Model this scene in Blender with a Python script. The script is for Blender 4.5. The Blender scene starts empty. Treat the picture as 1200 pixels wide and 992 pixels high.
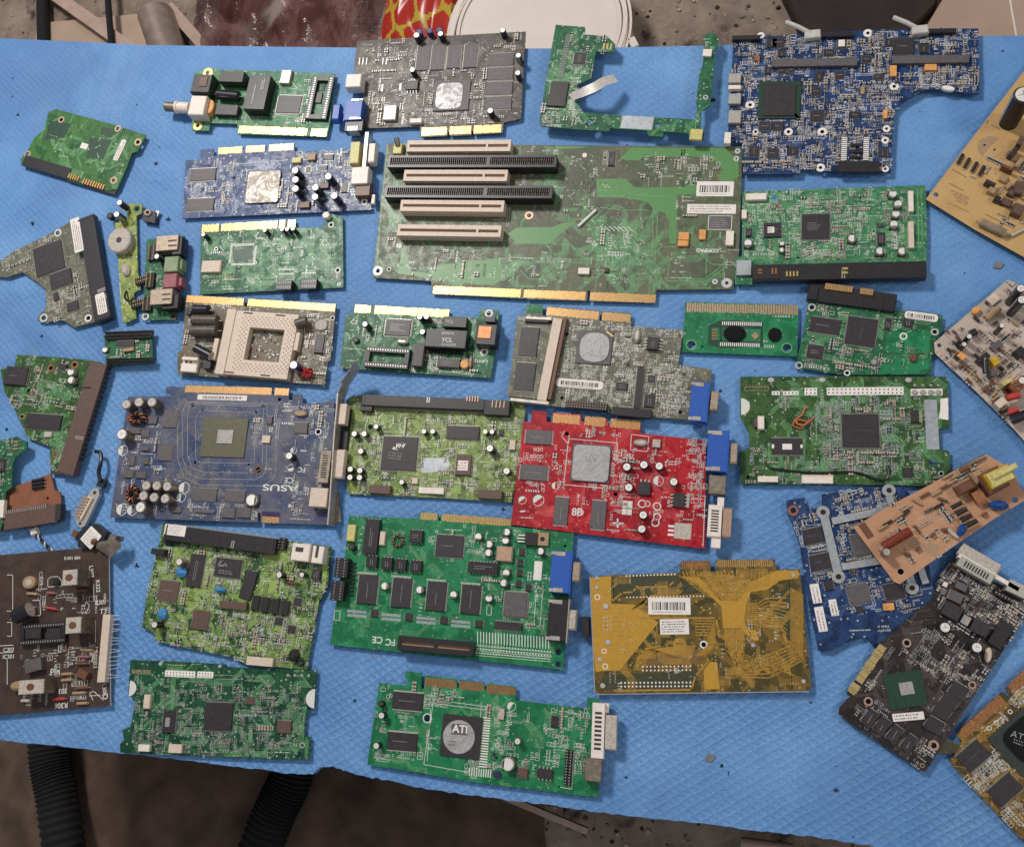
import bpy, math, random
from mathutils import Vector
from mathutils.geometry import tessellate_polygon

# ------------------------------------------------------------------ camera, lamps, world
SC = bpy.context.scene
COL = SC.collection
MM = 0.001
FPX, CAMH = 1150.0, 774.0                     # focal length in photo pixels, height above the foam in mm
VPX, VPY = 238.0, 272.0                       # where straight down falls, right of and below the picture centre
DOWN = Vector((VPX, -VPY, -FPX)).normalized()
ROT = DOWN.rotation_difference(Vector((0, 0, -1))).to_matrix()
_c = ROT @ Vector((0, 0, -1))
CAMX, CAMY = -_c.x / -_c.z * CAMH, -_c.y / -_c.z * CAMH

cam = bpy.data.objects.new('camera', bpy.data.cameras.new('camera'))
COL.objects.link(cam)
cam.data.sensor_width = 36.0
cam.data.lens = FPX / 1200.0 * 36.0
cam.data.clip_start = 0.01
cam.data.clip_end = 50
cam.location = (CAMX * MM, CAMY * MM, CAMH * MM)
cam.rotation_euler = ROT.to_euler()
SC.camera = cam

world = bpy.data.worlds.new('World')
SC.world = world
world.use_nodes = True
world.node_tree.nodes['Background'].inputs[0].default_value = (0.93, 0.95, 1.0, 1)
world.node_tree.nodes['Background'].inputs[1].default_value = 0.25

def lamp(name, loc, aim, size, power, col):
    d = bpy.data.lights.new(name, 'AREA')
    d.shape = 'DISK'; d.size = size; d.energy = power; d.color = col
    o = bpy.data.objects.new(name, d)
    COL.objects.link(o)
    o.location = loc
    o.rotation_euler = (Vector(aim) - Vector(loc)).to_track_quat('-Z', 'Y').to_euler()
    return o
lamp('ceiling_lamp', (-0.7, 0.95, 1.5), (0, -0.1, 0), 0.34, 26, (1.0, 0.96, 0.91))
lamp('side_lamp', (1.5, 0.1, 1.5), (0.2, -0.1, 0), 0.4, 7, (1.0, 0.95, 0.9))
lamp('front_fill', (0.3, -1.3, 1.6), (0, -0.1, 0), 0.8, 3, (0.95, 0.97, 1.0))  # added soft fill from the front, not an actual lamp of the room

SC.view_settings.view_transform = 'Standard'
SC.view_settings.look = 'None'
SC.view_settings.exposure = 0
SC.view_settings.gamma = 1

# ------------------------------------------------------------------ measuring: photo point -> place on a level plane
def G(px, py, z=0.0):
    d = ROT @ Vector(((px - 600) / FPX, -(py - 496) / FPX, -1.0))
    t = (z - CAMH) / d.z
    return (CAMX + d.x * t, CAMY + d.y * t)

# ------------------------------------------------------------------ materials
def lin(v):
    v /= 255.0
    return v / 12.92 if v <= 0.04045 else ((v + 0.055) / 1.055) ** 2.4
def C(rgb, k=1.0):
    return (lin(rgb[0]) * k, lin(rgb[1]) * k, lin(rgb[2]) * k, 1)

class NT:
    def __init__(s, name):
        s.m = bpy.data.materials.new(name); s.m.use_nodes = True
        s.t = s.m.node_tree; s.b = s.t.nodes['Principled BSDF']
    def n(s, typ, **kw):
        nd = s.t.nodes.new(typ)
        for k, v in kw.items():
            if k[0] == '_': setattr(nd, k[1:], v)
            else: nd.inputs[k.replace('0_', '')].default_value = v
        return nd
    def ln(s, a, b): s.t.links.new(a, b)
    def inp(s, sock, v):
        if hasattr(v, 'node'): s.ln(v, sock)
        else: sock.default_value = v
    def math(s, op, a, b=0.0, c=None):
        nd = s.t.nodes.new('ShaderNodeMath'); nd.operation = op
        s.inp(nd.inputs[0], a); s.inp(nd.inputs[1], b)
        if c is not None: s.inp(nd.inputs[2], c)
        return nd.outputs[0]
    def mix(s, f, a, b, mode='MIX'):
        nd = s.t.nodes.new('ShaderNodeMix'); nd.data_type = 'RGBA'; nd.blend_type = mode
        s.inp(nd.inputs[0], f); s.inp(nd.inputs[6], a); s.inp(nd.inputs[7], b)
        return nd.outputs[2]
    def coord(s, scale=1000.0):
        tc = s.t.nodes.new('ShaderNodeTexCoord')
        mp = s.t.nodes.new('ShaderNodeMapping'); mp.inputs['Scale'].default_value = (scale,) * 3
        s.ln(tc.outputs['Object'], mp.inputs[0]); return mp.outputs[0]
    def noise(s, vec, scale, detail=2.0, rough=0.5):
        nd = s.n('ShaderNodeTexNoise'); nd.inputs['Scale'].default_value = scale
        nd.inputs['Detail'].default_value = detail; nd.inputs['Roughness'].default_value = rough
        s.ln(vec, nd.inputs['Vector']); return nd.outputs[0]
    def remap(s, v, a, b, c=0.0, d=1.0):
        nd = s.t.nodes.new('ShaderNodeMapRange'); nd.clamp = True
        s.inp(nd.inputs[0], v)
        for i, q in enumerate((a, b, c, d)): nd.inputs[i + 1].default_value = q
        return nd.outputs[0]
    def bump(s, h, strength, dist):
        nd = s.t.nodes.new('ShaderNodeBump'); nd.inputs['Strength'].default_value = strength
        nd.inputs['Distance'].default_value = dist
        s.inp(nd.inputs['Height'], h); s.ln(nd.outputs[0], s.b.inputs['Normal'])

MAT = {}
def mat(name, rgb, rough=0.5, metal=0.0, var=0.25, scale=0.35, k=1.0, bump=0.0, spec=0.5):
    t = NT(name)
    v = t.coord()
    f = t.remap(t.noise(v, scale, 3), 0.3, 0.7)
    hi = C(rgb, k * (1 + var * 0.5)); lo = C(rgb, k * (1 - var))
    t.ln(t.mix(f, lo, hi), t.b.inputs['Base Color'])
    t.b.inputs['Roughness'].default_value = rough
    t.b.inputs['Metallic'].default_value = metal
    t.b.inputs['Specular IOR Level'].default_value = spec
    if bump: t.bump(t.noise(v, scale * 4, 2), bump, 0.0003)
    MAT[name] = t.m
    return t.m

mat('chip_black', (52, 46, 49), 0.42, var=0.25)
mat('chip_grey', (92, 86, 88), 0.5, var=0.2)
mat('plastic_black', (40, 37, 40), 0.38, var=0.3)
mat('plastic_brown', (96, 72, 64), 0.5, var=0.2)
mat('plastic_beige', (212, 192, 174), 0.5, var=0.12)
mat('plastic_white', (232, 220, 208), 0.45, var=0.12)
mat('plastic_blue', (38, 88, 176), 0.4, var=0.15)
mat('plastic_green', (132, 148, 112), 0.5)
mat('plastic_pink', (150, 84, 92), 0.5)
mat('plastic_yellow', (202, 190, 120), 0.45, var=0.2)
mat('film_yellow', (196, 160, 40), 0.3, var=0.35, scale=0.2)
mat('solder', (196, 194, 190), 0.5, 0.55, 0.3, 1.2)
mat('lead_metal', (190, 186, 178), 0.4, 0.6, 0.2, 1.0)
mat('steel', (190, 182, 172), 0.38, 0.5, 0.25, 0.2)
mat('dull_steel', (150, 138, 124), 0.42, 0.7, 0.35, 0.25)
mat('can_top', (238, 234, 228), 0.45, 0.35, 0.12, 0.5)
mat('gold', (222, 176, 118), 0.32, 0.7, 0.2, 0.5)
mat('pale_gold', (212, 186, 124), 0.34, 0.6, 0.2, 0.5)
mat('copper', (176, 116, 80), 0.4, 0.6, 0.3, 0.5)
mat('red_copper', (190, 156, 132), 0.4, 0.45, 0.2, 0.5)
mat('ceramic_tan', (168, 138, 106), 0.5, 0, 0.3, 1.0)
mat('ceramic_brown', (110, 72, 50), 0.45, 0, 0.3, 1.0)
mat('orange_part', (222, 158, 90), 0.45)
mat('resistor_black', (38, 36, 40), 0.4)
mat('white_ink', (214, 214, 206), 0.6, 0, 0.15, 0.8)
mat('grey_ink', (150, 146, 146), 0.6, 0, 0.2, 0.8)
mat('dark_ink', (52, 48, 50), 0.6)
mat('brown_ink', (92, 60, 40), 0.6)
mat('paper', (232, 224, 218), 0.6, 0, 0.08, 0.3)
mat('sleeve_black', (34, 32, 40), 0.3)
mat('sleeve_purple', (60, 44, 92), 0.3)
mat('sleeve_brown', (92, 82, 74), 0.4, 0, 0.35)
mat('stripe', (150, 150, 150), 0.4)
mat('blue_disc', (70, 140, 200), 0.3)
mat('deep_blue_disc', (28, 72, 140), 0.28)
mat('red_part', (184, 62, 56), 0.35)
mat('red_brown', (122, 50, 34), 0.28)
mat('heat_paste', (196, 188, 180), 0.5, 0.1, 0.35, 0.45, bump=0.6)
mat('shell_tan', (176, 156, 136), 0.4, 0.3, 0.25)
mat('grey_can', (196, 188, 182), 0.45, 0.3, 0.25, 0.3)
def smear(name, a, b, c):
    t = NT(name); v = t.coord(); n1 = t.n('ShaderNodeTexNoise'); n1.inputs['Scale'].default_value = 0.09; n1.inputs['Detail'].default_value = 3; n1.inputs['Distortion'].default_value = 2.5
    t.ln(v, n1.inputs['Vector']); f = t.remap(n1.outputs[0], 0.4, 0.6); g = t.remap(t.noise(v, 0.5, 3), 0.56, 0.7)
    t.ln(t.mix(t.math('MULTIPLY', g, 0.5), t.mix(f, C(a), C(b)), C(c)), t.b.inputs['Base Color']); t.b.inputs['Metallic'].default_value = 0.15
    t.ln(t.remap(n1.outputs[0], 0.4, 0.6, 0.25, 0.55), t.b.inputs['Roughness']); t.bump(n1.outputs[0], 0.5, 0.0004); MAT[name] = t.m
smear('grey_paste', (182, 180, 180), (158, 154, 155), (104, 100, 102))
mat('beige_paste', (186, 176, 164), 0.6, 0, 0.25, 0.5, bump=0.6)
smear('dirty_paste', (176, 168, 158), (164, 155, 144), (112, 100, 92))
mat('die', (205, 200, 195), 0.25, 0.6, 0.2)
mat('bga_green', (30, 62, 46), 0.4, 0, 0.2)
mat('bga_olive', (92, 90, 68), 0.42, 0, 0.2)
mat('bga_dark', (48, 56, 52), 0.4)
mat('foil_tape', (178, 182, 186), 0.4, 0.5, 0.2, 0.3)
mat('flex_grey', (196, 192, 186), 0.45, 0.1, 0.15)
mat('wire_red', (196, 96, 62), 0.4)
mat('wire_black', (24, 28, 30), 0.4)
mat('wire_white', (214, 206, 204), 0.45)
mat('glass_dusty', (160, 140, 118), 0.2, 0.2, 0.3)
mat('epoxy_blob', (16, 14, 15), 0.15, 0, 0.1)
mat('hole_dark', (20, 18, 18), 0.7)

def pcb(name, base, trace, gap, mixv=0.5, rough=0.38, f=0.75, dust=None, dustamt=0.0, via=(200, 200, 180), viaamt=0.6, spec=0.5, region=0.09, mottle=0.45):
    """solder-masked laminate: copper runs in patches of different direction, via dots, handling dust"""
    t = NT(name); v = t.coord()
    sx = t.t.nodes.new('ShaderNodeSeparateXYZ'); t.ln(v, sx.inputs[0])
    x, y = sx.outputs[0], sx.outputs[1]
    vo = t.n('ShaderNodeTexVoronoi', _distance='CHEBYCHEV'); vo.inputs['Scale'].default_value = region
    t.ln(v, vo.inputs['Vector'])
    sc = t.t.nodes.new('ShaderNodeSeparateColor'); t.ln(vo.outputs['Color'], sc.inputs[0])
    r, g, b = sc.outputs
    def lines(u, ph): return t.math('GREATER_THAN', t.math('FRACT', t.math('MULTIPLY', u, ph)), 0.52)
    lx, ly = lines(x, f), lines(y, f * 1.1)
    ld = lines(t.math('ADD', x, y), f * 0.75)
    s1 = t.math('GREATER_THAN', r, 0.4); s2 = t.math('GREATER_THAN', r, 0.78)
    pat = t.math('ADD', t.math('MULTIPLY', lx, t.math('SUBTRACT', 1.0, s1)), t.math('MULTIPLY', ly, t.math('SUBTRACT', s1, s2)))
    pat = t.math('ADD', pat, t.math('MULTIPLY', ld, s2))
    solid = t.math('GREATER_THAN', g, 0.62)
    pat = t.math('MAXIMUM', pat, solid)
    have = t.math('GREATER_THAN', t.noise(v, 0.12, 2), 0.47)
    pat = t.math('MULTIPLY', pat, have)
    c1 = t.mix(t.math('MULTIPLY', t.math('GREATER_THAN', b, 0.5), 0.5), C(base, 0.84), C(gap, 0.84))
    mo = t.math('MULTIPLY', t.remap(t.noise(v, 0.38, 3, 0.65), 0.53, 0.58), mottle)
    c2 = t.mix(mo, t.mix(t.math('MULTIPLY', pat, mixv), c1, C(trace, 0.84)), C(gap, 0.55))
    v2 = t.n('ShaderNodeTexVoronoi'); v2.inputs['Scale'].default_value = 0.2; v2.inputs['Randomness'].default_value = 0.85
    t.ln(v, v2.inputs['Vector'])
    dot = t.math('MULTIPLY', t.math('LESS_THAN', v2.outputs['Distance'], 0.16), viaamt)
    c3 = t.mix(dot, c2, C(via))
    if dust:
        dn = t.remap(t.noise(v, 0.035, 4, 0.6), 0.35, 0.65, 0.0, dustamt)
        c3 = t.mix(dn, c3, C(dust))
    t.ln(c3, t.b.inputs['Base Color'])
    t.ln(t.remap(t.noise(v, 0.2, 3), 0.3, 0.7, rough - 0.08, rough + 0.14), t.b.inputs['Roughness'])
    t.b.inputs['Specular IOR Level'].default_value = spec * 0.6
    t.bump(pat, 0.25, 0.0001)
    MAT[name] = t.m
pcb('pcb_green', (44, 106, 72), (68, 134, 92), (28, 78, 54))
pcb('pcb_bright_green', (30, 122, 78), (54, 150, 98), (22, 100, 64), 0.6, viaamt=0.25, region=0.05, mottle=0.15)
pcb('pcb_mint', (66, 132, 92), (116, 172, 124), (48, 108, 76))
pcb('pcb_hdd_green', (58, 112, 56), (88, 142, 72), (34, 84, 52), 0.5, viaamt=0.2, region=0.05, mottle=0.2, f=0.5)
pcb('pcb_dark_green', (24, 78, 54), (60, 118, 80), (18, 58, 42))
pcb('pcb_olive_green', (56, 92, 46), (92, 128, 70), (36, 70, 46))
pcb('pcb_riser', (84, 104, 76), (112, 134, 94), (62, 84, 66), 0.5, viaamt=0.25, region=0.04, dust=(112, 102, 88), dustamt=0.7, mottle=0.2)
pcb('pcb_lime', (74, 108, 62), (132, 168, 84), (34, 68, 46), 0.6, via=(225, 215, 185), mottle=0.9)
pcb('pcb_pale_lime', (112, 130, 76), (156, 170, 94), (54, 84, 60), 0.6, via=(225, 215, 185), mottle=0.6)
pcb('pcb_yellow_lime', (150, 160, 74), (188, 196, 96), (84, 124, 76), 0.6, via=(235, 225, 190))
pcb('pcb_blue', (40, 72, 134), (84, 112, 164), (22, 42, 92), 0.5, via=(200, 205, 215))
pcb('pcb_navy', (30, 58, 106), (56, 88, 138), (20, 38, 74), 0.5)
pcb('pcb_slate', (50, 70, 112), (82, 98, 130), (36, 54, 96), 0.4, dust=(122, 116, 118), dustamt=0.6, mottle=0.15, viaamt=0.25, region=0.04)
pcb('pcb_ice', (58, 84, 126), (120, 130, 168), (44, 62, 120), 0.5, via=(225, 228, 235), viaamt=0.8)
pcb('pcb_red', (178, 22, 36), (206, 48, 58), (132, 16, 36), 0.5, via=(230, 190, 180), viaamt=0.3, region=0.05, mottle=0.15)
pcb('pcb_graphite', (80, 73, 72), (108, 100, 94), (56, 51, 53), 0.5, dust=(128, 118, 108), dustamt=0.4, via=(190, 180, 165))
pcb('pcb_black', (50, 42, 42), (72, 62, 60), (36, 30, 32), 0.5, via=(140, 124, 116), viaamt=0.3)
pcb('pcb_umber', (76, 60, 54), (92, 74, 64), (60, 50, 48), 0.3, viaamt=0.0, mottle=0.1)
pcb('pcb_slocket', (104, 98, 78), (140, 134, 108), (80, 82, 66), 0.5, dust=(130, 112, 96), dustamt=0.5)
pcb('pcb_khaki', (108, 108, 92), (150, 146, 122), (84, 90, 76), 0.55, dust=(120, 116, 104), dustamt=0.4)
pcb('pcb_gold', (92, 80, 42), (150, 116, 50), (62, 60, 36), 0.65, via=(214, 190, 120), viaamt=0.5, mottle=0.1)
pcb('pcb_amber', (92, 74, 44), (140, 104, 56), (66, 60, 40), 0.6, via=(190, 160, 110))
pcb('paper_tan', (208, 170, 112), (200, 158, 100), (214, 178, 122), 0.2, 0.6, viaamt=0.0, dust=(176, 136, 92), dustamt=0.5, mottle=0.1)
pcb('paper_pink', (202, 184, 170), (178, 158, 144), (212, 194, 180), 0.3, 0.6, viaamt=0.35, via=(130, 100, 84), mottle=0.1)
pcb('paper_orange', (202, 156, 122), (184, 136, 104), (208, 164, 130), 0.25, 0.55, viaamt=0.2, via=(140, 90, 60), dust=(180, 124, 92), dustamt=0.4, mottle=0.1)
pcb('paper_brown', (148, 94, 70), (130, 80, 60), (158, 104, 78), 0.3, 0.5, viaamt=0.0, mottle=0.1)
mat('pour_green', (88, 138, 80), 0.4, var=0.06)
mat('pour_gold', (184, 140, 50), 0.38, var=0.1)
mat('pour_deep_gold', (122, 92, 50), 0.4, var=0.1)
mat('trace_green', (104, 158, 108), 0.4)
mat('trace_lime', (146, 170, 90), 0.4)
mat('trace_gold', (172, 132, 56), 0.4)
mat('trace_ice', (150, 158, 190), 0.4)
mat('trace_navy', (70, 96, 150), 0.4)
mat('trace_red', (214, 84, 84), 0.4)
mat('trace_grey', (124, 117, 108), 0.4)
mat('trace_dark', (88, 78, 74), 0.4)
mat('mask_dark_green', (26, 66, 48), 0.4)
mat('mask_dark_olive', (64, 66, 40), 0.4)

# ------------------------------------------------------------------ mesh building (all in millimetres, local to the thing)
class MB:
    def __init__(s): s.v = []; s.f = []; s.m = []; s.mats = []
    def mi(s, name):
        if name not in s.mats: s.mats.append(name)
        return s.mats.index(name)
    def ring(s, pts, z):
        i = len(s.v); s.v += [(p[0], p[1], z) for p in pts]; return list(range(i, i + len(pts)))
    def face(s, idx, mi): s.f.append(idx); s.m.append(mi)
    def prism(s, pts, z0, z1, mat, top=None, bev=0.0, side=None):
        a = sum(pts[i][0] * pts[(i + 1) % len(pts)][1] - pts[(i + 1) % len(pts)][0] * pts[i][1] for i in range(len(pts)))
        if a < 0: pts = pts[::-1]
        n = len(pts); mi = s.mi(mat); mt = s.mi(top or mat)
        r0 = s.ring(pts, z0); zt = z1 - bev if bev else z1
        r1 = s.ring(pts, zt)
        for i in range(n):
            j = (i + 1) % n; s.face([r0[i], r0[j], r1[j], r1[i]], mi)
        if bev:
            cx = sum(p[0] for p in pts) / n; cy = sum(p[1] for p in pts) / n
            q = []
            for p in pts:
                d = math.hypot(p[0] - cx, p[1] - cy) or 1
                k = max(0.3, 1 - bev * 1.2 / d); q.append((cx + (p[0] - cx) * k, cy + (p[1] - cy) * k))
            r2 = s.ring(q, z1)
            for i in range(n):
                j = (i + 1) % n; s.face([r1[i], r1[j], r2[j], r2[i]], mi)
            r1 = r2
        s.face(r1, mt); s.face(r0[::-1], mi)
    def rect(s, cx, cy, w, h, a=0.0):
        c, n = math.cos(a), math.sin(a)
        return [(cx + c * x - n * y, cy + n * x + c * y) for x, y in ((-w / 2, -h / 2), (w / 2, -h / 2), (w / 2, h / 2), (-w / 2, h / 2))]
    def box(s, cx, cy, w, h, z0, z1, mat, a=0.0, top=None, bev=0.0):
        s.prism(s.rect(cx, cy, w, h, a), z0, z1, mat, top, bev)
    def lid(s, pts, z, mat):
        a = sum(pts[i][0] * pts[(i + 1) % len(pts)][1] - pts[(i + 1) % len(pts)][0] * pts[i][1] for i in range(len(pts)))
        if a < 0: pts = pts[::-1]
        s.face(s.ring(pts, z), s.mi(mat))
    def flat(s, cx, cy, w, h, z, mat, a=0.0): s.lid(s.rect(cx, cy, w, h, a), z, mat)
    def circ(s, cx, cy, r, n=18, ry=None, a=0.0):
        ry = ry or r; c, q = math.cos(a), math.sin(a)
        return [(cx + c * r * math.cos(t) - q * ry * math.sin(t), cy + q * r * math.cos(t) + c * ry * math.sin(t)) for t in (2 * math.pi * i / n for i in range(n))]
    def cyl(s, cx, cy, r, z0, z1, mat, top=None, n=18, bev=0.0): s.prism(s.circ(cx, cy, r, n), z0, z1, mat, top, bev)
    def washer(s, cx, cy, r0, r1, z, mat, n=20, t=0.12):
        a, b = s.ring(s.circ(cx, cy, r1, n), z + t), s.ring(s.circ(cx, cy, r0, n), z + t)
        c = s.ring(s.circ(cx, cy, r1, n), z)
        mi = s.mi(mat)
        for i in range(n):
            j = (i + 1) % n
            s.face([a[i], a[j], b[j], b[i]], mi); s.face([c[i], c[j], a[j], a[i]], mi)
    def tube(s, p0, p1, r, mat, n=10, r1=None, capmat=None):
        p0, p1 = Vector(p0), Vector(p1); d = (p1 - p0).normalized()
        u = d.orthogonal().normalized(); w = d.cross(u); r1 = r if r1 is None else r1
        i0 = len(s.v); mi = s.mi(mat); mc = s.mi(capmat or mat)
        for p, q in ((p0, r), (p1, r1)):
            for i in range(n):
                t = 2 * math.pi * i / n; s.v.append(tuple(p + (u * math.cos(t) + w * math.sin(t)) * q))
        for i in range(n):
            j = (i + 1) % n; s.face([i0 + i, i0 + j, i0 + n + j, i0 + n + i], mi)
        s.face([i0 + n + i for i in range(n)], mc); s.face([i0 + i for i in range(n)][::-1], mc)
    def path(s, pts, r, mat, n=8):
        pts = [Vector(p) for p in pts]; i0 = len(s.v); mi = s.mi(mat); up = Vector((0.13, 0.21, 1)).normalized()
        for k, p in enumerate(pts):
            d = (pts[min(k + 1, len(pts) - 1)] - pts[max(k - 1, 0)]).normalized()
            u = d.cross(up).normalized(); w = d.cross(u)
            for i in range(n):
                t = 2 * math.pi * i / n; s.v.append(tuple(p + (u * math.cos(t) + w * math.sin(t)) * r))
        for k in range(len(pts) - 1):
            for i in range(n):
                j = (i + 1) % n; a = i0 + k * n; b = a + n
                s.face([a + i, b + i, b + j, a + j], mi)
        s.face(list(range(i0, i0 + n)), mi); s.face(list(range(len(s.v) - n, len(s.v)))[::-1], mi)
    def strip(s, p0, p1, w, z, mat):
        dx, dy = p1[0] - p0[0], p1[1] - p0[1]; L = math.hypot(dx, dy) or 1
        nx, ny = -dy / L * w / 2, dx / L * w / 2; ex, ey = dx / L * w / 2 * 0.8, dy / L * w / 2 * 0.8
        s.lid([(p0[0] + nx - ex, p0[1] + ny - ey), (p0[0] - nx - ex, p0[1] - ny - ey), (p1[0] - nx + ex, p1[1] - ny + ey), (p1[0] + nx + ex, p1[1] + ny + ey)], z, mat)
    def slab(s, outer, holes, z0, z1, mat, side):
        loops = [outer] + holes
        vecs = [[Vector((p[0], p[1], 0)) for p in L] for L in loops]
        tris = tessellate_polygon(vecs)
        flat = [p for L in loops for p in L]
        a = s.ring(flat, z1); b = s.ring(flat, z0); mi = s.mi(mat); ms = s.mi(side)
        for t in tris:
            p = [flat[i] for i in t]
            ar = (p[1][0] - p[0][0]) * (p[2][1] - p[0][1]) - (p[2][0] - p[0][0]) * (p[1][1] - p[0][1])
            t = list(t) if ar > 0 else list(t)[::-1]
            s.face([a[i] for i in t], mi); s.face([b[i] for i in t][::-1], mi)
        k = 0
        for L in loops:
            n = len(L)
            for i in range(n):
                j = (i + 1) % n; s.face([b[k + i], b[k + j], a[k + j], a[k + i]], ms)
            k += n
    def build(s, name, parent=None, smooth=True):
        me = bpy.data.meshes.new(name)
        me.from_pydata([(x * MM, y * MM, z * MM) for x, y, z in s.v], [], s.f)
        for m in s.mats: me.materials.append(MAT[m])
        me.polygons.foreach_set('material_index', s.m)
        if smooth:
            me.polygons.foreach_set('use_smooth', [True] * len(s.f)); me.set_sharp_from_angle(angle=math.radians(32))
        me.update()
        o = bpy.data.objects.new(name, me); COL.objects.link(o)
        if parent: o.parent = parent
        return o

def inside(p, poly):
    x, y = p; c = False; n = len(poly)
    for i in range(n):
        x0, y0 = poly[i]; x1, y1 = poly[i - 1]
        if (y0 > y) != (y1 > y) and x < (x1 - x0) * (y - y0) / (y1 - y0) + x0: c = not c
    return c

def props(o, label=None, cat=None, group=None, kind=None):
    for k, v in (('label', label), ('category', cat), ('group', group), ('kind', kind)):
        if v: o[k] = v
    return o

# ------------------------------------------------------------------ a circuit board and what can sit on it
GROUPS = {'hard_drive_board': 'bare hard drive boards laid out on the foam', 'network_card': 'network cards laid out on the foam', 'graphics_card': 'graphics cards laid out on the foam',
    'optical_drive_board': 'optical drive boards laid out on the foam', 'power_supply_board': 'power boards along the right edge'}
class Board:
    """all x, y, w, h are in the units of the measuring frame (x0, y0, k): photo pixel = x0 + x / k"""
    cur = None
    def finish(s): s.bm.build(s.sub, s.e, smooth=False); Board.cur = None      # laminate with its printed and etched pattern
    def __init__(s, name, label, cat, frame, ang, outline, mat, z=2.0, th=1.6, holes=(), group=None, side=None, sub='circuit_board'):
        s.fr = frame; s.ang = math.radians(ang); s.z = z; s.th = th; s.T = z + th
        s.rng = random.Random(name + label)
        pts = [s.W(x, y) for x, y in outline]
        s.ox = sum(p[0] for p in pts) / len(pts); s.oy = sum(p[1] for p in pts) / len(pts)
        cx = sum(p[0] for p in outline) / len(outline); cy = sum(p[1] for p in outline) / len(outline)
        s.wa = s.wang(cx, cy, s.ang)
        e = bpy.data.objects.new(name, None); COL.objects.link(e); e.empty_display_size = 0.01
        e.location = (s.ox * MM, s.oy * MM, z * MM); e.rotation_euler = (0, 0, s.wa)
        props(e, label, cat, group or GROUPS.get(name)); s.e = e
        s.poly = [s.L(x, y) for x, y in outline]
        s.fp = []; s.hl = []
        hs = []
        for h in holes:
            c = s.L(h[0], h[1]); r = s.mm(h[0], h[1], h[2])
            hs.append([(c[0] + r * math.cos(t), c[1] + r * math.sin(t)) for t in (2 * math.pi * i / 14 for i in range(14))])
            s.fp.append((c[0], c[1], r * 3.6, r * 3.6)); s.hl.append((c[0], c[1], r))
        if Board.cur: Board.cur.finish()
        Board.cur = s; s.bm = MB(); s.bm.slab(s.poly, hs, 0, th, mat, side or mat); s.sub = sub
        for h, q in zip(holes, s.hl):
            if len(h) > 3: rings = MB(); rings.washer(q[0], q[1], q[2], q[2] * h[4] if len(h) > 4 else q[2] * 1.8, th, h[3], t=0.08); rings.build('mounting_ring', e)
    def W(s, x, y, z=0.0):
        f = s.fr; return G(f[0] + x / f[2], f[1] + y / f[2], s.T + z)
    def L(s, x, y, z=0.0):
        X, Y = s.W(x, y, z); X -= s.ox; Y -= s.oy; c, n = math.cos(s.wa), math.sin(s.wa)
        return (c * X + n * Y, -n * X + c * Y)
    def wang(s, x, y, a):
        p, q = s.W(x - 20 * math.cos(a), y - 20 * math.sin(a)), s.W(x + 20 * math.cos(a), y + 20 * math.sin(a))
        return math.atan2(q[1] - p[1], q[0] - p[0])
    def mm(s, x, y, d, a=0.0, z=0.0):
        p, q = s.W(x - d / 2 * math.cos(a), y - d / 2 * math.sin(a), z), s.W(x + d / 2 * math.cos(a), y + d / 2 * math.sin(a), z)
        return math.hypot(q[0] - p[0], q[1] - p[1])
    def fit(s, x, y, w, h, ang=None, z=0.0):
        a = s.ang if ang is None else math.radians(ang)
        c = s.L(x, y, z)
        return c[0], c[1], s.mm(x, y, w, a, z), s.mm(x, y, h, a + math.pi / 2, z), (0.0 if ang is None else s.wang(x, y, a) - s.wa)
    def foot(s, x, y, w, h, a=0.0):
        c, n = abs(math.cos(a)), abs(math.sin(a)); s.fp.append((x, y, w * c + h * n, w * n + h * c))
    def clear(s, x, y, m=0.4):
        if not inside((x, y), s.poly): return False
        for fx, fy, fw, fh in s.fp:
            if abs(x - fx) < fw / 2 + m and abs(y - fy) < fh / 2 + m: return False
        return True
    # -- plain block part
    def block(s, name, x, y, w, h, ht, mat, ang=None, top=None, bev=0.25, z0=0.0, lab=None, par=None, foot=True):
        cx, cy, W, H, a = s.fit(x, y, w, h, ang, z0 + ht)
        mb = MB(); mb.box(cx, cy, W, H, s.th + z0, s.th + z0 + ht, mat, a, top, bev)
        if foot: s.foot(cx, cy, W, H, a)
        o = mb.build(name, par or s.e)
        if lab: o['label'] = lab
        return o
    # -- packaged chip with leads
    def chip(s, x, y, w, h, pins='', ht=1.2, ang=None, mat='chip_black', mark=2, pitch=0.9, reach=1.0, name='chip', inkm='grey_ink', z0=0.15, dot=True, lm='lead_metal'):
        cx, cy, W, H, a = s.fit(x, y, w, h, ang, ht)
        T = s.th; mb = MB(); mb.box(cx, cy, W, H, T + z0, T + z0 + ht, mat, a, None, min(0.25, ht * 0.3))
        c, n = math.cos(a), math.sin(a)
        def P(u, v): return (cx + c * u - n * v, cy + n * u + c * v)
        if mark and W > 4 and H > 3:
            lo = W >= H; LL, SS = (W, H) if lo else (H, W)
            rows = min(mark, int(SS / 1.6)); 
            for r in range(rows):
                v = (r - (rows - 1) / 2) * min(1.8, SS / (rows + 1)); u = -LL * 0.3
                end = LL * s.rng.uniform(0.05, 0.32)
                while u < end:
                    q = s.rng.uniform(0.4, 1.0)
                    p = P(u + q / 2, v) if lo else P(v, u + q / 2)
                    mb.flat(p[0], p[1], q * 0.8 if lo else 0.5, 0.5 if lo else q * 0.8, T + z0 + ht + 0.012, inkm, a); u += q + 0.25
        if dot and W > 5 and H > 5:
            p = P(-W / 2 + 1.3, -H / 2 + 1.3); mb.lid(mb.circ(p[0], p[1], 0.4, 8), T + z0 + ht + 0.012, 'hole_dark')
        o = mb.build(name, s.e); ex = 0
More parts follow.
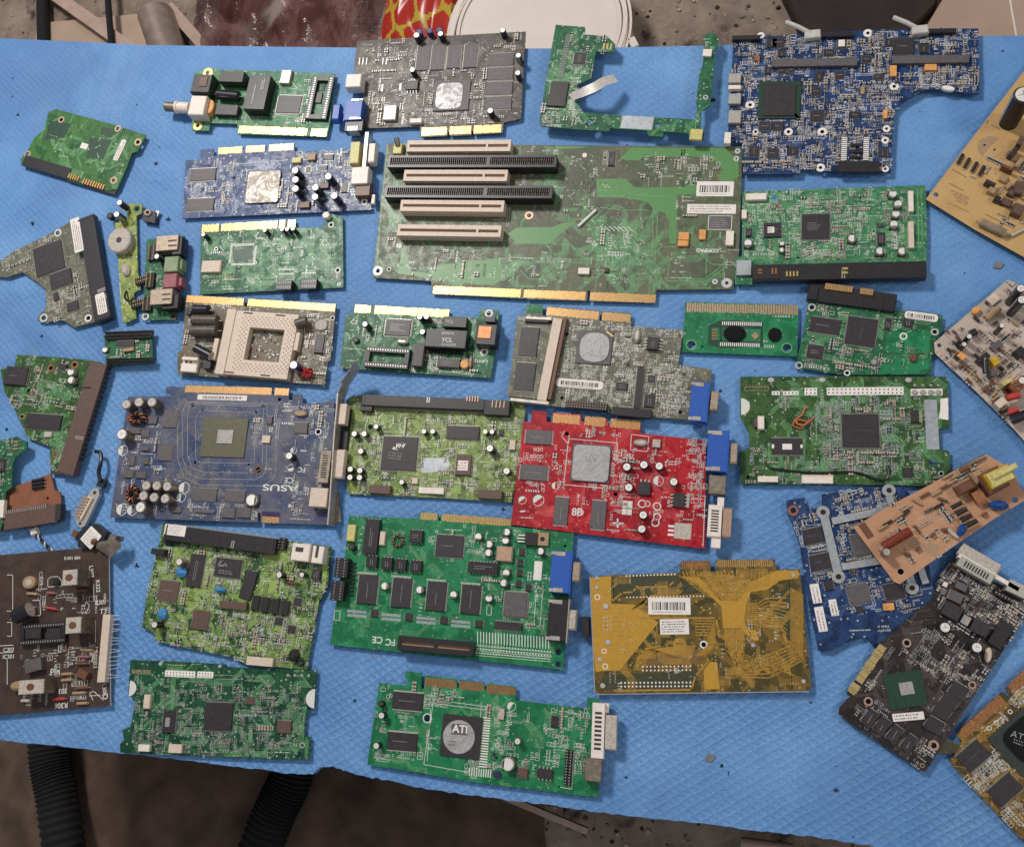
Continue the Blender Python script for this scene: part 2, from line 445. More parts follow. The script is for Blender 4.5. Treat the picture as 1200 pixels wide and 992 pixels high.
        if pins:
            lb = MB(); ex = reach
            sides = {'q': 'nsew', 'v': 'ns', 'h': 'ew', 'u': 'n'}[pins]
            for sd in sides:
                LL = W if sd in 'ns' else H
                k = max(2, int((LL - 0.6) / pitch))
                for i in range(k):
                    t = (i + 0.5) / k * LL - LL / 2
                    if sd in 'ns':
                        g = 1 if sd == 'n' else -1; p = P(t, g * (H / 2 + reach * 0.35)); p2 = P(t, g * (H / 2 + reach * 0.85)); q = (pitch * 0.5, reach * 0.7); q2 = (pitch * 0.5, reach * 0.5)
                    else:
                        g = 1 if sd == 'e' else -1; p = P(g * (W / 2 + reach * 0.35), t); p2 = P(g * (W / 2 + reach * 0.85), t); q = (reach * 0.7, pitch * 0.5); q2 = (reach * 0.5, pitch * 0.5)
                    lb.box(p[0], p[1], q[0], q[1], T + z0 + ht * 0.35, T + z0 + ht * 0.5, lm, a)
                    lb.box(p2[0], p2[1], q2[0], q2[1], T + 0.02, T + 0.2, lm, a)
            lb.build('leads', o)
        s.foot(cx, cy, W + 2 * ex, H + 2 * ex, a)
        return o
    # -- chip on a ball-grid carrier: carrier, die or paste on top
    def bga(s, x, y, w, h, carrier, die, dx=0, dy=0, dw=0, dh=0, ht=1.2, dht=0.8, ang=None, rnd=0.0, name='processor_chip', bumps=False):
        cx, cy, W, H, a = s.fit(x, y, w, h, ang, ht); T = s.th
        mb = MB(); mb.prism(rounded(MB().rect(cx, cy, W, H, a), 0.6), T + 0.4, T + ht, carrier, None, 0.1)
        for i in range(40 if bumps else 0):
            u, v = s.rng.uniform(-W / 2 + 1, W / 2 - 1), s.rng.uniform(-H / 2 + 1, H / 2 - 1)
            mb.box(cx + u * math.cos(a) - v * math.sin(a), cy + u * math.sin(a) + v * math.cos(a), 0.9, 0.5, T + ht, T + ht + 0.3, 'ceramic_tan', a)
        o = mb.build(name, s.e); s.foot(cx, cy, W, H, a)
        if die:
            ex, ey, EW, EH, a2 = s.fit(x + dx, y + dy, dw or w * 0.4, dh or h * 0.4, ang, ht + dht)
            m2 = MB(); rr = rounded(MB().rect(ex, ey, EW, EH, a2), rnd or 0.3)
            m2.prism(rr, T + ht, T + ht + dht, die, None, 0.15); m2.build('heat_spreader' if dw > w * 0.5 else 'die', o)
        return o
    # -- upright electrolytic capacitor, (x, y) is the centre of its top
    def cap(s, x, y, r, ht=9.0, body='sleeve_black', top='can_top', name='capacitor', z0=0.0, stripe=True):
        ht *= 1.35
        cx, cy = s.L(x, y, ht + z0); R = s.mm(x, y, r, 0, ht + z0)
        mb = MB(); n = 18; T = s.th + z0
        mb.prism(mb.circ(cx, cy, R, n), T, T + ht, body, None, R * 0.14)
        if stripe:
            k = s.rng.randrange(4) * 4
            for i in range(3): mb.m[(k + i) % n] = mb.mi('stripe')
        mb.prism(mb.circ(cx, cy, R * 0.8, n), T + ht - 0.1, T + ht + 0.06, top)
        for q in (0.6, 2.2, 3.9): mb.strip((cx, cy), (cx + R * 0.5 * math.cos(q), cy + R * 0.5 * math.sin(q)), R * 0.09, T + ht + 0.08, 'stripe')
        s.foot(cx, cy, R * 2, R * 2)
        return mb.build(name, s.e)
    # -- surface can capacitor on a black plastic foot
    def can(s, x, y, r, ht=5.5, base='plastic_black', name='capacitor'):
        cx, cy = s.L(x, y, ht); R = s.mm(x, y, r, 0, ht); mb = MB(); T = s.th
        mb.box(cx, cy, R * 2.1, R * 2.1, T + 0.1, T + 1.1, base, 0, None, 0.3)
        mb.prism(mb.circ(cx, cy, R, 18), T + 1.1, T + ht, 'steel', 'can_top', R * 0.12)
        q = s.rng.choice((0, math.pi / 2, math.pi, -math.pi / 2))
        seg = [(cx + R * 0.84 * math.cos(q + t), cy + R * 0.84 * math.sin(q + t)) for t in (-0.9, -0.6, -0.3, 0, 0.3, 0.6, 0.9)]
        mb.lid(seg, T + ht + 0.02, 'dark_ink'); s.foot(cx, cy, R * 2.2, R * 2.2)
        return mb.build(name, s.e)
    # -- cylinder lying on the board from one point to another
    def lying(s, x0, y0, x1, y1, r, mat, name='capacitor', capm=None, z=None, n=14, lead=True):
        R = s.mm(x0, y0, r); zz = R * 1.02 if z is None else z
        a, b = s.L(x0, y0, zz), s.L(x1, y1, zz); mb = MB(); T = s.th
        mb.tube((a[0], a[1], T + zz), (b[0], b[1], T + zz), R, mat, n, capmat=capm)
        if lead:
            dx, dy = b[0] - a[0], b[1] - a[1]; L = math.hypot(dx, dy) or 1; dx /= L; dy /= L
            for p, g in ((a, -1), (b, 1)):
                e = (p[0] + dx * g * R * 0.8, p[1] + dy * g * R * 0.8)
                mb.tube((p[0], p[1], T + zz), (e[0], e[1], T + zz), 0.3, 'solder', 6)
                mb.tube((e[0], e[1], T + zz), (e[0], e[1], T - 0.5), 0.3, 'solder', 6)
        s.foot((a[0] + b[0]) / 2, (a[1] + b[1]) / 2, abs(a[0] - b[0]) + R, abs(a[1] - b[1]) + R)
        return mb.build(name, s.e)
    def disc(s, x, y, rx, ry, ht, mat, ang=None, name='ceramic_disc', z0=0.0, bev=0.6, n=20):
        cx, cy, W, H, a = s.fit(x, y, rx * 2, ry * 2, ang, ht + z0); mb = MB()
        mb.prism(mb.circ(cx, cy, W / 2, n, H / 2, a), s.th + z0, s.th + z0 + ht, mat, None, min(bev, ht * 0.5)); s.foot(cx, cy, W, H, a)
        return mb.build(name, s.e)
    # -- gold edge contacts along a line, gaps as (t0, t1) kept segments
    def fingers(s, x0, y0, x1, y1, w, segs, mat='gold', pitch=1.0, name='edge_contacts', fill=0.7, wide=False):
        a, b = s.L(x0, y0), s.L(x1, y1); L = math.hypot(b[0] - a[0], b[1] - a[1]); ux, uy = (b[0] - a[0]) / L, (b[1] - a[1]) / L
        an = math.atan2(uy, ux); H = s.mm((x0 + x1) / 2, (y0 + y1) / 2, w, math.atan2(y1 - y0, x1 - x0) + math.pi / 2)
        mb = MB(); 
        for t0, t1 in segs:
            u = t0 * L + pitch * 0.15
            while u + pitch * 0.5 < t1 * L:
                wd = pitch * fill
                if wide and s.rng.random() < 0.55: wd = pitch * (1 + s.rng.randrange(1, 3)) - pitch * (1 - fill)
                wd = min(wd, t1 * L - u)
                hh = H * (s.rng.choice((1, 1, 1, 0.86)))
                mb.box(a[0] + ux * (u + wd / 2), a[1] + uy * (u + wd / 2), wd, hh, s.th, s.th + 0.06, mat, an); u += (math.ceil(wd / pitch - 0.01)) * pitch
        cx, cy = (a[0] + b[0]) / 2, (a[1] + b[1]) / 2
        s.foot(cx, cy, L, H, an)
        return mb.build(name, s.e)
    # -- D-shaped video socket: coloured block, bright lugs, metal shell to one side
    def dsub(s, x, y, w, h, ht, shell, mat='plastic_blue', name='video_connector', lug='steel', shm='shell_tan'):
        cx, cy, W, H, a = s.fit(x, y, w, h, None, ht); T = s.th; mb = MB()
        mb.box(cx, cy, W, H, T, T + ht, mat, a, None, 0.5); s.foot(cx, cy, W, H)
        o = mb.build(name, s.e); g = 1 if shell[0] > x else -1
        sx, sy, SW, SH, a = s.fit(*shell, None, ht * 0.75)
        m2 = MB(); m2.box(sx, sy, SW, SH, T + 1.5, T + ht * 0.86, shm, a, None, 1.2)
        m2.box(cx + g * (W / 2 + 0.3), cy, 0.8, H * 1.04, T - 1, T + ht * 0.98, 'plastic_blue' if mat == 'plastic_blue' else 'steel', a)
        m2.build('metal_shell', o)
        for k in (-1, 1):
            m3 = MB(); m3.box(cx - g * W * 0.06, cy + k * H * 0.43, W * 0.5, H * 0.1, T + ht - 0.3, T + ht + 0.5, lug, a, None, 0.2)
            m3.box(cx - g * W * 0.42, cy + k * H * 0.44, W * 0.22, H * 0.08, T + ht * 0.2, T + ht + 0.5, lug, a, None, 0.2)
            m3.build('screw_lug', o)
        return o
    # -- long white or silver DVI style socket
    def dvi(s, x, y, w, h, ht, shell=None, ang=None, mat='steel', slots=8, name='video_connector', shm='dull_steel', pinm='dark_ink'):
        cx, cy, W, H, a = s.fit(x, y, w, h, ang, ht); T = s.th; mb = MB()
        mb.box(cx, cy, W, H, T, T + ht, mat, a, None, 0.5); s.foot(cx, cy, W, H, a); c, n = math.cos(a), math.sin(a)
        for i in range(slots):
            t = ((i + 0.5) / slots - 0.5)
            u, v = (W * 0.0, H * 0.72 * t) if H > W else (W * 0.72 * t, 0)
            q = (W * 0.55, H * 0.72 / slots * 0.55) if H > W else (W * 0.72 / slots * 0.55, H * 0.55)
            mb.box(cx + c * u - n * v, cy + n * u + c * v, q[0], q[1], T + ht - 0.4, T + ht + 0.05, pinm, a)
        o = mb.build(name, s.e)
        if shell:
            sx, sy, SW, SH, a2 = s.fit(*shell, ang, ht * 0.8); m2 = MB()
            m2.box(sx, sy, SW, SH, T + 1.5, T + ht * 0.85, shm, a2, None, 1.0); m2.build('metal_shell', o)
        return o
    # -- pin header
    def header(s, x, y, w, h, ht=8.0, mat='plastic_black', pinm='solder', rows=2, ang=None, pitch=2.0, pinh=0.6, name='pin_header', lean=(0, 0)):
        cx, cy, W, H, a = s.fit(x, y, w, h, ang, ht); T = s.th; mb = MB(); c, n = math.cos(a), math.sin(a)
        bh = ht * 0.5 if pinh > 1 else ht
        mb.box(cx, cy, W, H, T, T + bh, mat, a, None, 0.2); s.foot(cx, cy, W, H, a); o = mb.build(name, s.e)
        m2 = MB(); lo = W >= H; LL = W if lo else H; SS = H if lo else W; k = max(2, int(LL / pitch))
        for i in range(k):
            for r in range(rows):
                u = (i + 0.5) / k * LL - LL / 2; v = ((r + 0.5) / rows - 0.5) * SS
                if not lo: u, v = v, u
                p = (cx + c * u - n * v, cy + n * u + c * v)
                m2.box(p[0], p[1], 0.7, 0.7, T + bh - 0.1, T + bh + pinh, pinm, a)
        m2.build('pins', o); return o
    # -- shrouded socket lying on the edge (drive interface)
    def ide(s, x, y, w, h, ht=7.0, mat='plastic_black', ang=None, pins=True, side=1, name='interface_connector', notch=(0.5,), pinm='lead_metal', pitch=1.4):
        cx, cy, W, H, a = s.fit(x, y, w, h, ang, ht); T = s.th; mb = MB(); c, n = math.cos(a), math.sin(a)
        mb.box(cx, cy, W, H, T - 1.0, T + ht, mat, a, None, 0.5); s.foot(cx, cy, W, H, a); lo = W >= H; LL, SS = (W, H) if lo else (H, W)
        def P(u, v): 
            if not lo: u, v = v, u
            return (cx + c * u - n * v, cy + n * u + c * v)
        for t in notch:
            for d in (-0.9, 0.9):
                p = P((t - 0.5) * LL + d, -side * SS * 0.22)
                mb.box(p[0], p[1], *((0.7, SS * 0.5) if lo else (SS * 0.5, 0.7)), T + ht - 0.2, T + ht + 0.12, pinm, a)
        for t in (0.02, 0.98):
            p = P((t - 0.5) * LL, 0); mb.box(p[0], p[1], *((1.6, SS * 1.02) if lo else (SS * 1.02, 1.6)), T - 1, T + ht + 0.3, mat, a, None, 0.2)
        o = mb.build(name, s.e)
        if pins:
            m2 = MB(); k = int(LL * 0.94 / pitch)
            for i in range(k):
                p = P(((i + 0.5) / k - 0.5) * LL * 0.94, side * (SS / 2 + 0.9))
                m2.box(p[0], p[1], *((0.6, 2.0) if lo else (2.0, 0.6)), T + 0.02, T + 0.9, pinm, a)
            m2.build('leads', o)
        return o
    # -- open expansion slot made of rails round a groove
    def slot(s, x, y, w, h, ht, mat, key=0.77, dark='brown_ink', combs=False, name='expansion_slot'):
        cx, cy, W, H, a = s.fit(x, y, w, h, None, ht); T = s.th; mb = MB(); e = H * (0.2 if combs else 0.37)
        mb.box(cx, cy, W, H * 0.98, T, T + ht - 2.0, mat, 0)
        for g in (-1, 1): mb.box(cx, cy + g * (H / 2 - e / 2), W, e, T + ht - 2.0, T + ht, mat, 0, None, 0.15)
        for g in (-1, 1): mb.box(cx + g * (W / 2 - 1.2), cy, 2.4, H - 2 * e, T + ht - 2.0, T + ht - 0.02, mat, 0)
        mb.box(cx + (key - 0.5) * W, cy, 1.8 if not combs else 3.4, H - 2 * e, T + ht - 2.0, T + ht - 0.02, mat, 0)
        if not combs: mb.box(cx, cy - H * 0.5, W * 0.985, 0.8, T + 1, T + ht - 3.0, mat, 0)
        s.foot(cx, cy, W, H); o = mb.build(name, s.e)
        m2 = MB()
        if combs:
            n = int(W / 1.9)
            for i in range(n):
                u = cx - W / 2 + 2.8 + (i + 0.5) * (W - 5.6) / n
                if abs(u - cx - (key - 0.5) * W) < 2.4: continue
                for g in (-1, 1):
                    m2.box(u, cy + g * (H - 2 * e) * 0.25, 0.45, (H - 2 * e) * 0.3, T + ht - 1.6, T + ht - 0.9, 'ceramic_brown' if (i * 7 + g) % 4 else 'ceramic_tan', 0)
                m2.box(u + 0.45, cy, 0.35, H - 2 * e, T + ht - 2.0, T + ht - 0.1, mat, 0)
        else: m2.box(cx, cy, W - 5, H - 2 * e - 0.2, T + ht - 2.0, T + ht - 1.9, 'ceramic_tan', 0); m2.box(cx, cy, W - 6, (H - 2 * e) * 0.4, T + ht - 1.9, T + ht - 1.86, dark, 0)  # no pins: groove floor with its shade put into a darker beige, brown slit
        m2.build('contacts_and_shade', o); return o
    def sticker(s, x, y, w, h, ang=None, bars='text', mat='paper', rnd=0.4, name='sticker', ink='dark_ink', border=None, z0=0.0, par=None, rot=False):
        cx, cy, W, H, a = s.fit(x, y, w, h, ang, z0); T = s.th + z0 + 0.04; mb = MB()
        rr = rounded(MB().rect(cx, cy, W, H, a), rnd)
        if border: mb.prism(rounded(MB().rect(cx, cy, W + 1.2, H + 1.2, a), rnd + 0.5), T - 0.03, T, border)
        mb.prism(rr, T - 0.02, T + 0.06, mat); c, n = math.cos(a), math.sin(a); z = T + 0.075
        lo = W >= H; LL, SS = (W, H) if lo else (H, W)
        def F(u, v, p, q):
            if not lo: u, v, p, q = v, u, q, p
            mb.flat(cx + c * u - n * v, cy + n * u + c * v, p, q, z, ink, a)
        if bars == 'barcode':
            u = -LL * 0.4
            while u < LL * 0.4:
                q = s.rng.choice((0.3, 0.3, 0.6, 0.9)); F(u, SS * 0.0, q, SS * 0.48); u += q + s.rng.choice((0.35, 0.6))
            u = -LL * 0.38
            while u < LL * 0.3: F(u, -SS * 0.36, 0.6, 0.5); u += 1.0
        elif bars == 'text':
            rows = max(1, int(SS / 2.2))
            for r in range(rows):
                v = ((r + 0.5) / rows - 0.5) * SS * 0.8; u = -LL * 0.43
                end = LL * s.rng.uniform(0.2, 0.43)
                while u < end:
                    q = s.rng.uniform(0.3, 0.9); F(u, v, q, min(0.8, SS / rows * 0.5)); u += q + s.rng.choice((0.3, 0.3, 0.8))
        s.foot(cx, cy, W, H, a)
        return mb.build(name, par or s.e, smooth=False)
    def pour(s, polys, mat, z=0.03, name='copper_area'):
        mb = s.bm
        for p in polys: 
            q = [s.L(x, y) for x, y in p]
            tris = tessellate_polygon([[Vector((a, b, 0)) for a, b in q]])
            r = mb.ring(q, s.th + z); mi = mb.mi(mat)
            for t in tris:
                P = [q[i] for i in t]; ar = (P[1][0] - P[0][0]) * (P[2][1] - P[0][1]) - (P[2][0] - P[0][0]) * (P[1][1] - P[0][1])
                t = list(t) if ar > 0 else list(t)[::-1]; mb.face([r[i] for i in t], mi)
    def lines(s, paths, w, mat, z=0.05, name='silkscreen', closed=False):
        mb = s.bm if z < 0.5 else MB()
        for p in paths:
            q = [s.L(x, y) for x, y in p]
            for i in range(len(q) - (0 if closed else 1)): mb.strip(q[i], q[(i + 1) % len(q)], w, s.th + z, mat)
        if mb is not s.bm: mb.build(name, s.e, smooth=False)
    def text(s, txt, x, y, h, ang, mat='white_ink', z=0.06, name='printed_mark', bold=0.0, par=None, wide=1.0):
        cu = bpy.data.curves.new('t', 'FONT'); cu.body = txt; cu.size = 1.0; cu.align_x = 'CENTER'; cu.align_y = 'CENTER'; cu.offset = bold
        to = bpy.data.objects.new('t', cu); COL.objects.link(to)
        me = bpy.data.meshes.new_from_object(to); bpy.data.objects.remove(to); me.name = name
        a = s.wang(x, y, math.radians(ang)) - s.wa; c, n = math.cos(a), math.sin(a)
        cx, cy = s.L(x, y, z); k = s.mm(x, y, h, 0) / 0.7
        if z < 0.5 and not par:
            i0 = len(s.bm.v); mi = s.bm.mi(mat)
            for v in me.vertices: u, w = v.co.x * k * wide, v.co.y * k; s.bm.v.append((cx + c * u - n * w, cy + n * u + c * w, s.th + z))
            for f in me.polygons: s.bm.face([i0 + i for i in f.vertices], mi)
            bpy.data.meshes.remove(me); return
        for v in me.vertices:
            u, w = v.co.x * k * wide, v.co.y * k; v.co = ((cx + c * u - n * w) * MM, (cy + n * u + c * w) * MM, (s.th + z) * MM)
        me.materials.clear(); me.materials.append(MAT[mat])
        o = bpy.data.objects.new(name, me); COL.objects.link(o); o.parent = par or s.e
        return o
    # -- countless little surface parts
    def area(s, rc):
        x0, y0, x1, y1 = rc; return (s.rng.uniform(x0, x1), s.rng.uniform(y0, y1))
    def smd(s, spec, kinds='ccrrpst', ink='white_ink', name='surface_components', big=0.12):
        mb = MB(); T = s.th; R = s.rng
        for rc, n in spec:
            n = int(n * 1.3)
            done = 0; tries = 0
            while done < n and tries < n * 6:
                tries += 1
                x, y = s.L(*s.area(rc)); k = R.choice(kinds); run = R.choice((1, 2, 3, 3, 4, 6)); vert = R.random() < 0.5; across = R.random() < 0.7
                sz = R.choice(((1.0, 0.5), (1.6, 0.8), (1.6, 0.8), (2.0, 1.2)))
                if R.random() < big: sz = (3.2, 1.7)
                w, h = sz if vert != across else sz[::-1]
                for i in range(run):
                    st = (sz[1] + R.uniform(0.5, 0.9)) if across else sz[0] + 0.8
                    px, py = (x, y + i * st) if vert == (not False) and vert else (x + i * st, y)
                    if across: w, h = (sz if vert else sz[::-1])
                    else: w, h = (sz[::-1] if vert else sz)
                    if not s.clear(px, py, sz[1] / 2 + 0.15): continue
                    done += 1
                    hz = w >= h; e = 0.28
                    if k in 'cr':
                        m = R.choice(('ceramic_tan', 'ceramic_tan', 'ceramic_brown')) if k == 'c' else 'resistor_black'; ht = 0.8 if k == 'c' else 0.5
                        ht *= sz[1] / 0.8 if sz[1] > 0.8 else 1
                        mb.box(px, py, w * (0.5 if hz else 1) * 0.98, h * (1 if hz else 0.5) * 0.98, T, T + ht * 0.93, m)
                        for g in (-1, 1):
                            if hz: mb.box(px + g * w * 0.38, py, w * e, h, T, T + ht, 'solder')
                            else: mb.box(px, py + g * h * 0.38, w, h * e, T, T + ht, 'solder')
                    elif k == 'p':
                        for g in (-1, 1):
                            if hz: mb.flat(px + g * w * 0.33, py, w * 0.32, h, T + 0.03, 'solder')
                            else: mb.flat(px, py + g * h * 0.33, w, h * 0.32, T + 0.03, 'solder')
                    elif k == 's':
                        W2, H2 = w + 0.9, h + 0.9
                        for g in (-1, 1):
                            mb.flat(px + g * W2 / 2, py, 0.28, H2, T + 0.04, ink); mb.flat(px, py + g * H2 / 2, W2, 0.28, T + 0.04, ink)
                    elif k == 't':
                        for j in range(R.randint(2, 4)): mb.flat(px + j * 0.85, py, 0.35 + 0.3 * R.random(), 0.9 * R.choice((1, 0.6)), T + 0.04, ink)
                    elif k == 'o':
                        mb.lid(mb.circ(px, py, 0.45, 8), T + 0.035, 'solder')
                    elif k == 'b':
                        mb.box(px, py, 1.3, 2.6, T + 0.1, T + 1.0, 'chip_black', 0, None, 0.15)
                        for g in (-1, 1): mb.box(px + g * 1.0, py, 0.7, 0.5, T, T + 0.4, 'lead_metal'); mb.box(px + g * 1.0, py + 0.9, 0.7, 0.5, T, T + 0.4, 'lead_metal')
                        break
                    elif k == 'g':
                        mb.box(px, py, 3.6, 3.2, T + 0.1, T + 1.4, 'chip_black', 0, None, 0.2)
                        for g in (-1, 1):
                            for q in (-1.1, -0.35, 0.35, 1.1): mb.box(px + q, py + g * 2.0, 0.4, 0.9, T, T + 0.5, 'lead_metal')
                        break
        o = mb.build(name, s.e, smooth=False); o['kind'] = 'stuff'; return o
    def traces(s, spec, mat, w=0.35, pitch=0.95, name='copper_traces', z=0.02, maxn=9, seg=(4, 16)):
        mb = s.bm; R = s.rng
        for rc, n in spec:
            for _ in range(n):
                x, y = s.L(*s.area(rc)); d = R.randrange(8); m = R.randint(2, maxn); pts = [(x, y)]; dirs = [d]
                for j in range(R.randint(2, 4)):
                    L = R.uniform(*seg); x += L * math.cos(d * math.pi / 4); y += L * math.sin(d * math.pi / 4); pts.append((x, y)); d = (d + R.choice((-1, 1))) % 8; dirs.append(d)
                dn = dirs[0] * math.pi / 4 + math.pi / 2
                for i in range(m):
                    off = i * pitch; q = [(p[0] + off * math.cos(dn), p[1] + off * math.sin(dn)) for p in pts]
                    for a, b in zip(q, q[1:]):
                        if inside(a, s.poly) and inside(b, s.poly) and inside(((a[0] + b[0]) / 2, (a[1] + b[1]) / 2), s.poly): mb.strip(a, b, w, s.th + z + 0.001 * (_ % 7), mat)
                    if inside(q[0], s.poly): mb.lid(mb.circ(q[0][0], q[0][1], w * 1.1, 7), s.th + z + 0.012, 'solder' if R.random() < 0.6 else mat)
    def dots(s, x0, y0, x1, y1, nx, x2=None, y2=None, ny=1, r=0.5, mat='solder', name='solder_joints', ht=0.25):
        mb = MB()
        for j in range(ny):
            v = j / max(1, ny - 1)
            for i in range(nx):
                u = i / max(1, nx - 1); x = x0 + (x1 - x0) * u + ((x2 or 0) * v); y = y0 + (y1 - y0) * u + ((y2 or 0) * v)
                c = s.L(x, y); mb.prism(mb.circ(c[0], c[1], r, 8), s.th, s.th + ht, mat, None, ht * 0.6)
        return mb.build(name, s.e)
    def combs(s, x, y, w, h, n, mat='solder', ang=None, ht=0.15, name='solder_pads', fill=0.5):
        cx, cy, W, H, a = s.fit(x, y, w, h, ang); mb = MB(); lo = W >= H; c, q = math.cos(a), math.sin(a)
        for i in range(n):
            t = (i + 0.5) / n - 0.5; u, v = (t * W, 0) if lo else (0, t * H)
            mb.box(cx + c * u - q * v, cy + q * u + c * v, *((W / n * fill, H) if lo else (W, H / n * fill)), s.th, s.th + ht, mat, a)
        s.foot(cx, cy, W, H, a); return mb.build(name, s.e)
    def wire(s, pts, r, mat, name='wire'):
        P = [(*s.L(x, y, z), s.th + z) for x, y, z in pts]; mb = MB(); mb.path(smooth_path(P, 5), r, mat); return mb.build(name, s.e)
    def coil(s, x, y, w, h, ht=5, ang=None, turns=9, mat='copper', core='plastic_black', name='inductor'):
        cx, cy, W, H, a = s.fit(x, y, w, h, ang, ht * 0.8); T = s.th; mb = MB(); R = (W + H) / 4; k = ht / 3.2
        P = []; n = turns * 8; ir = R * 0.68
        for i in range(n + 1):
            t = 2 * math.pi * i / n * 0.94; u = 2 * math.pi * turns * i / n; rr = ir + k * 1.0 * math.cos(u)
            P.append((cx + rr * math.cos(t) * W / (2 * R), cy + rr * math.sin(t) * H / (2 * R), T + ht / 2 + ht * 0.42 * math.sin(u)))
        mb.path(P, min(0.75, R * 0.17), mat, 6)
        m = 18
        for i in range(m):
            t0, t1 = 2 * math.pi * i / m, 2 * math.pi * (i + 1) / m
            mb.tube((cx + ir * math.cos(t0) * W / (2 * R), cy + ir * math.sin(t0) * H / (2 * R), T + ht / 2), (cx + ir * math.cos(t1) * W / (2 * R), cy + ir * math.sin(t1) * H / (2 * R), T + ht / 2), k * 0.75, core, 8)
        s.foot(cx, cy, W, H, a); return mb.build(name, s.e)
    def dip(s, x, y, w, h, ang=None, ht=3.5, socket=False, name='chip'):
        o = s.chip(x, y, w, h, 'v' if True else 'h', ht, ang, 'plastic_black', 0 if socket else 2, 2.4, 0.8, name) if not socket else None
        if socket:
            cx, cy, W, H, a = s.fit(x, y, w, h, ang, ht); T = s.th; mb = MB(); c, n = math.cos(a), math.sin(a); lo = W >= H
            def A(u, v, p, q, m='plastic_black', zz=0.0, hh=ht):
                if not lo: u, v, p, q = v, u, q, p
                mb.box(cx + c * u - n * v, cy + n * u + c * v, p, q, T + zz, T + hh, m, a, None, 0.15)
            LL, SS = (W, H) if lo else (H, W); r = SS * 0.24
            for g in (-1, 1): A(0, g * (SS / 2 - r / 2), LL, r); A(g * (LL / 2 - LL * 0.05), 0, LL * 0.1, SS - 2 * r - 0.1)
            k = int(LL / 2.3)
            for i in range(k):
                for g in (-1, 1): A(((i + 0.5) / k - 0.5) * LL * 0.96, g * (SS / 2 - r / 2), 1.0, r * 0.4, 'lead_metal', ht - 0.2, ht + 0.06)
            s.foot(cx, cy, W, H, a); o = mb.build(name, s.e)
        return o

def rounded(pts, r, n=4):
    out = []; N = len(pts)
    for i in range(N):
        p, a, b = Vector(pts[i]), Vector(pts[i - 1]), Vector(pts[(i + 1) % N])
        da, db = (a - p), (b - p); k = min(r, da.length * 0.48, db.length * 0.48); da.normalize(); db.normalize()
        A, B = p + da * k, p + db * k
        for j in range(n + 1):
            t = j / n; q = A * (1 - t) ** 2 + p * 2 * t * (1 - t) + B * t * t; out.append((q.x, q.y))
    return out
def smooth_path(P, k=5):
    P = [Vector(p) for p in P]; Q = [P[0]] + P + [P[-1]]; out = []
    for i in range(1, len(Q) - 2):
        for j in range(k):
            t = j / k; a, b, c, d = Q[i - 1], Q[i], Q[i + 1], Q[i + 2]
            out.append(0.5 * ((2 * b) + (c - a) * t + (2 * a - 5 * b + 4 * c - d) * t * t + (3 * b - a - 3 * c + d) * t ** 3))
    return out + [P[-1]]

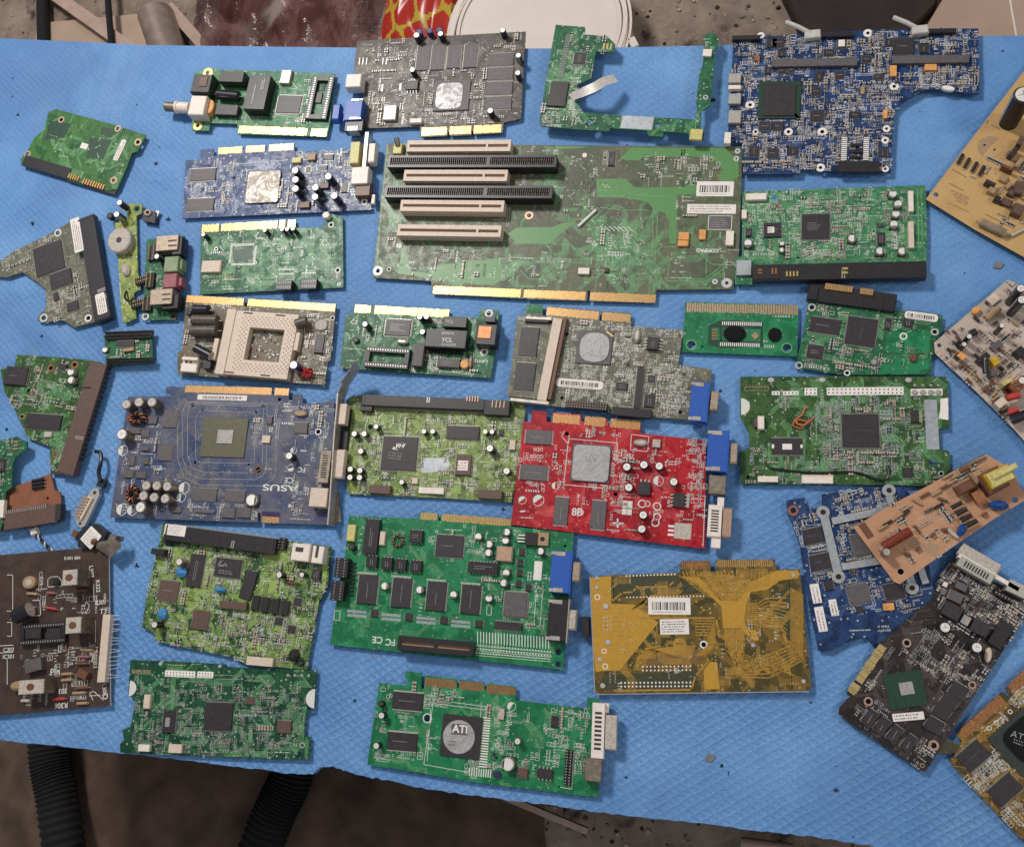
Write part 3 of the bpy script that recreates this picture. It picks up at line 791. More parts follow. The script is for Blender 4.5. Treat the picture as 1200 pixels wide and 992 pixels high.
# ------------------------------------------------------------------ the setting: quilted blue foam sheet over a dusty brown floor
def foam_material():
    t = NT('blue_foam'); v = t.coord()
    wv = t.t.nodes.new('ShaderNodeVectorMath'); wv.operation = 'ADD'
    nz = t.n('ShaderNodeTexNoise'); nz.inputs['Scale'].default_value = 0.05; nz.inputs['Detail'].default_value = 2; t.ln(v, nz.inputs['Vector'])
    sc = t.t.nodes.new('ShaderNodeVectorMath'); sc.operation = 'SCALE'; sc.inputs['Scale'].default_value = 3.0; t.ln(nz.outputs['Color'], sc.inputs[0])
    t.ln(v, wv.inputs[0]); t.ln(sc.outputs[0], wv.inputs[1])
    sx = t.t.nodes.new('ShaderNodeSeparateXYZ'); t.ln(wv.outputs[0], sx.inputs[0]); x, y = sx.outputs[0], sx.outputs[1]
    y2 = t.math('ADD', y, t.math('MULTIPLY', x, 0.18))
    a = t.math('MULTIPLY', t.math('ADD', t.math('DIVIDE', x, 9.0), t.math('DIVIDE', y2, 6.9)), math.pi)
    b = t.math('MULTIPLY', t.math('SUBTRACT', t.math('DIVIDE', x, 9.0), t.math('DIVIDE', y2, 6.9)), math.pi)
    h = t.math('MULTIPLY', t.math('ABSOLUTE', t.math('SINE', a)), t.math('ABSOLUTE', t.math('SINE', b)))
    h = t.math('SUBTRACT', 1.0, t.math('POWER', h, 0.6))
    sy = t.remap(y, -300, 250, 1.0, 0.45)
    h = t.math('MULTIPLY', h, sy)
    # each cell is worn by a different amount
    h = t.math('MULTIPLY', h, t.remap(t.noise(v, 0.012, 2), 0.35, 0.65, 0.45, 1.0))
    h = t.math('ADD', h, t.math('MULTIPLY', t.noise(v, 0.55, 3), 0.55))
    wr = t.n('ShaderNodeTexNoise'); wr.inputs['Scale'].default_value = 0.006; wr.inputs['Detail'].default_value = 3; wr.inputs['Distortion'].default_value = 1.5; t.ln(v, wr.inputs['Vector'])
    h = t.math('ADD', h, t.math('MULTIPLY', wr.outputs[0], 12.0))
    t.bump(h, 0.78, 0.0011)
    f = t.remap(t.noise(v, 0.01, 4, 0.6), 0.35, 0.65); g = t.remap(t.noise(v, 0.5, 3), 0.35, 0.65)
    c = t.mix(f, C((90, 140, 196)), C((114, 162, 212))); c = t.mix(t.math('MULTIPLY', g, 0.4), c, C((82, 124, 180)))
    c = t.mix(t.remap(t.noise(v, 0.0045, 5, 0.6), 0.46, 0.62, 0.0, 0.6), c, C((78, 118, 172)))
    c = t.mix(t.remap(t.noise(v, 0.03, 6, 0.7), 0.58, 0.72, 0.0, 0.5), c, C((104, 128, 160)))
    sp = t.remap(t.noise(v, 0.09, 5, 0.7), 0.66, 0.76); c = t.mix(t.math('MULTIPLY', sp, 0.5), c, C((66, 100, 156)))
    t.ln(c, t.b.inputs['Base Color']); t.b.inputs['Roughness'].default_value = 0.55
    t.b.inputs['Specular IOR Level'].default_value = 0.35
    MAT['blue_foam'] = t.m
foam_material()
def floor_material():
    t = NT('dusty_floor'); v = t.coord()
    n1 = t.noise(v, 0.012, 6, 0.65); n2 = t.noise(v, 0.05, 5, 0.7)
    c = t.mix(t.remap(n1, 0.35, 0.65), C((94, 80, 70)), C((146, 130, 116))); c = t.mix(t.math('MULTIPLY', t.remap(n2, 0.45, 0.7), 0.6), c, C((166, 140, 122)))
    c = t.mix(t.remap(t.noise(v, 0.03, 3), 0.6, 0.72), c, C((40, 22, 16)))
    t.ln(c, t.b.inputs['Base Color']); t.b.inputs['Roughness'].default_value = 0.7; t.bump(n2, 0.7, 0.004); MAT['dusty_floor'] = t.m
floor_material()
mat('dark_mat', (44, 32, 28), 0.8, 0, 0.4, 0.03, bump=0.5)
mat('brown_cloth', (92, 72, 60), 0.85, 0, 0.5, 0.03, bump=0.8)
mat('black_strap', (15, 12, 12), 0.85, 0, 0.5, 0.12, bump=0.8)
mat('lath_wood', (178, 152, 138), 0.65, 0, 0.2, 0.05)
mat('tube_metal', (158, 140, 130), 0.4, 0.5, 0.25, 0.05)
mat('lid_plastic', (226, 214, 204), 0.35, 0, 0.06, 0.02)
mat('bag_red', (176, 42, 30), 0.3, 0, 0.1, 0.03)
mat('bag_yellow', (184, 158, 52), 0.3, 0, 0.1, 0.03)
mat('box_beige', (176, 150, 132), 0.55, 0, 0.1, 0.02)
mat('crumb', (30, 40, 66), 0.6, 0, 0.4, 0.5)
mat('grey_crumb', (120, 116, 112), 0.6)
mat('rim_black', (28, 24, 26), 0.5)
def bag_material():
    t = NT('clear_bag'); v = t.coord(); c = t.mix(t.remap(t.noise(v, 0.02, 3), 0.4, 0.62), C((84, 56, 56)), C((146, 112, 108)))
    t.ln(c, t.b.inputs['Base Color']); t.b.inputs['Roughness'].default_value = 0.16; t.b.inputs['Alpha'].default_value = 0.62; t.bump(t.noise(v, 0.06, 4), 1.0, 0.006); MAT['clear_bag'] = t.m
bag_material()

FLOOR = -300.0
def P3(px, py, z): X, Y = G(px, py, z); return (X, Y)
mb = MB(); mb.lid([(-2500, -2500), (2500, -2500), (2500, 2500), (-2500, 2500)], FLOOR, 'dusty_floor')
props(mb.build('floor', smooth=False), kind='structure')

rs = random.Random(5)
edge_top = [(-60, 44), (0, 45), (90, 49), (170, 53), (250, 54), (330, 55), (420, 56), (520, 57), (640, 57), (760, 55), (850, 53), (960, 49), (1080, 43), (1200, 42), (1300, 40)]
edge_bot = [(1340, 1044), (1200, 1018), (1100, 1001), (1040, 993), (990, 986), (940, 978), (900, 974), (850, 968), (800, 962), (750, 957), (701, 951), (650, 944), (600, 937), (560, 932), (520, 927), (480, 920), (450, 913), (430, 910), (405, 903), (388, 897), (375, 899), (366, 906), (350, 907), (320, 903), (280, 898), (240, 893), (200, 888), (150, 883), (100, 877), (50, 871), (0, 867), (-60, 862)]
pts = []
for a, b in zip(edge_bot, edge_bot[1:]):
    for i in range(6): pts.append((a[0] + (b[0] - a[0]) * i / 6, a[1] + (b[1] - a[1]) * i / 6 + rs.uniform(-1.0, 1.0)))
out = [P3(x, y, 0) for x, y in edge_top + pts + edge_bot[-1:]]
mb = MB(); mb.slab(out, [], -9, 0, 'blue_foam', 'blue_foam')
props(mb.build('foam_sheet', smooth=False), kind='structure')
mb = MB(); mb.slab([P3(x, y, -10) for x, y in ((-80, 62), (1320, 62), (1320, 1000), (960, 950), (600, 905), (360, 872), (-80, 832))], [], FLOOR, -9.2, 'dark_mat', 'dark_mat')
props(mb.build('table_top', smooth=False), kind='structure')

def solo(name, label, cat, build, kind=None, group=None):
    m = MB(); build(m)
    xs = [v[0] for v in m.v]; ys = [v[1] for v in m.v]; zs = [v[2] for v in m.v]
    cx, cy, cz = sum(xs) / len(xs), sum(ys) / len(ys), min(zs)
    m.v = [(x - cx, y - cy, z - cz) for x, y, z in m.v]
    o = m.build(name); o.location = (cx * MM, cy * MM, cz * MM); return props(o, label, cat, group, kind)

def lath(p0, p1, w, z, m, t=8):
    def f(mb):
        a, b = P3(*p0, z), P3(*p1, z); L = math.hypot(b[0] - a[0], b[1] - a[1])
        mb.box((a[0] + b[0]) / 2, (a[1] + b[1]) / 2, L, w, z - t, z, m, math.atan2(b[1] - a[1], b[0] - a[0]), None, 0.8)
    return f
solo('wooden_lath', 'long pale wooden lath slanting across the top left corner', 'lath', lath((30, -30), (200, 90), 17, FLOOR + 25, 'lath_wood'))
solo('wooden_lath', 'short pale lath just right of the grey tube', 'lath', lath((196, 6), (270, 90), 15, FLOOR + 22, 'lath_wood'))
solo('wooden_lath', 'pale flat offcut left of the grey tube, behind the long lath', 'lath', lath((40, 50), (175, 38), 62, FLOOR + 8, 'box_beige'))
def tube_f(mb):
    a, b = P3(172, 6, FLOOR + 48), P3(208, 110, FLOOR + 48); mb.tube((a[0], a[1], FLOOR + 26), (b[0], b[1], FLOOR + 26), 24, 'tube_metal', 28)
solo('metal_tube', 'dull grey metal tube lying past the foam edge at top left', 'tube', tube_f)
def bar(p0, p1, r, z, m):
    def f(mb):
        a, b = P3(*p0, z), P3(*p1, z); mb.tube((a[0], a[1], z), (b[0], b[1], z), r, m, 12)
    return f
solo('black_bar', 'thin black bar standing out left of the grey tube', 'bar', bar((124, -30), (132, 70), 4.4, FLOOR + 30, 'black_strap'))
solo('black_bar', 'thick black bar near the top left corner', 'bar', bar((50, -30), (52, 80), 9, FLOOR + 12, 'black_strap'))
def crumple(mb, x0, x1, y0, y1, z, amp, m, seed, n=34, fn=None):
    R = random.Random(seed); ph = [(R.uniform(0.02, 0.06), R.uniform(0.004, 0.03), R.uniform(0, 6), R.uniform(0.3, 1)) for _ in range(9)]
    a, b = P3(x0, y0, z), P3(x1, y1, z); idx = []
    for j in range(n + 1):
        row = []
        for i in range(n + 1):
            u, v = i / n, j / n; X = a[0] + (b[0] - a[0]) * u; Y = a[1] + (b[1] - a[1]) * v
            h = sum(q[3] * abs(math.sin(q[0] * X + q[1] * Y * (1 if k % 2 else -1) + q[2])) for k, q in enumerate(ph)) / 5
            e = min(1, 5 * u, 5 * (1 - u), 5 * v + 0.2, 5 * (1 - v))
            mb.v.append((X + 4 * math.sin(Y * 0.06), Y, z + amp * (h * e) * (0.6 + e * 0.4))); row.append(len(mb.v) - 1)
        idx.append(row)
    for j in range(n):
        for i in range(n):
            mm_ = m if not fn else fn((i + 0.5) / n, (j + 0.5) / n)
            mb.face([idx[j][i], idx[j][i + 1], idx[j + 1][i + 1], idx[j + 1][i]], mb.mi(mm_))
    # underside so the bag is a closed body
    mb.lid([(a[0], a[1]), (b[0], a[1]), (b[0], b[1]), (a[0], b[1])], z, m)
solo('plastic_bag', 'crumpled translucent plastic bag between the tube and the red packet', 'bag', lambda m: crumple(m, 215, 452, 140, -60, FLOOR + 1, 60, 'clear_bag', 3, 60))
solo('food_wrap', 'dark red bundle seen inside the crumpled clear bag', 'bundle', lambda m: crumple(m, 245, 420, 120, -60, FLOOR + 0.5, 24, 'red_brown', 8, 20))
def packet(u, v):
    s = math.sin(u * 13 - 9 * v) + 0.8 * math.sin(v * 24 + u * 9 + 1.0)
    return 'bag_yellow' if abs(s) < 0.33 else 'bag_red'
solo('snack_packet', 'glossy red packet with yellow flame stripes beside the bucket lid', 'packet', lambda m: crumple(m, 445, 565, 130, -60, FLOOR + 2, 34, 'bag_red', 4, 70, packet))
def lid_f(mb):
    c = P3(630, 34, FLOOR + 60); z = FLOOR + 52; R = 110
    mb.cyl(c[0], c[1], R - 12, z, z + 7, 'lid_plastic', None, 64, 1.0)
    for r0, r1, h in ((R - 14, R - 10, 9), (R - 8, R - 3, 13), (R - 1, R + 2, 8)): mb.washer(c[0], c[1], r0, r1, z + h - 3, 'lid_plastic', 64, 3)
    mb.cyl(c[0], c[1], R, FLOOR, z + 3, 'lid_plastic', None, 64, 1.0)
    mb.box(c[0] + R + 3, c[1] - 30, 9, 14, z - 4, z + 8, 'lid_plastic', 0.4, None, 1.0)
solo('plastic_bucket', 'round off-white bucket with ribbed lid behind the grey graphics card', 'bucket', lid_f)
def dark_f(mb):
    mb.prism([P3(x, y, FLOOR + 26) for x, y in ((905, -40), (1110, -40), (1100, 0), (1075, 26), (1050, 100), (965, 100), (935, 20))], FLOOR, FLOOR + 22, 'dark_mat', None, 3)
solo('dark_case', 'dark brown case lying behind the blue laptop motherboard', 'case', dark_f)
def box_f(mb):
    mb.prism([P3(x, y, FLOOR + 36) for x, y in ((1104, 0), (1128, -40), (1300, -40), (1300, 80), (1080, 110), (1076, 46))], FLOOR, FLOOR + 36, 'box_beige', None, 2)
    a, b = P3(1178, -30, FLOOR + 36), P3(1194, 60, FLOOR + 36); mb.strip(a, b, 2, FLOOR + 36.3, 'lid_plastic')
solo('cardboard_box', 'smooth beige box in the top right corner past the foam', 'box', box_f)
def cloth_f(mb): crumple(mb, -80, 640, 1120, 800, FLOOR + 2, 18, 'brown_cloth', 11, 60)
solo('brown_cloth', 'rumpled dark brown cloth below the lower foam edge', 'cloth', cloth_f)
def hose(p, r, z):
    def f(mb):
        P = smooth_path([(*P3(x, y, z), z) for x, y in p], 26); n = 12; i0 = len(mb.v); mi = mb.mi('black_strap')
        for k, q in enumerate(P):
            d = (P[min(k + 1, len(P) - 1)] - P[max(k - 1, 0)]).normalized(); u = Vector((-d.y, d.x, 0)); rr = r * (1.0 if k % 2 else 0.9)
            for a in range(n): t = 2 * math.pi * a / n; v = q + u * rr * math.cos(t) + Vector((0, 0, 1)) * rr * math.sin(t); mb.v.append(tuple(v))
        for k in range(len(P) - 1):
            for a in range(n): b_ = (a + 1) % n; mb.face([i0 + k * n + a, i0 + k * n + b_, i0 + (k + 1) * n + b_, i0 + (k + 1) * n + a], mi)
    return f
solo('ribbed_hose', 'thick black ribbed hose crossing the brown cloth at bottom left', 'hose', hose([(60, 790), (58, 880), (68, 940), (84, 1060)], 23, FLOOR + 44))
solo('ribbed_hose', 'curved black ribbed hose below the dark green optical drive board', 'hose', hose([(356, 820), (342, 905), (318, 960), (282, 1060)], 24, FLOOR + 44))
solo('wooden_lath', 'thin pale lath under the foam below the small green graphics card', 'lath', lath((570, 925), (688, 974), 6, FLOOR + 60, 'lath_wood'))
solo('metal_tube', 'short brass coloured rod peeking out under the foam at bottom right', 'rod', bar((868, 986), (930, 994), 5, FLOOR + 46, 'lath_wood'))

def crumbs(mb):
    R = random.Random(9)
    P = [(15, 92), (13, 72), (160, 123), (187, 173), (183, 192), (182, 213), (196, 222), (102, 165), (38, 262), (198, 257), (160, 660), (161, 662), (854, 906), (980, 897), (1000, 720), (866, 745), (950, 823), (1175, 60), (1130, 320), (812, 110), (735, 170), (590, 596), (588, 600), (450, 912), (100, 530), (1152, 590), (980, 925), (935, 500), (1160, 372), (1012, 985), (1000, 980), (1020, 984), (1178, 44), (872, 636), (700, 625), (30, 620), (575, 430)]
    for x, y in P + [(R.uniform(0, 1200), R.uniform(60, 940)) for _ in range(70)]:
        a = P3(x, y, 0); s = R.uniform(0.3, 0.8) if R.random() < 0.7 else R.uniform(0.9, 1.7)
        if y > 850 + x * 0.13: continue
        for _ in range(R.randint(1, 3)): mb.prism([(a[0] + R.uniform(-1, 1) * s + s * math.cos(t) * R.uniform(0.5, 1.2), a[1] + R.uniform(-.6, .6) * s + s * math.sin(t) * R.uniform(0.5, 1.2)) for t in (0, 1.1, 2.3, 3.4, 4.6, 5.5)], 0, s * R.uniform(0.4, 1.1), R.choice(('crumb', 'crumb', 'rim_black')), None, s * 0.2)
    for x, y in ((1170, 311), (832, 887)):
        a = P3(x, y, 0)
        mb.prism([(a[0] - 4, a[1] - 2), (a[0] + 1, a[1] - 3), (a[0] + 4, a[1] + 1), (a[0] - 1, a[1] + 3)], 0, 1.2, 'grey_crumb')
solo('crumbs', 'dark crumbs and flakes scattered over the blue foam', 'debris', crumbs, 'stuff')

def grit(mb):
    R = random.Random(21)
    for i in range(900):
        x, y = (R.uniform(-20, 1220), R.uniform(-30, 60)) if i % 2 else (R.uniform(300, 1220), R.uniform(880, 1020))
        a = P3(x, y, FLOOR); s = R.uniform(0.8, 3.2)
        mb.prism([(a[0] + s * math.cos(t) * R.uniform(0.5, 1.2), a[1] + s * math.sin(t) * R.uniform(0.5, 1.2)) for t in (0, 1.1, 2.3, 3.4, 4.6, 5.5)], FLOOR, FLOOR + s * R.uniform(0.4, 1.0), R.choice(('box_beige', 'dark_mat', 'brown_cloth', 'grey_crumb')), None, s * 0.2)
solo('grit', 'small stones and litter strewn over the dusty floor', 'debris', grit, 'stuff')

# ------------------------------------------------------------------ the boards, top row
F1 = (0, 0, 3.967)
b = Board('hard_drive_board', 'bare green hard drive board with black side connector, alone at top left', 'circuit board', F1, 16,
    [(225, 522), (262, 508), (530, 580), (560, 590), (678, 628), (640, 705), (612, 712), (606, 735), (545, 880), (500, 888), (100, 768), (96, 740), (128, 702), (160, 640), (205, 604)], 'pcb_hdd_green', 4,
    holes=[(285, 557, 8, 'red_copper'), (548, 598, 8, 'red_copper'), (641, 661, 9, 'red_copper'), (528, 838, 9, 'red_copper'), (128, 716, 8, 'red_copper')])
b.block('interface_connector', 215, 775, 225, 50, 2.2, 'plastic_black', z0=-1.5, bev=0.4)
b.block('interface_connector', 430, 848, 235, 50, 1.2, 'plastic_black', z0=-2, bev=0.4)
b.combs(345, 825, 55, 22, 5, 'gold', None, 1.3); b.combs(437, 858, 108, 24, 9, 'gold', None, 1.3)
b.sticker(557, 698, 105, 22, -65, 'text', rnd=1.5); b.block('label_square', 391, 679, 32, 26, 0.3, 'paper', bev=0)
b.pour([[(230, 560), (330, 575), (300, 640), (210, 650)], [(420, 640), (520, 650), (480, 740), (400, 735)], [(470, 590), (530, 600), (520, 640), (470, 625)]], 'mask_dark_green', name='dark_mask_area')
b.traces([((180, 540, 640, 820), 26)], 'trace_green', 0.4, 0.9)
b.smd([((200, 540, 620, 820), 14)], 'po')

F2 = (180, 0, 4.508)
b = Board('network_card', 'small green network card with round coaxial plug on its left end', 'network card', F2, 1.8,
    [(348, 368), (700, 378), (957, 388), (935, 628), (916, 722), (446, 708), (441, 655), (300, 650), (293, 692), (204, 688), (203, 640), (215, 385), (300, 363)], 'pcb_mint', 3,
    holes=[(286, 385, 10, 'pale_gold', 2.6), (233, 665, 9, 'pale_gold', 2.6)])
b.fingers(450, 683, 914, 702, 40, [(0, 0.78), (0.825, 1)], 'pale_gold', 1.2, wide=True)
b.dip(876, 515, 112, 222, socket=True, ht=4); b.block('chip', 868, 515, 40, 55, 1.5, 'chip_black'); b.block('chip_carrier', 876, 460, 60, 40, 0.3, 'pcb_dark_green')
b.chip(714, 550, 125, 92, 'q', 1.6, mark=1); b.block('crystal', 697, 404, 52, 72, 4, 'steel', bev=0.8)
o = b.block('isolation_module', 545, 488, 110, 175, 12, 'plastic_black')
b.text('OL?', 580, 440, 22, 80, z=9.05, name='printed_mark', par=o) if False else None
b.sticker(530, 490, 18, 130, None, 'text', 'plastic_black', 0.2, 'printed_mark', 'white_ink', z0=12.02); b.sticker(578, 440, 24, 70, None, 'text', 'plastic_black', 0.2, 'printed_mark', 'white_ink', z0=12.02)
b.block('relay', 412, 405, 125, 55, 10, 'chip_black', bev=0.5); b.lying(340, 500, 450, 510, 24, 'sleeve_black', 'relay', z=5); b.block('relay', 385, 580, 115, 50, 6, 'chip_black')
b.sticker(395, 505, 90, 14, None, 'text', 'sleeve_black', 0.2, 'printed_mark', 'white_ink', z0=8.4)
b.block('phone_socket', 252, 440, 100, 95, 12, 'plastic_black', bev=0.8); b.block('socket_latch', 262, 430, 40, 50, 12.8, 'ceramic_brown')
o = b.block('coaxial_plug', 230, 555, 82, 100, 12, 'plastic_white', bev=0.8)
x0, y0 = b.L(190, 570, 7); x1, y1 = b.L(120, 566, 7); x2, y2 = b.L(64, 562, 7)
m = MB(); m.tube((x0, y0, 8), (x1, y1, 8), 5.2, 'plastic_white', 18); m.tube((x1, y1, 8), (x2, y2, 8), 4.6, 'dull_steel', 18); m.tube((x1 + 2, y1, 8), (x1, y1, 8), 6.0, 'plastic_white', 18); m.build('plug_barrel', o)
b.disc(294, 562, 22, 36, 7, 'orange_part', name='ceramic_capacitor')
b.smd([((440, 380, 820, 640), 60), ((300, 610, 920, 660), 25)], 'cpstr', big=0.05)
b.lines([[(720, 420), (760, 470), (730, 470)], [(600, 600), (900, 640)]], 0.5, 'white_ink')

F3 = (390, 0, 4.8)
b = Board('graphics_card', 'dark grey graphics card with blue video socket overhanging the top foam edge', 'graphics card', F3, -2,
    [(138, 232), (450, 212), (1085, 178), (1058, 668), (962, 690), (955, 748), (795, 757), (790, 738), (782, 738), (780, 760), (660, 765), (655, 742), (648, 742), (645, 765), (497, 772), (490, 712), (182, 722), (186, 590), (118, 392)], 'pcb_graphite', 3)
b.fingers(500, 742, 950, 722, 44, [(0, 0.315), (0.355, 0.62), (0.655, 1)], 'gold', 0.9)
b.bga(668, 537, 200, 165, 'chip_grey', 'grey_paste', -14, 2, 150, 145, 1.4, 0.5, rnd=7)
for x, y, w, h in ((510, 325, 78, 140), (592, 322, 76, 140), (681, 318, 76, 130), (775, 314, 76, 130), (945, 335, 145, 70), (942, 414, 148, 70), (935, 496, 150, 74), (930, 578, 150, 72)): b.chip(x, y, w, h, 'v' if w > h else 'h', 1.0, mat='chip_grey', mark=1, inkm='trace_grey', reach=0.7)
for x, y, r in ((470, 198, 18), (605, 190, 17), (955, 170, 17), (1043, 312, 17), (1040, 410, 17), (885, 622, 18), (447, 392, 16)): b.cap(x, y, r, 7.5)
for x, y in ((484, 178), (543, 172), (598, 168)): b.cap(x, y, 19, 5, 'sleeve_purple', 'sleeve_purple', stripe=False)
b.block('svideo_connector', 115, 452, 85, 72, 11, 'plastic_white', bev=0.7)
b.dsub(116, 615, 92, 118, 11, (20, 632, 40, 90), shm='plastic_blue'); b.block('socket_skirt', 118, 705, 100, 60, 9, 'plastic_black'); b.block('screw_lug', 110, 722, 60, 24, 9.8, 'steel')
b.block('crystal', 320, 633, 72, 82, 3.8, 'steel', bev=0.8); b.block('wire_socket', 466, 678, 66, 24, 4, 'plastic_white')
b.chip(445, 478, 66, 50, 'v', 3, reach=2, pitch=2.2); b.combs(380, 490, 12, 80, 1); b.combs(278, 495, 10, 80, 1)
for x in (150, 170, 190, 282, 302): b.combs(x, 345, 6, 75, 1, 'solder')
b.smd([((190, 230, 470, 700), 240), ((440, 380, 860, 700), 220), ((860, 200, 1060, 320), 40), ((490, 620, 1050, 700), 50)], 'crrprrcrt', 'trace_grey', big=0.06)
b.traces([((200, 230, 1050, 700), 60)], 'trace_grey', 0.3)

F4 = (620, 0, 4.8)
b = Board('button_frame_board', 'thin green U-shaped board with grey ribbon tail, raised off the foam', 'circuit board', F4, 3,
    [(150, 140), (315, 153), (315, 195), (440, 205), (485, 250), (475, 297), (375, 292), (350, 440), (272, 480), (266, 560), (300, 632), (530, 650), (700, 660), (930, 672), (945, 620), (940, 575), (960, 400), (975, 375), (985, 280), (978, 225), (998, 190), (1040, 185), (1066, 220), (1062, 262), (1045, 290), (1020, 590), (970, 625), (965, 722), (985, 745), (980, 785), (905, 785), (895, 752), (755, 740), (755, 770), (670, 765), (665, 735), (455, 722), (455, 740), (265, 728), (65, 708), (58, 685), (100, 420)], 'pcb_green', 11,
    holes=[(340, 690, 20), (722, 706, 15), (960, 454, 6), (960, 478, 6), (202, 640, 7), (993, 548, 8, 'solder')])
b.chip(285, 327, 66, 66, 'q', 1.2, mark=2); b.block('chip', 163, 527, 98, 138, 2, 'chip_black', ang=3); b.combs(200, 318, 250, 30, 26, 'grey_ink', 101, 0.5)
b.combs(440, 262, 60, 34, 3, 'pale_gold', 5); b.block('foil_pad', 608, 690, 178, 72, 0.15, 'foil_tape', bev=0)
def ribbon():
    L = [(240, 555, 1.2), (255, 540, 3), (300, 520, 9), (370, 490, 12), (420, 460, 10), (487, 440, 4)]; w = 24; mb = MB(); top = []; low = []
    P = smooth_path([(*b.L(x, y, z), b.th + z) for x, y, z in L], 6)
    for i, q in enumerate(P):
        d = (P[min(i + 1, len(P) - 1)] - P[max(i - 1, 0)]); d.z = 0; d.normalize(); n = Vector((-d.y, d.x, 0)) * 4.6
        for g, zz in ((1, 0.15), (-1, 0.15), (-1, 0), (1, 0)): mb.v.append((q.x + n.x * g, q.y + n.y * g, q.z + zz))
    mi = mb.mi('flex_grey')
    for i in range(len(P) - 1):
        for k in range(4): mb.face([i * 4 + k, i * 4 + (k + 1) % 4, i * 4 + 4 + (k + 1) % 4, i * 4 + 4 + k], mi)
    mb.build('ribbon_cable', b.e)
ribbon()
b.block('switch', 940, 755, 70, 60, 3, 'plastic_yellow', bev=0.4); b.block('switch', 1003, 296, 50, 40, 2.4, 'plastic_white')
b.smd([((70, 610, 270, 710), 110), ((220, 180, 440, 440), 70), ((210, 450, 270, 620), 22), ((100, 460, 290, 600), 16), ((980, 260, 1040, 330), 6)], 'cpprtst')
b.traces([((70, 160, 300, 700), 26), ((300, 650, 960, 740), 14)], 'trace_green', 0.35)

F5 = (840, 0, 3.3333)
b = Board('laptop_motherboard', 'big blue laptop motherboard with two white levers on its top edge', 'motherboard', F5, -0.5,
    [(65, 150), (240, 140), (340, 130), (520, 122), (800, 112), (1022, 112), (1026, 365), (985, 369), (930, 358), (860, 350), (800, 356), (750, 385), (710, 412), (692, 438), (680, 674), (480, 672), (330, 655), (322, 680), (104, 682), (100, 560), (42, 545), (55, 330)], 'pcb_navy', 5, side='rim_black',
    holes=[(693, 338, 7, 'paper', 2.6), (412, 515, 8, 'paper', 2.4), (280, 515, 7, 'paper', 2.4), (152, 515, 6, 'paper', 2), (130, 410, 7, 'paper', 2.6), (405, 655, 7, 'paper', 2.6), (658, 548, 6, 'paper', 2.6), (663, 503, 6, 'paper', 2.6), (658, 660, 6, 'paper', 2.4), (590, 130, 7, 'paper', 2.6), (172, 139, 6, 'paper', 2.4)])
b.bga(245, 390, 165, 145, 'bga_green', 'chip_black', 0, 0, 125, 122, 1.0, 1.0)
b.block('contact_tab', 312, 453, 26, 12, 1.0, 'pale_gold', ang=50)
for x, y, w, h in ((730, 180, 80, 64), (215, 168, 40, 36), (254, 208, 30, 26), (488, 172, 34, 34), (388, 355, 36, 30), (392, 452, 54, 44), (187, 492, 44, 34), (240, 492, 40, 34), (145, 590, 40, 40), (220, 598, 44, 36), (298, 588, 36, 34), (480, 292, 36, 30), (808, 190, 40, 34), (400, 295, 32, 40), (585, 230, 36, 26), (255, 275, 30, 22), (290, 272, 26, 22), (200, 275, 26, 26), (438, 205, 40, 26), (672, 165, 30, 30), (540, 448, 40, 26), (648, 598, 34, 30), (630, 300, 36, 18), (240, 165, 46, 38)): b.chip(x, y, w, h, b.rng.choice('qqvh'), 1.1, mark=1, pitch=0.8, reach=0.6)
b.block('memory_slot', 380, 243, 335, 30, 3.4, 'chip_grey', bev=0.3); b.block('memory_slot', 835, 231, 300, 30, 3.4, 'chip_grey', bev=0.3)
b.block('interface_connector', 555, 650, 162, 42, 4, 'plastic_black'); b.combs(497, 582, 22, 92, 12, 'paper', None, 0.6, 'edge_contacts', 0.6); b.combs(583, 582, 22, 92, 12, 'paper', None, 0.6, 'edge_contacts', 0.6)
b.block('card_slot', 545, 590, 50, 12, 2, 'plastic_black'); b.block('card_slot', 545, 565, 46, 10, 2, 'plastic_black'); b.block('card_slot', 545, 612, 46, 10, 2, 'plastic_black')
b.block('tantalum_capacitor', 690, 276, 26, 42, 2.4, 'orange_part'); b.block('tantalum_capacitor', 836, 262, 48, 24, 2.4, 'orange_part'); b.block('tantalum_capacitor', 488, 168, 26, 26, 2.4, 'plastic_white'); b.block('tantalum_capacitor', 158, 228, 22, 20, 2, 'copper'); b.block('tantalum_capacitor', 570, 352, 16, 30, 2, 'ceramic_tan'); b.block('tantalum_capacitor', 658, 445, 18, 34, 2, 'orange_part')
for y, h in ((305, 36), (340, 16), (385, 40), (455, 50)): b.block('port', 70, y, 50, h, 4, 'lead_metal' if h > 20 else 'plastic_white', bev=0.5)
b.block('port', 42, 538, 26, 44, 5, 'plastic_white')
for x0, y0, x1, y1 in ((370, 130, 270, 84), (790, 112, 690, 66)):
    m = MB(); a = b.L(x0, y0, 4); c = b.L(x1, y1, 6); m.path([(a[0], a[1], b.th + 3), ((a[0] + c[0]) / 2, (a[1] + c[1]) / 2, b.th + 5), (c[0], c[1], b.th + 5)], 2.0, 'flex_grey'); m.box(a[0] + 1, a[1] - 1, 13, 8, b.th, b.th + 5, 'flex_grey', 0.1, None, 1.0); m.build('lever', b.e)
for x in (115, 455, 880): b.block('edge_socket', x, 150 - x * 0.035, 110 if x != 455 else 160, 16, 4, 'plastic_black')
b.disc(905, 343, 26, 10, 3, 'paper', ang=10, name='cable_socket')
b.pour([[(830, 115), (1010, 120), (1010, 205), (830, 215)], [(355, 530), (470, 530), (470, 640), (355, 640)]], 'pcb_navy', name='bare_mask_area', z=0.02)
b.smd([((60, 150, 680, 672), 1900), ((600, 120, 1020, 360), 520), ((860, 270, 1020, 360), 120)], 'ccrrppsstb', 'paper', big=0.1)
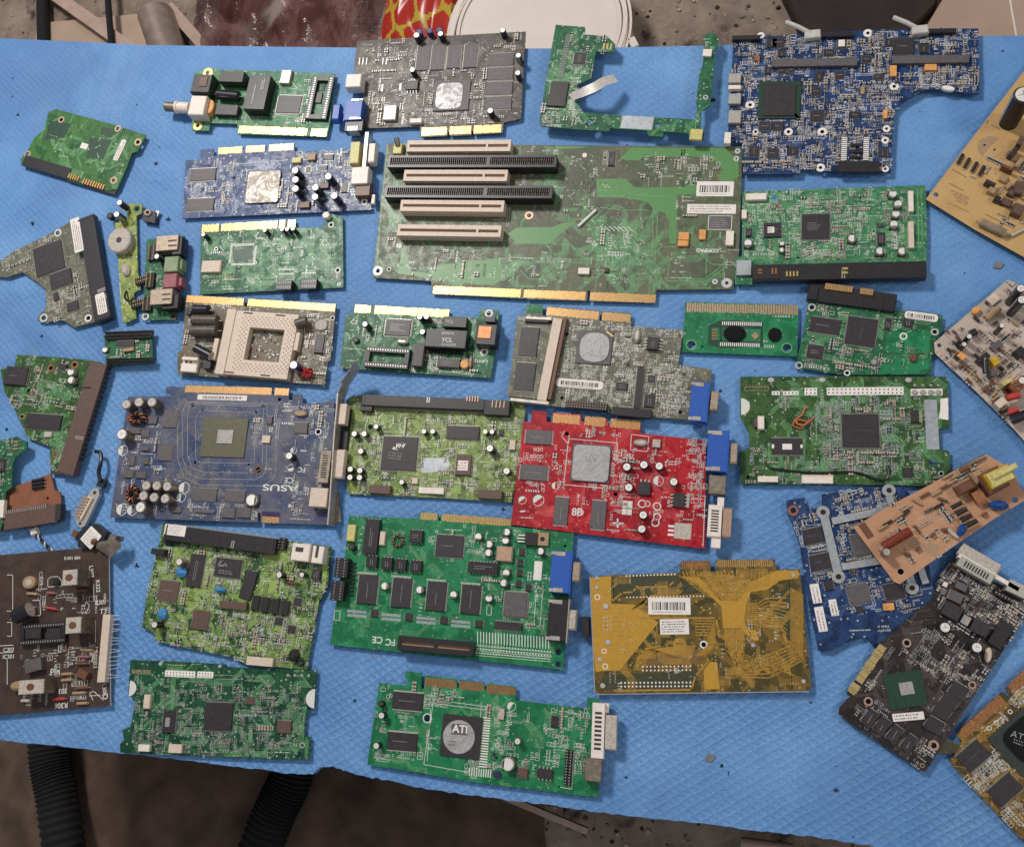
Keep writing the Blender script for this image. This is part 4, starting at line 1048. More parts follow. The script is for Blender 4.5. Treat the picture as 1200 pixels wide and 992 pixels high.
b.traces([((60, 150, 1020, 660), 60)], 'trace_navy', 0.3)

# ------------------------------------------------------------------ second row
F7 = (200, 140, 4.724)
b = Board('graphics_card', 'blue graphics card with beige pasted processor and white sockets, second from top at left', 'graphics card', F7, -3.2,
    [(84, 226), (165, 222), (163, 168), (235, 162), (240, 202), (262, 200), (262, 160), (398, 152), (402, 172), (416, 171), (418, 150), (525, 143), (530, 162), (545, 161), (547, 142), (683, 133), (686, 178), (990, 166), (1106, 262), (1110, 500), (64, 548)], 'pcb_ice', 3,
    holes=[(350, 322, 7), (1072, 456, 9, 'paper', 2)])
b.fingers(264, 175, 682, 150, 36, [(0, 0.315), (0.37, 0.615), (0.675, 1)], 'gold', 0.9)
b.chip(178, 305, 140, 66, 'v', 1.2, mat='chip_grey', mark=1, inkm='trace_grey'); b.chip(163, 470, 150, 66, 'v', 1.2, mat='chip_grey', mark=1, inkm='trace_grey')
b.bga(508, 372, 186, 178, 'chip_grey', 'dirty_paste', 2, 0, 180, 172, 1.2, 1.0, rnd=2.5)
for x, y in ((688, 282), (690, 333), (690, 383), (872, 315), (801, 376), (798, 428), (905, 422)): b.cap(x, y, 20, 10)
b.block('svideo_connector', 1018, 182, 50, 118, 10, 'plastic_yellow', bev=0.5); b.block('metal_bracket', 1078, 165, 18, 190, 13, 'steel', z0=-3); b.block('video_connector', 1112, 182, 36, 105, 9, 'plastic_white', bev=1.0)
b.block('svideo_connector', 1046, 308, 92, 92, 11, 'plastic_white', bev=0.6); b.block('coil_block', 1062, 385, 80, 70, 8, 'ceramic_brown'); b.block('port', 1120, 440, 18, 50, 4, 'plastic_white')
b.chip(760, 276, 26, 30, 'q', 1); b.chip(962, 376, 34, 52, 'h', 1.4); b.chip(873, 208, 52, 30, 'v', 1.4); b.chip(848, 266, 34, 24, 'v', 1.2)
b.block('crystal', 695, 224, 50, 28, 3, 'plastic_yellow'); b.block('tantalum_capacitor', 778, 206, 44, 34, 3, 'ceramic_tan'); b.block('tantalum_capacitor', 850, 366, 46, 26, 3, 'ceramic_brown'); b.block('tantalum_capacitor', 740, 470, 56, 34, 3, 'ceramic_brown')
b.smd([((100, 230, 340, 520), 130), ((270, 230, 420, 380), 50), ((480, 480, 700, 520), 60), ((690, 180, 1100, 500), 420), ((600, 200, 700, 480), 90), ((110, 355, 320, 420), 60)], 'cppsstto', big=0.05)
b.lines([[(350, 250), (500, 235), (650, 225)], [(345, 430), (360, 450), (362, 510)], [(465, 275), (510, 262), (535, 225), (545, 270)], [(350, 240), (345, 285)], [(285, 400), (305, 425), (325, 400)]], 0.5, 'white_ink')
b.traces([((380, 200, 650, 280), 8), ((100, 350, 420, 520), 12)], 'trace_ice', 0.3)

b = Board('controller_card', 'green expansion card with empty square chip outline below the blue graphics card', 'expansion card', F7, -1.8,
    [(166, 612), (170, 588), (270, 583), (271, 600), (277, 600), (278, 582), (690, 556), (692, 600), (838, 598), (862, 560), (885, 520), (953, 540), (956, 930), (163, 968)], 'pcb_green', 2.5,
    holes=[(888, 583, 9, 'paper'), (925, 834, 9, 'paper'), (252, 716, 6, 'solder'), (932, 910, 5, 'solder'), (468, 792, 5, 'solder')])
b.fingers(172, 604, 690, 575, 42, [(0, 0.185), (0.21, 0.81), (0.83, 0.9), (0.92, 1)], 'gold', 1.15, wide=True)
for s4 in ((400, 692, 130, 12), (400, 802, 130, 12), (332, 746, 12, 95), (468, 746, 12, 95)): b.combs(*s4, 26)
b.pour([[(350, 712), (452, 708), (452, 784), (350, 788)]], 'mask_dark_green', name='bare_chip_site'); b.lines([[(340, 702), (460, 696), (460, 794), (340, 800)]], 0.4, 'white_ink', closed=True)
b.block('crystal', 222, 812, 108, 66, 3.2, 'plastic_beige', bev=0.8)
for x, y in ((180, 636), (520, 612), (615, 607), (643, 607), (676, 604)): b.cap(x, y, 12, 7)
b.header(626, 915, 84, 52, 8, pinh=0.3); b.header(765, 909, 84, 52, 8, pinh=0.3)
b.disc(858, 527, 22, 20, 5, 'plastic_white', name='standoff_nut', n=6)
b.dots(845, 630, 835, 850, 12, 56, 0, 4, 0.45); b.dots(905, 640, 905, 870, 15, 0, 0, 1, 0.45); b.dots(180, 945, 390, 938, 20, 0, 0, 1, 0.4); b.dots(210, 890, 350, 885, 10, 0, -34, 3, 0.45, 'gold')
b.lines([[(600, 820), (680, 816), (684, 886), (600, 890)], [(730, 820), (800, 816)], [(730, 840), (800, 836)]], 0.4, 'white_ink')
b.text('CE', 662, 748, 22, 176, name='approval_mark'); b.sticker(595, 745, 80, 18, None, 'text', 'pcb_green', 0, 'printed_mark', 'white_ink')
b.combs(640, 855, 80, 8, 9); b.combs(765, 850, 80, 8, 9); b.combs(640, 830, 80, 8, 9)
b.smd([((180, 640, 320, 760), 20), ((320, 640, 620, 720), 50), ((560, 680, 760, 880), 50), ((180, 860, 430, 950), 40), ((860, 840, 940, 900), 10)], 'pppsstto', big=0.04)
b.traces([((450, 620, 840, 900), 40), ((180, 640, 360, 900), 14)], 'trace_green', 0.35, 0.9)

b = Board('riser_board', 'largest green board carrying four beige and two long black expansion slots', 'riser board', (430, 150, 4.722), 1.2,
    [(109, 85), (1086, 96), (2080, 104), (2058, 700), (2024, 892), (1602, 896), (1596, 966), (1240, 958), (1236, 900), (1222, 900), (1218, 956), (884, 948), (880, 882), (872, 882), (868, 944), (360, 916), (356, 846), (33, 828), (60, 560)], 'pcb_riser', 3,
    holes=[(60, 790, 12, 'solder', 2.2), (897, 483, 12, 'red_copper', 2.0), (122, 782, 7, 'paper', 1.6)])
b.fingers(366, 895, 1598, 945, 46, [(0, 0.405), (0.42, 0.695), (0.715, 1)], 'gold', 0.8, fill=0.78)
for x, y in ((505, 98), (487, 262), (468, 430), (452, 567)): b.slot(x, y, 572, 62, 10.5, 'plastic_beige', 0.775)
b.slot(573, 183, 930, 66, 13, 'plastic_black', 0.605, 'ceramic_brown', True); b.slot(553, 352, 925, 66, 13, 'plastic_black', 0.61, 'ceramic_brown', True)
m = MB(); q = b.L(172, 120, 4); m.box(q[0], q[1], 8, 10, b.th, b.th + 6, 'plastic_yellow', 0, None, 0.6); m.tube((q[0], q[1] + 3, b.th + 6), (q[0] - 1, q[1] + 9, b.th + 9), 2.4, 'dull_steel', 12); m.build('battery_pin', b.e)
b.pour([[(780, 585), (830, 550), (1026, 548), (1086, 524), (1160, 522), (1090, 570), (1015, 642), (830, 640)], [(360, 800), (370, 760), (740, 720), (760, 830), (700, 870), (360, 842)], [(195, 620), (245, 790), (360, 806), (360, 830), (170, 805), (190, 700)]], 'pour_green')
b.lines([[(52, 790), (70, 560), (115, 90)], [(100, 640), (165, 800), (350, 815)], [(105, 620), (120, 560), (130, 440)]], 0.5, 'trace_green', name='edge_traces')
b.fr = (640, 150, 4.725)
b.pour([[(412, 165), (470, 110), (990, 112), (1066, 186), (1066, 268), (1030, 296), (960, 292), (945, 262), (985, 232), (930, 180), (880, 142), (860, 158), (540, 160), (515, 180), (440, 178)],
    [(278, 282), (440, 280), (490, 330), (760, 328), (800, 304), (836, 304), (836, 365), (726, 372), (722, 640), (682, 640), (682, 520), (655, 470), (600, 455), (560, 408), (440, 388), (278, 384)],
    [(60, 102), (250, 104), (180, 112), (60, 118)]], 'pour_green')
b.pour([[(240, 480), (575, 490), (575, 880), (240, 870)], [(615, 640), (640, 520), (660, 470), (660, 640)]], 'mask_dark_green', z=0.014, name='dark_mask_area') if False else None
b.traces([((210, 500, 560, 860), 60), ((560, 640, 1000, 860), 16)], 'trace_green', 0.3, 0.85, seg=(6, 20)); b.traces([((-200, 120, 480, 480), 40)], 'trace_dark', 0.3, 0.85)
b.lines([[(590, 455), (592, 760), (580, 800)], [(618, 480), (600, 780), (570, 860)], [(600, 875), (650, 830), (880, 835), (990, 750)], [(600, 890), (655, 845), (885, 850), (1000, 765)], [(290, 345), (450, 352), (480, 372), (700, 378)], [(290, 375), (440, 378), (470, 395)], [(300, 440), (420, 455), (560, 455)], [(620, 690), (625, 660), (720, 655)], [(885, 810), (890, 700)], [(850, 650), (905, 610), (912, 570)]], 0.7, 'trace_green', z=0.09, name='wide_traces')
b.lines([[(40, 380), (380, 382)], [(300, 545), (330, 570)], [(325, 545), (355, 570)], [(350, 545), (380, 570)], [(375, 545), (405, 570)], [(400, 545), (430, 570)], [(425, 545), (455, 570)], [(450, 545), (480, 570)]][1:], 0.6, 'white_ink')
b.dots(60, 345, 330, 347, 10, 0, 0, 1, 0.5); b.dots(90, 302, 330, 304, 9, 0, 0, 1, 0.5, 'hole_dark', ht=0.1)
b.chip(363, 171, 36, 74, 'h', 1.4); b.sticker(935, 337, 205, 82, None, 'barcode'); b.sticker(915, 448, 270, 52, None, 'text', ink='ceramic_brown', rnd=0.3)
b.sticker(963, 524, 124, 72, None, 'text', 'chip_grey', 0.3, 'label_plate', 'grey_ink', 'white_ink')
for x, y, w, h in ((762, 597, 60, 44), (758, 637, 60, 32), (866, 588, 38, 56)): b.block('tantalum_capacitor', x, y, w, h, 2.6, 'orange_part', bev=0.5)
b.lying(276, 453, 178, 545, 8, 'paper', 'glass_diode', lead=True); b.block('cable_socket', 1017, 608, 44, 80, 3.5, 'plastic_white'); b.block('cable_socket', 208, 790, 62, 34, 3, 'plastic_white'); b.block('diode', 335, 786, 22, 24, 2, 'plastic_black'); b.disc(213, 150, 13, 13, 0.2, 'paper', name='test_pad')
b.text('COMPAQ', 893, 678, 20, 181, name='printed_logo', bold=0.05); b.text('®', 962, 668, 16, 181, name='printed_mark')
m = MB(); 
for x, y in ((1000, 858), (1060, 128), (1053, 170), (935, 850)):
    c = b.L(x, y); r = b.mm(x, y, 20 if x == 1000 else 11); m.washer(c[0], c[1], r * 0.5, r * 1.5, b.th, 'solder'); m.lid(m.circ(c[0], c[1], r * 0.5), b.th + 0.04, 'hole_dark')
m.build('mounting_ring', b.e)
b.smd([((500, 160, 960, 330), 150), ((90, 130, 330, 300), 24), ((720, 370, 770, 520), 26), ((200, 600, 560, 720), 70), ((80, 370, 300, 500), 16), ((260, 760, 450, 880), 24), ((690, 690, 760, 830), 16), ((950, 590, 1010, 790), 20)], 'cppstto')
b.fr = (430, 150, 4.722)
b.smd([((110, 610, 190, 790), 22), ((220, 660, 600, 850), 90), ((600, 700, 1080, 860), 60), ((820, 100, 1080, 320), 26), ((600, 500, 800, 540), 12)], 'cppstto')
b.traces([((200, 640, 1080, 880), 40), ((100, 300, 200, 760), 16), ((820, 100, 1060, 460), 18)], 'trace_green', 0.3, 0.85)

F8 = (790, 200, 3.75)
b = Board('optical_drive_board', 'green drive board with long black interface strip right of the riser board', 'circuit board', F8, -1,
    [(300, 92), (700, 78), (1105, 64), (1112, 300), (1106, 478), (560, 486), (345, 500), (268, 500), (266, 392), (298, 372)], 'pcb_mint', 4, holes=[(320, 390, 7), (278, 432, 8), (545, 380, 7), (440, 118, 8, 'blue_disc')])
b.ide(720, 440, 765, 70, 7.5, mat='plastic_black', ang=-1.2, side=1, notch=(0.53,)); b.block('power_socket', 405, 450, 120, 50, 8.2, 'rim_black', ang=-1.2)
b.combs(515, 470, 60, 22, 4, 'pale_gold', -1, 8.6, 'jumper_pins'); b.combs(745, 456, 26, 36, 2, 'pale_gold', -1, 8.6, 'jumper_pins'); b.combs(375, 460, 20, 26, 2, 'copper', -1, 8.8, 'jumper_pins'); b.combs(437, 458, 30, 26, 2, 'copper', -1, 8.8, 'jumper_pins')
b.block('metal_end', 306, 425, 66, 66, 3, 'foil_tape')
b.chip(622, 244, 122, 108, 'q', 1.6, mark=4, pitch=0.8); b.chip(432, 260, 76, 62, 'h', 1.6); b.sticker(425, 260, 30, 26, None, 'text', z0=1.9)
for x, y in ((962, 100), (985, 145), (975, 188), (966, 234), (782, 296), (905, 352), (1003, 352), (325, 317)): b.can(x, y, 18, 5)
b.can(474, 318, 11, 4); b.can(474, 347, 11, 4)
b.block('cable_socket', 360, 113, 92, 28, 3.5, 'plastic_white'); b.block('cable_socket', 1041, 133, 22, 90, 3.5, 'plastic_white'); b.block('cable_socket', 1042, 280, 24, 118, 3.5, 'plastic_beige'); b.block('cable_socket', 308, 190, 22, 38, 3.5, 'plastic_white')
b.chip(910, 298, 34, 54, 'h', 1.5); b.chip(905, 238, 24, 20, 'v'); b.chip(328, 270, 26, 34, 'h', 2)
b.smd([((310, 90, 1020, 390), 820), ((500, 110, 740, 390), 160)], 'ccppstto', big=0.05); b.traces([((310, 80, 1100, 400), 50)], 'trace_green', 0.35)
b.lines([[(1070, 80), (1075, 320), (1020, 385)], [(1085, 80), (1090, 310)], [(1060, 330), (1100, 322)]], 0.7, 'trace_green', name='wide_traces')

b = Board('cartridge_board', 'small bright green board with two glossy black blobs and copper comb edge', 'circuit board', F8, 1.6,
    [(50, 576), (546, 590), (541, 816), (35, 796)], 'pcb_bright_green', 3, holes=[(75, 765, 19, 'trace_green', 1.3), (495, 778, 19, 'trace_green', 1.3), (123, 772, 5)])
b.fingers(54, 600, 544, 612, 42, [(0, 1)], 'red_copper', 2.0, fill=0.72)
b.pour([[(150, 680), (210, 655), (390, 665), (390, 772), (210, 780), (150, 765)]], 'mask_dark_green', name='dark_mask_area')
b.pour([[(165, 690), (200, 690), (200, 745), (165, 745)], [(210, 690), (380, 696), (378, 750), (210, 745)], [(395, 770), (450, 690), (530, 640), (530, 660), (515, 730), (440, 780)]], 'pcb_bright_green', z=0.05, name='light_mask_area')
b.combs(297, 672, 178, 16, 20, 'paper'); b.combs(288, 764, 178, 16, 20, 'paper')
b.disc(266, 713, 49, 35, 2.6, 'epoxy_blob', name='epoxy_blob', bev=1.8, n=28); b.disc(443, 718, 30, 30, 2.4, 'epoxy_blob', name='epoxy_blob', bev=1.7, n=28)
b.combs(178, 720, 22, 50, 4, 'copper', None, 0.5); b.block('ceramic_capacitor', 357, 725, 26, 26, 1.2, 'ceramic_tan', ang=45); b.combs(418, 772, 48, 14, 5)
b.text('7001T', 125, 650, 16, 1.6, 'mask_dark_green', name='printed_mark')
b.smd([((160, 690, 200, 750), 6), ((330, 700, 385, 750), 6), ((430, 620, 530, 680), 5)], 'pp')

b = Board('hard_drive_board', 'green hard drive board with black connector and gold strips on top, right side', 'circuit board', F8, 8,
    [(588, 575), (975, 612), (1180, 634), (1174, 705), (1145, 752), (1150, 800), (1132, 812), (1127, 896), (740, 896), (530, 866), (572, 700)], 'pcb_green', 3,
    holes=[(605, 600, 11, 'solder', 1.7), (1145, 708, 10, 'solder', 1.8), (1008, 727, 11, 'paper', 1.6), (548, 855, 10, 'solder', 1.7), (760, 888, 9, 'paper', 1.6), (1057, 736, 8)])
b.block('interface_connector', 780, 555, 392, 76, 4.6, 'plastic_black', z0=-1, bev=0.5); b.combs(720, 524, 122, 26, 11, 'gold', None, 5.2, 'edge_contacts', 0.85); b.combs(842, 541, 58, 26, 6, 'gold', None, 5.2, 'edge_contacts', 0.85)
b.block('connector_lip', 945, 590, 50, 50, 4.9, 'plastic_black'); b.block('connector_lip', 612, 535, 40, 60, 4.9, 'plastic_black')
b.chip(823, 706, 132, 122, 'q', 1.4, mark=1, pitch=0.8, inkm='chip_grey'); b.chip(663, 680, 132, 66, 'v', 1.3, mark=1); b.chip(620, 795, 70, 60, 'q', 1.3)
b.sticker(1086, 640, 148, 34, None, 'barcode', rnd=3, border='dark_ink')
b.combs(700, 575, 150, 24, 16, 'grey_ink', None, 0.4); b.chip(940, 672, 28, 50, 'h'); b.chip(1028, 668, 36, 36, 'v', 2); b.disc(1052, 820, 18, 18, 2.4, 'ceramic_brown', name='inductor'); b.disc(880, 838, 14, 14, 3, 'steel', name='inductor')
b.smd([((610, 580, 760, 640), 26), ((650, 740, 800, 880), 70), ((570, 730, 700, 870), 20), ((880, 610, 1060, 720), 24), ((800, 820, 900, 890), 30), ((980, 760, 1070, 830), 14), ((560, 845, 760, 885), 24)], 'ccrppst'); b.combs(610, 858, 80, 20, 8, 'solder')
b.pour([[(930, 720), (1000, 690), (1130, 700), (1120, 800), (930, 800)], [(900, 815), (1120, 825), (1118, 890), (900, 890)]], 'pcb_bright_green', name='light_mask_area')
b.lines([[(930, 800), (1145, 808)], [(560, 700), (600, 740), (620, 755)]], 0.5, 'mask_dark_green'); b.traces([((600, 620, 1150, 880), 20)], 'trace_green', 0.35)

FV2 = (1070, 90, 4.723)
b = Board('power_supply_board', 'yellow tan power board with one huge black capacitor, cut off at top right', 'power supply board', FV2, 25,
    [(70, 678), (380, 270), (560, 40), (690, -130), (1100, 100), (1060, 1180), (850, 1150), (614, 998), (340, 845)], 'paper_tan', 5, 1.6, side='rim_black', holes=[(125, 653, 14)])
b.cap(612, 98, 58, 30, 'rim_black', 'can_top', 'large_capacitor')
mb = MB(); c = b.L(427, 390); R = b.mm(427, 390, 70); mb.washer(c[0], c[1], R * 0.96, R * 1.02, b.th, 'ceramic_tan', 30, 0.05); mb.lid([(c[0] + R * .95 * math.cos(t), c[1] + R * .95 * math.sin(t)) for t in (math.radians(q) for q in range(80, 261, 15))], b.th + 0.02, 'ceramic_tan')
for x, y in ((395, 378), (450, 404)): q = b.L(x, y); mb.lid(mb.circ(*q, 1.0, 8), b.th + 0.06, 'hole_dark')
mb.build('printed_circle', b.e)
for x, y in ((262, 455), (298, 478), (340, 500), (380, 520)): b.lying(x - 14, y + 26, x + 14, y - 26, 10, 'rim_black', 'diode')
b.lying(372, 802, 512, 868, 24, 'glass_dusty', 'fuse', 'dull_steel'); b.lying(540, 880, 640, 830, 10, 'solder', 'fuse_clip')
for x, y, w, h, a in ((525, 500, 70, 18, 25), (430, 585, 60, 22, 25), (440, 625, 44, 34, 25), (505, 560, 40, 40, 25), (530, 600, 40, 28, -40), (520, 690, 60, 40, 25), (470, 670, 34, 30, 25), (590, 610, 50, 70, 10), (585, 730, 60, 60, 20), (560, 410, 60, 28, -50), (590, 470, 60, 24, -50), (600, 350, 30, 50, 20), (545, 640, 40, 26, 25)):
    b.block('power_component', x, y, w, h, b.rng.uniform(3, 9), b.rng.choice(('ceramic_brown', 'plastic_brown', 'chip_black', 'ceramic_tan', 'plastic_black')), ang=a, bev=0.8)
for i in range(4): b.sticker(270 + i * 3, 655 + i * 15, 150 - i * 20, 11, 24, 'text', 'paper_tan', 0, 'printed_mark', 'brown_ink')
b.sticker(260, 728, 160, 20, 24, 'text', 'paper_tan', 0, 'printed_mark', 'brown_ink'); b.lines([[(215, 512), (295, 556)], [(200, 590), (280, 630)], [(460, 700), (540, 740), (520, 820), (400, 760)]], 0.5, 'brown_ink', name='printed_outline')
b.smd([((400, 420, 640, 700), 60), ((180, 520, 330, 620), 8), ((440, 720, 700, 900), 20), ((380, 200, 500, 330), 12)], 'crpo', 'brown_ink', big=0.4)

FV3 = (1080, 310, 4.725)
b = Board('power_supply_board', 'pinkish beige power board crowded with small parts, cut off by the right edge', 'power supply board', FV3, -40,
    [(68, 432), (478, 82), (640, 160), (1000, 300), (1000, 1280), (640, 1060), (520, 920), (300, 700), (75, 492)], 'paper_pink', 5, 1.6, side='rim_black', holes=[(98, 447, 12)])
for x, y, r, h in ((550, 131, 27, 22), (556, 194, 27, 22), (446, 337, 17, 13), (264, 397, 17, 10), (236, 440, 15, 8)): b.cap(x, y, r, h)
b.lying(225, 460, 195, 430, 20, 'sleeve_black'); b.lying(355, 600, 352, 530, 18, 'sleeve_black', z=8); b.lying(300, 370, 270, 385, 22, 'sleeve_black', z=6)
b.block('chip', 415, 447, 66, 36, 3.4, 'chip_grey', ang=-38); b.block('chip', 342, 515, 76, 34, 6, 'plastic_black', ang=-38)
b.disc(303, 250, 26, 20, 4, 'orange_part', ang=-38); b.lying(355, 300, 430, 240, 22, 'ceramic_tan', 'film_capacitor', z=5); b.block('film_capacitor', 398, 190, 60, 50, 2, 'plastic_beige', ang=-38)
b.block('coil_block', 408, 532, 40, 46, 9, 'film_yellow', ang=-30); b.block('coil_block', 475, 648, 60, 22, 10, 'plastic_yellow', ang=-30); b.block('coil_block', 225, 505, 44, 34, 4, 'orange_part', ang=40); b.block('heat_sink', 440, 762, 60, 44, 9, 'plastic_beige', ang=-38)
b.block('transformer', 545, 660, 90, 60, 12, 'copper', ang=-38, bev=2); b.cap(560, 640, 24, 16, 'copper'); b.lying(470, 740, 540, 720, 22, 'red_part', 'wire_bundle', z=8); b.lying(480, 820, 530, 800, 18, 'red_part', 'wire_bundle', z=6); b.lying(500, 860, 600, 820, 30, 'sleeve_black', 'wire_bundle', z=7); b.disc(395, 600, 28, 20, 6, 'chip_grey', ang=-20); b.block('power_component', 550, 480, 50, 50, 9, 'plastic_black', ang=-38)
R = random.Random(3)
mb = MB()
for i in range(110):
    x = R.uniform(110, 620); y = R.uniform(120, 900)
    if i < 36: t = i / 36; x, y = 150 + 330 * t + R.uniform(-8, 20), 480 + 360 * t + R.uniform(-12, 4)
    q = b.L(x, y)
    if b.clear(*q, 0.6):
        a = R.choice((0.0, math.pi / 2, math.pi / 2)); L = R.uniform(2.4, 4.5); dx, dy = math.cos(a) * L, math.sin(a) * L
        mb.tube((q[0] - dx, q[1] - dy, b.th + 1.3), (q[0] + dx, q[1] + dy, b.th + 1.3), 0.35, 'solder', 6); mb.tube((q[0] - dx * .6, q[1] - dy * .6, b.th + 1.3), (q[0] + dx * .6, q[1] + dy * .6, b.th + 1.3), R.uniform(0.8, 1.3), R.choice(('ceramic_brown', 'ceramic_brown', 'plastic_brown', 'chip_black', 'ceramic_tan')), 8)
o = mb.build('resistors', b.e); o['kind'] = 'stuff'
b.smd([((100, 120, 640, 900), 200)], 'ccrpto', 'brown_ink', big=0.5)

# ------------------------------------------------------------------ left column
F6 = (0, 220, 4.958)
b = Board('hard_drive_board', 'green hard drive board with black pin strip carrying two white stickers, left edge', 'circuit board', F6, -20,
    [(-60, 440), (10, 420), (75, 372), (172, 324), (300, 262), (320, 244), (390, 210), (428, 172), (470, 200), (520, 340), (600, 560), (664, 744), (540, 782), (430, 812), (370, 770), (262, 778), (216, 772), (222, 745), (268, 700), (266, 590), (210, 545), (130, 490), (40, 520), (-60, 510)], 'pcb_khaki', 3,
    holes=[(336, 262, 12, 'solder', 1.8), (254, 755, 13, 'solder', 1.8), (513, 757, 12, 'paper', 1.7)])
b.ide(545, 462, 98, 590, 6.5, ang=-20, side=-1, notch=(0.2, 0.27), pitch=1.5)
b.sticker(447, 274, 55, 190, -20, 'text', rnd=1.5, z0=6.6); b.sticker(588, 672, 58, 115, -20, 'text', rnd=1.5, z0=6.6)
b.chip(283, 408, 178, 158, 'q', 1.5, mark=1, inkm='chip_grey', pitch=0.8); b.chip(352, 528, 130, 84, 'v', 1.4, mark=1, inkm='chip_grey'); b.chip(421, 686, 68, 50, 'v', 1.3, mark=0); b.chip(325, 632, 30, 44, '', 1.0, mark=0)
b.smd([((270, 590, 520, 790), 130), ((20, 330, 200, 500), 60), ((170, 280, 330, 340), 20), ((380, 500, 530, 620), 30)], 'ccrppst'); b.combs(20, 480, 70, 12, 3, 'solder', 5, 0.6, fill=0.3)
b.traces([((150, 250, 520, 780), 30)], 'trace_grey', 0.3)

b = Board('modem_strip', 'narrow lime green strip with round beige buzzer, snapped off at its lower end', 'circuit board', F6, 84,
    [(665, 205), (695, 200), (735, 190), (745, 150), (752, 92), (826, 95), (824, 150), (792, 162), (796, 330), (800, 480), (816, 590), (776, 612), (792, 758), (770, 764), (752, 778), (715, 782), (700, 640), (690, 470), (678, 300)], 'pcb_yellow_lime', 3, holes=[(762, 402, 12, 'ceramic_tan', 1.4), (752, 590, 8), (795, 122, 12, 'mask_dark_green', 1.5)])
b.disc(690, 302, 70, 68, 7, 'beige_paste', name='buzzer', z0=1, bev=1, n=30); b.disc(690, 302, 16, 16, 0.2, 'dark_ink', name='buzzer_hole', z0=8)
b.cap(694, 86, 17, 9); b.cap(677, 154, 18, 9); b.cap(636, 162, 18, 4, 'rim_black', 'rim_black', stripe=False)
b.disc(722, 470, 36, 26, 4, 'beige_paste', name='adhesive_blob', bev=2, n=9); b.header(815, 527, 40, 84, 6, pinh=2.5, pinm='pale_gold'); b.header(790, 665, 40, 80, 5, pinh=2, pinm='pale_gold')
b.wire([(735, 600, 1), (725, 635, 6), (750, 660, 5), (775, 640, 2)], 1.0, 'wire_black'); b.wire([(700, 110, 5), (735, 150, 9), (750, 200, 3)], 0.5, 'trace_lime')
b.smd([((690, 380, 810, 750), 26)], 'oopp'); b.traces([((690, 200, 810, 760), 14)], 'trace_lime', 0.4)

b = Board('port_board', 'small green board with two metal ports and green and pink audio jacks', 'circuit board', F6, -4,
    [(852, 300), (1072, 280), (1066, 420), (1040, 600), (1022, 766), (828, 768), (838, 560)], 'pcb_green', 3, holes=[(845, 748, 12, 'paper', 1.6), (1007, 747, 12, 'ceramic_brown', 1.6)])
for x, y, w, h in ((970, 320, 130, 86), (935, 632, 130, 88)):
    o = b.block('data_port', x, y, w, h, 13, 'dull_steel', bev=0.6, top='shell_tan')
    for d in (-14, 14): b.block('port_spring', x + 30, y + d, 50, 7, 0.3, 'dark_ink', z0=13.05, bev=0, par=o, foot=False)
b.block('port_back', 1030, 335, 50, 100, 11, 'plastic_black'); b.block('port_back', 990, 660, 90, 80, 10, 'rim_black')
b.block('audio_jack', 993, 442, 82, 88, 11, 'plastic_green', bev=0.8); b.block('audio_jack', 986, 538, 80, 82, 11, 'plastic_pink', bev=0.8); b.block('jack_collar', 1046, 445, 26, 60, 8, 'plastic_green', bev=1); b.block('jack_collar', 1042, 545, 30, 50, 8, 'plastic_pink', bev=1)
b.header(874, 368, 55, 84, 7, pinh=2.5, pinm='red_copper'); b.header(857, 528, 46, 84, 7, pinh=2.5, pinm='pale_gold'); b.header(840, 665, 50, 80, 7, pinh=2.5, pinm='pale_gold'); b.cap(910, 398, 16, 8)
b.smd([((850, 420, 950, 600), 16)], 'cps')

b = Board('audio_jack', 'tiny loose black jack with silver end beside the lime green strip', 'jack', F6, 20,
    [(830, 130), (905, 140), (900, 205), (828, 190)], 'plastic_black', 0.3, 6, sub='jack_body')
b.disc(856, 142, 22, 22, 1.5, 'dull_steel', name='socket_ring'); b.disc(856, 142, 11, 11, 0.2, 'hole_dark', name='socket_hole', z0=1.52); b.block('contact_plate', 905, 160, 22, 60, 1.0, 'solder', z0=-3); b.block('contact_plate', 870, 190, 60, 16, 0.6, 'dull_steel', z0=-4)

F9 = (0, 380, 3.817)
b = Board('header_board', 'tiny green board with two rows of spiky black pins, left of the CPU adapter', 'circuit board', F9, -2,
    [(466, 48), (680, 40), (684, 168), (476, 190)], 'pcb_green', 4)
for x, y, w, h in ((568, 42, 212, 34), (576, 160, 208, 24)):
    b.header(x, y, w, h, 5, rows=2, pinm='plastic_black', pinh=4, pitch=2.2)
b.chip(560, 84, 80, 24, 'v', 1.5, mark=0); b.block('crystal', 572, 112, 50, 14, 2.5, 'ceramic_tan', ang=-8); b.can(468, 112, 12, 3); b.smd([((480, 70, 680, 150), 26)], 'ccrp')

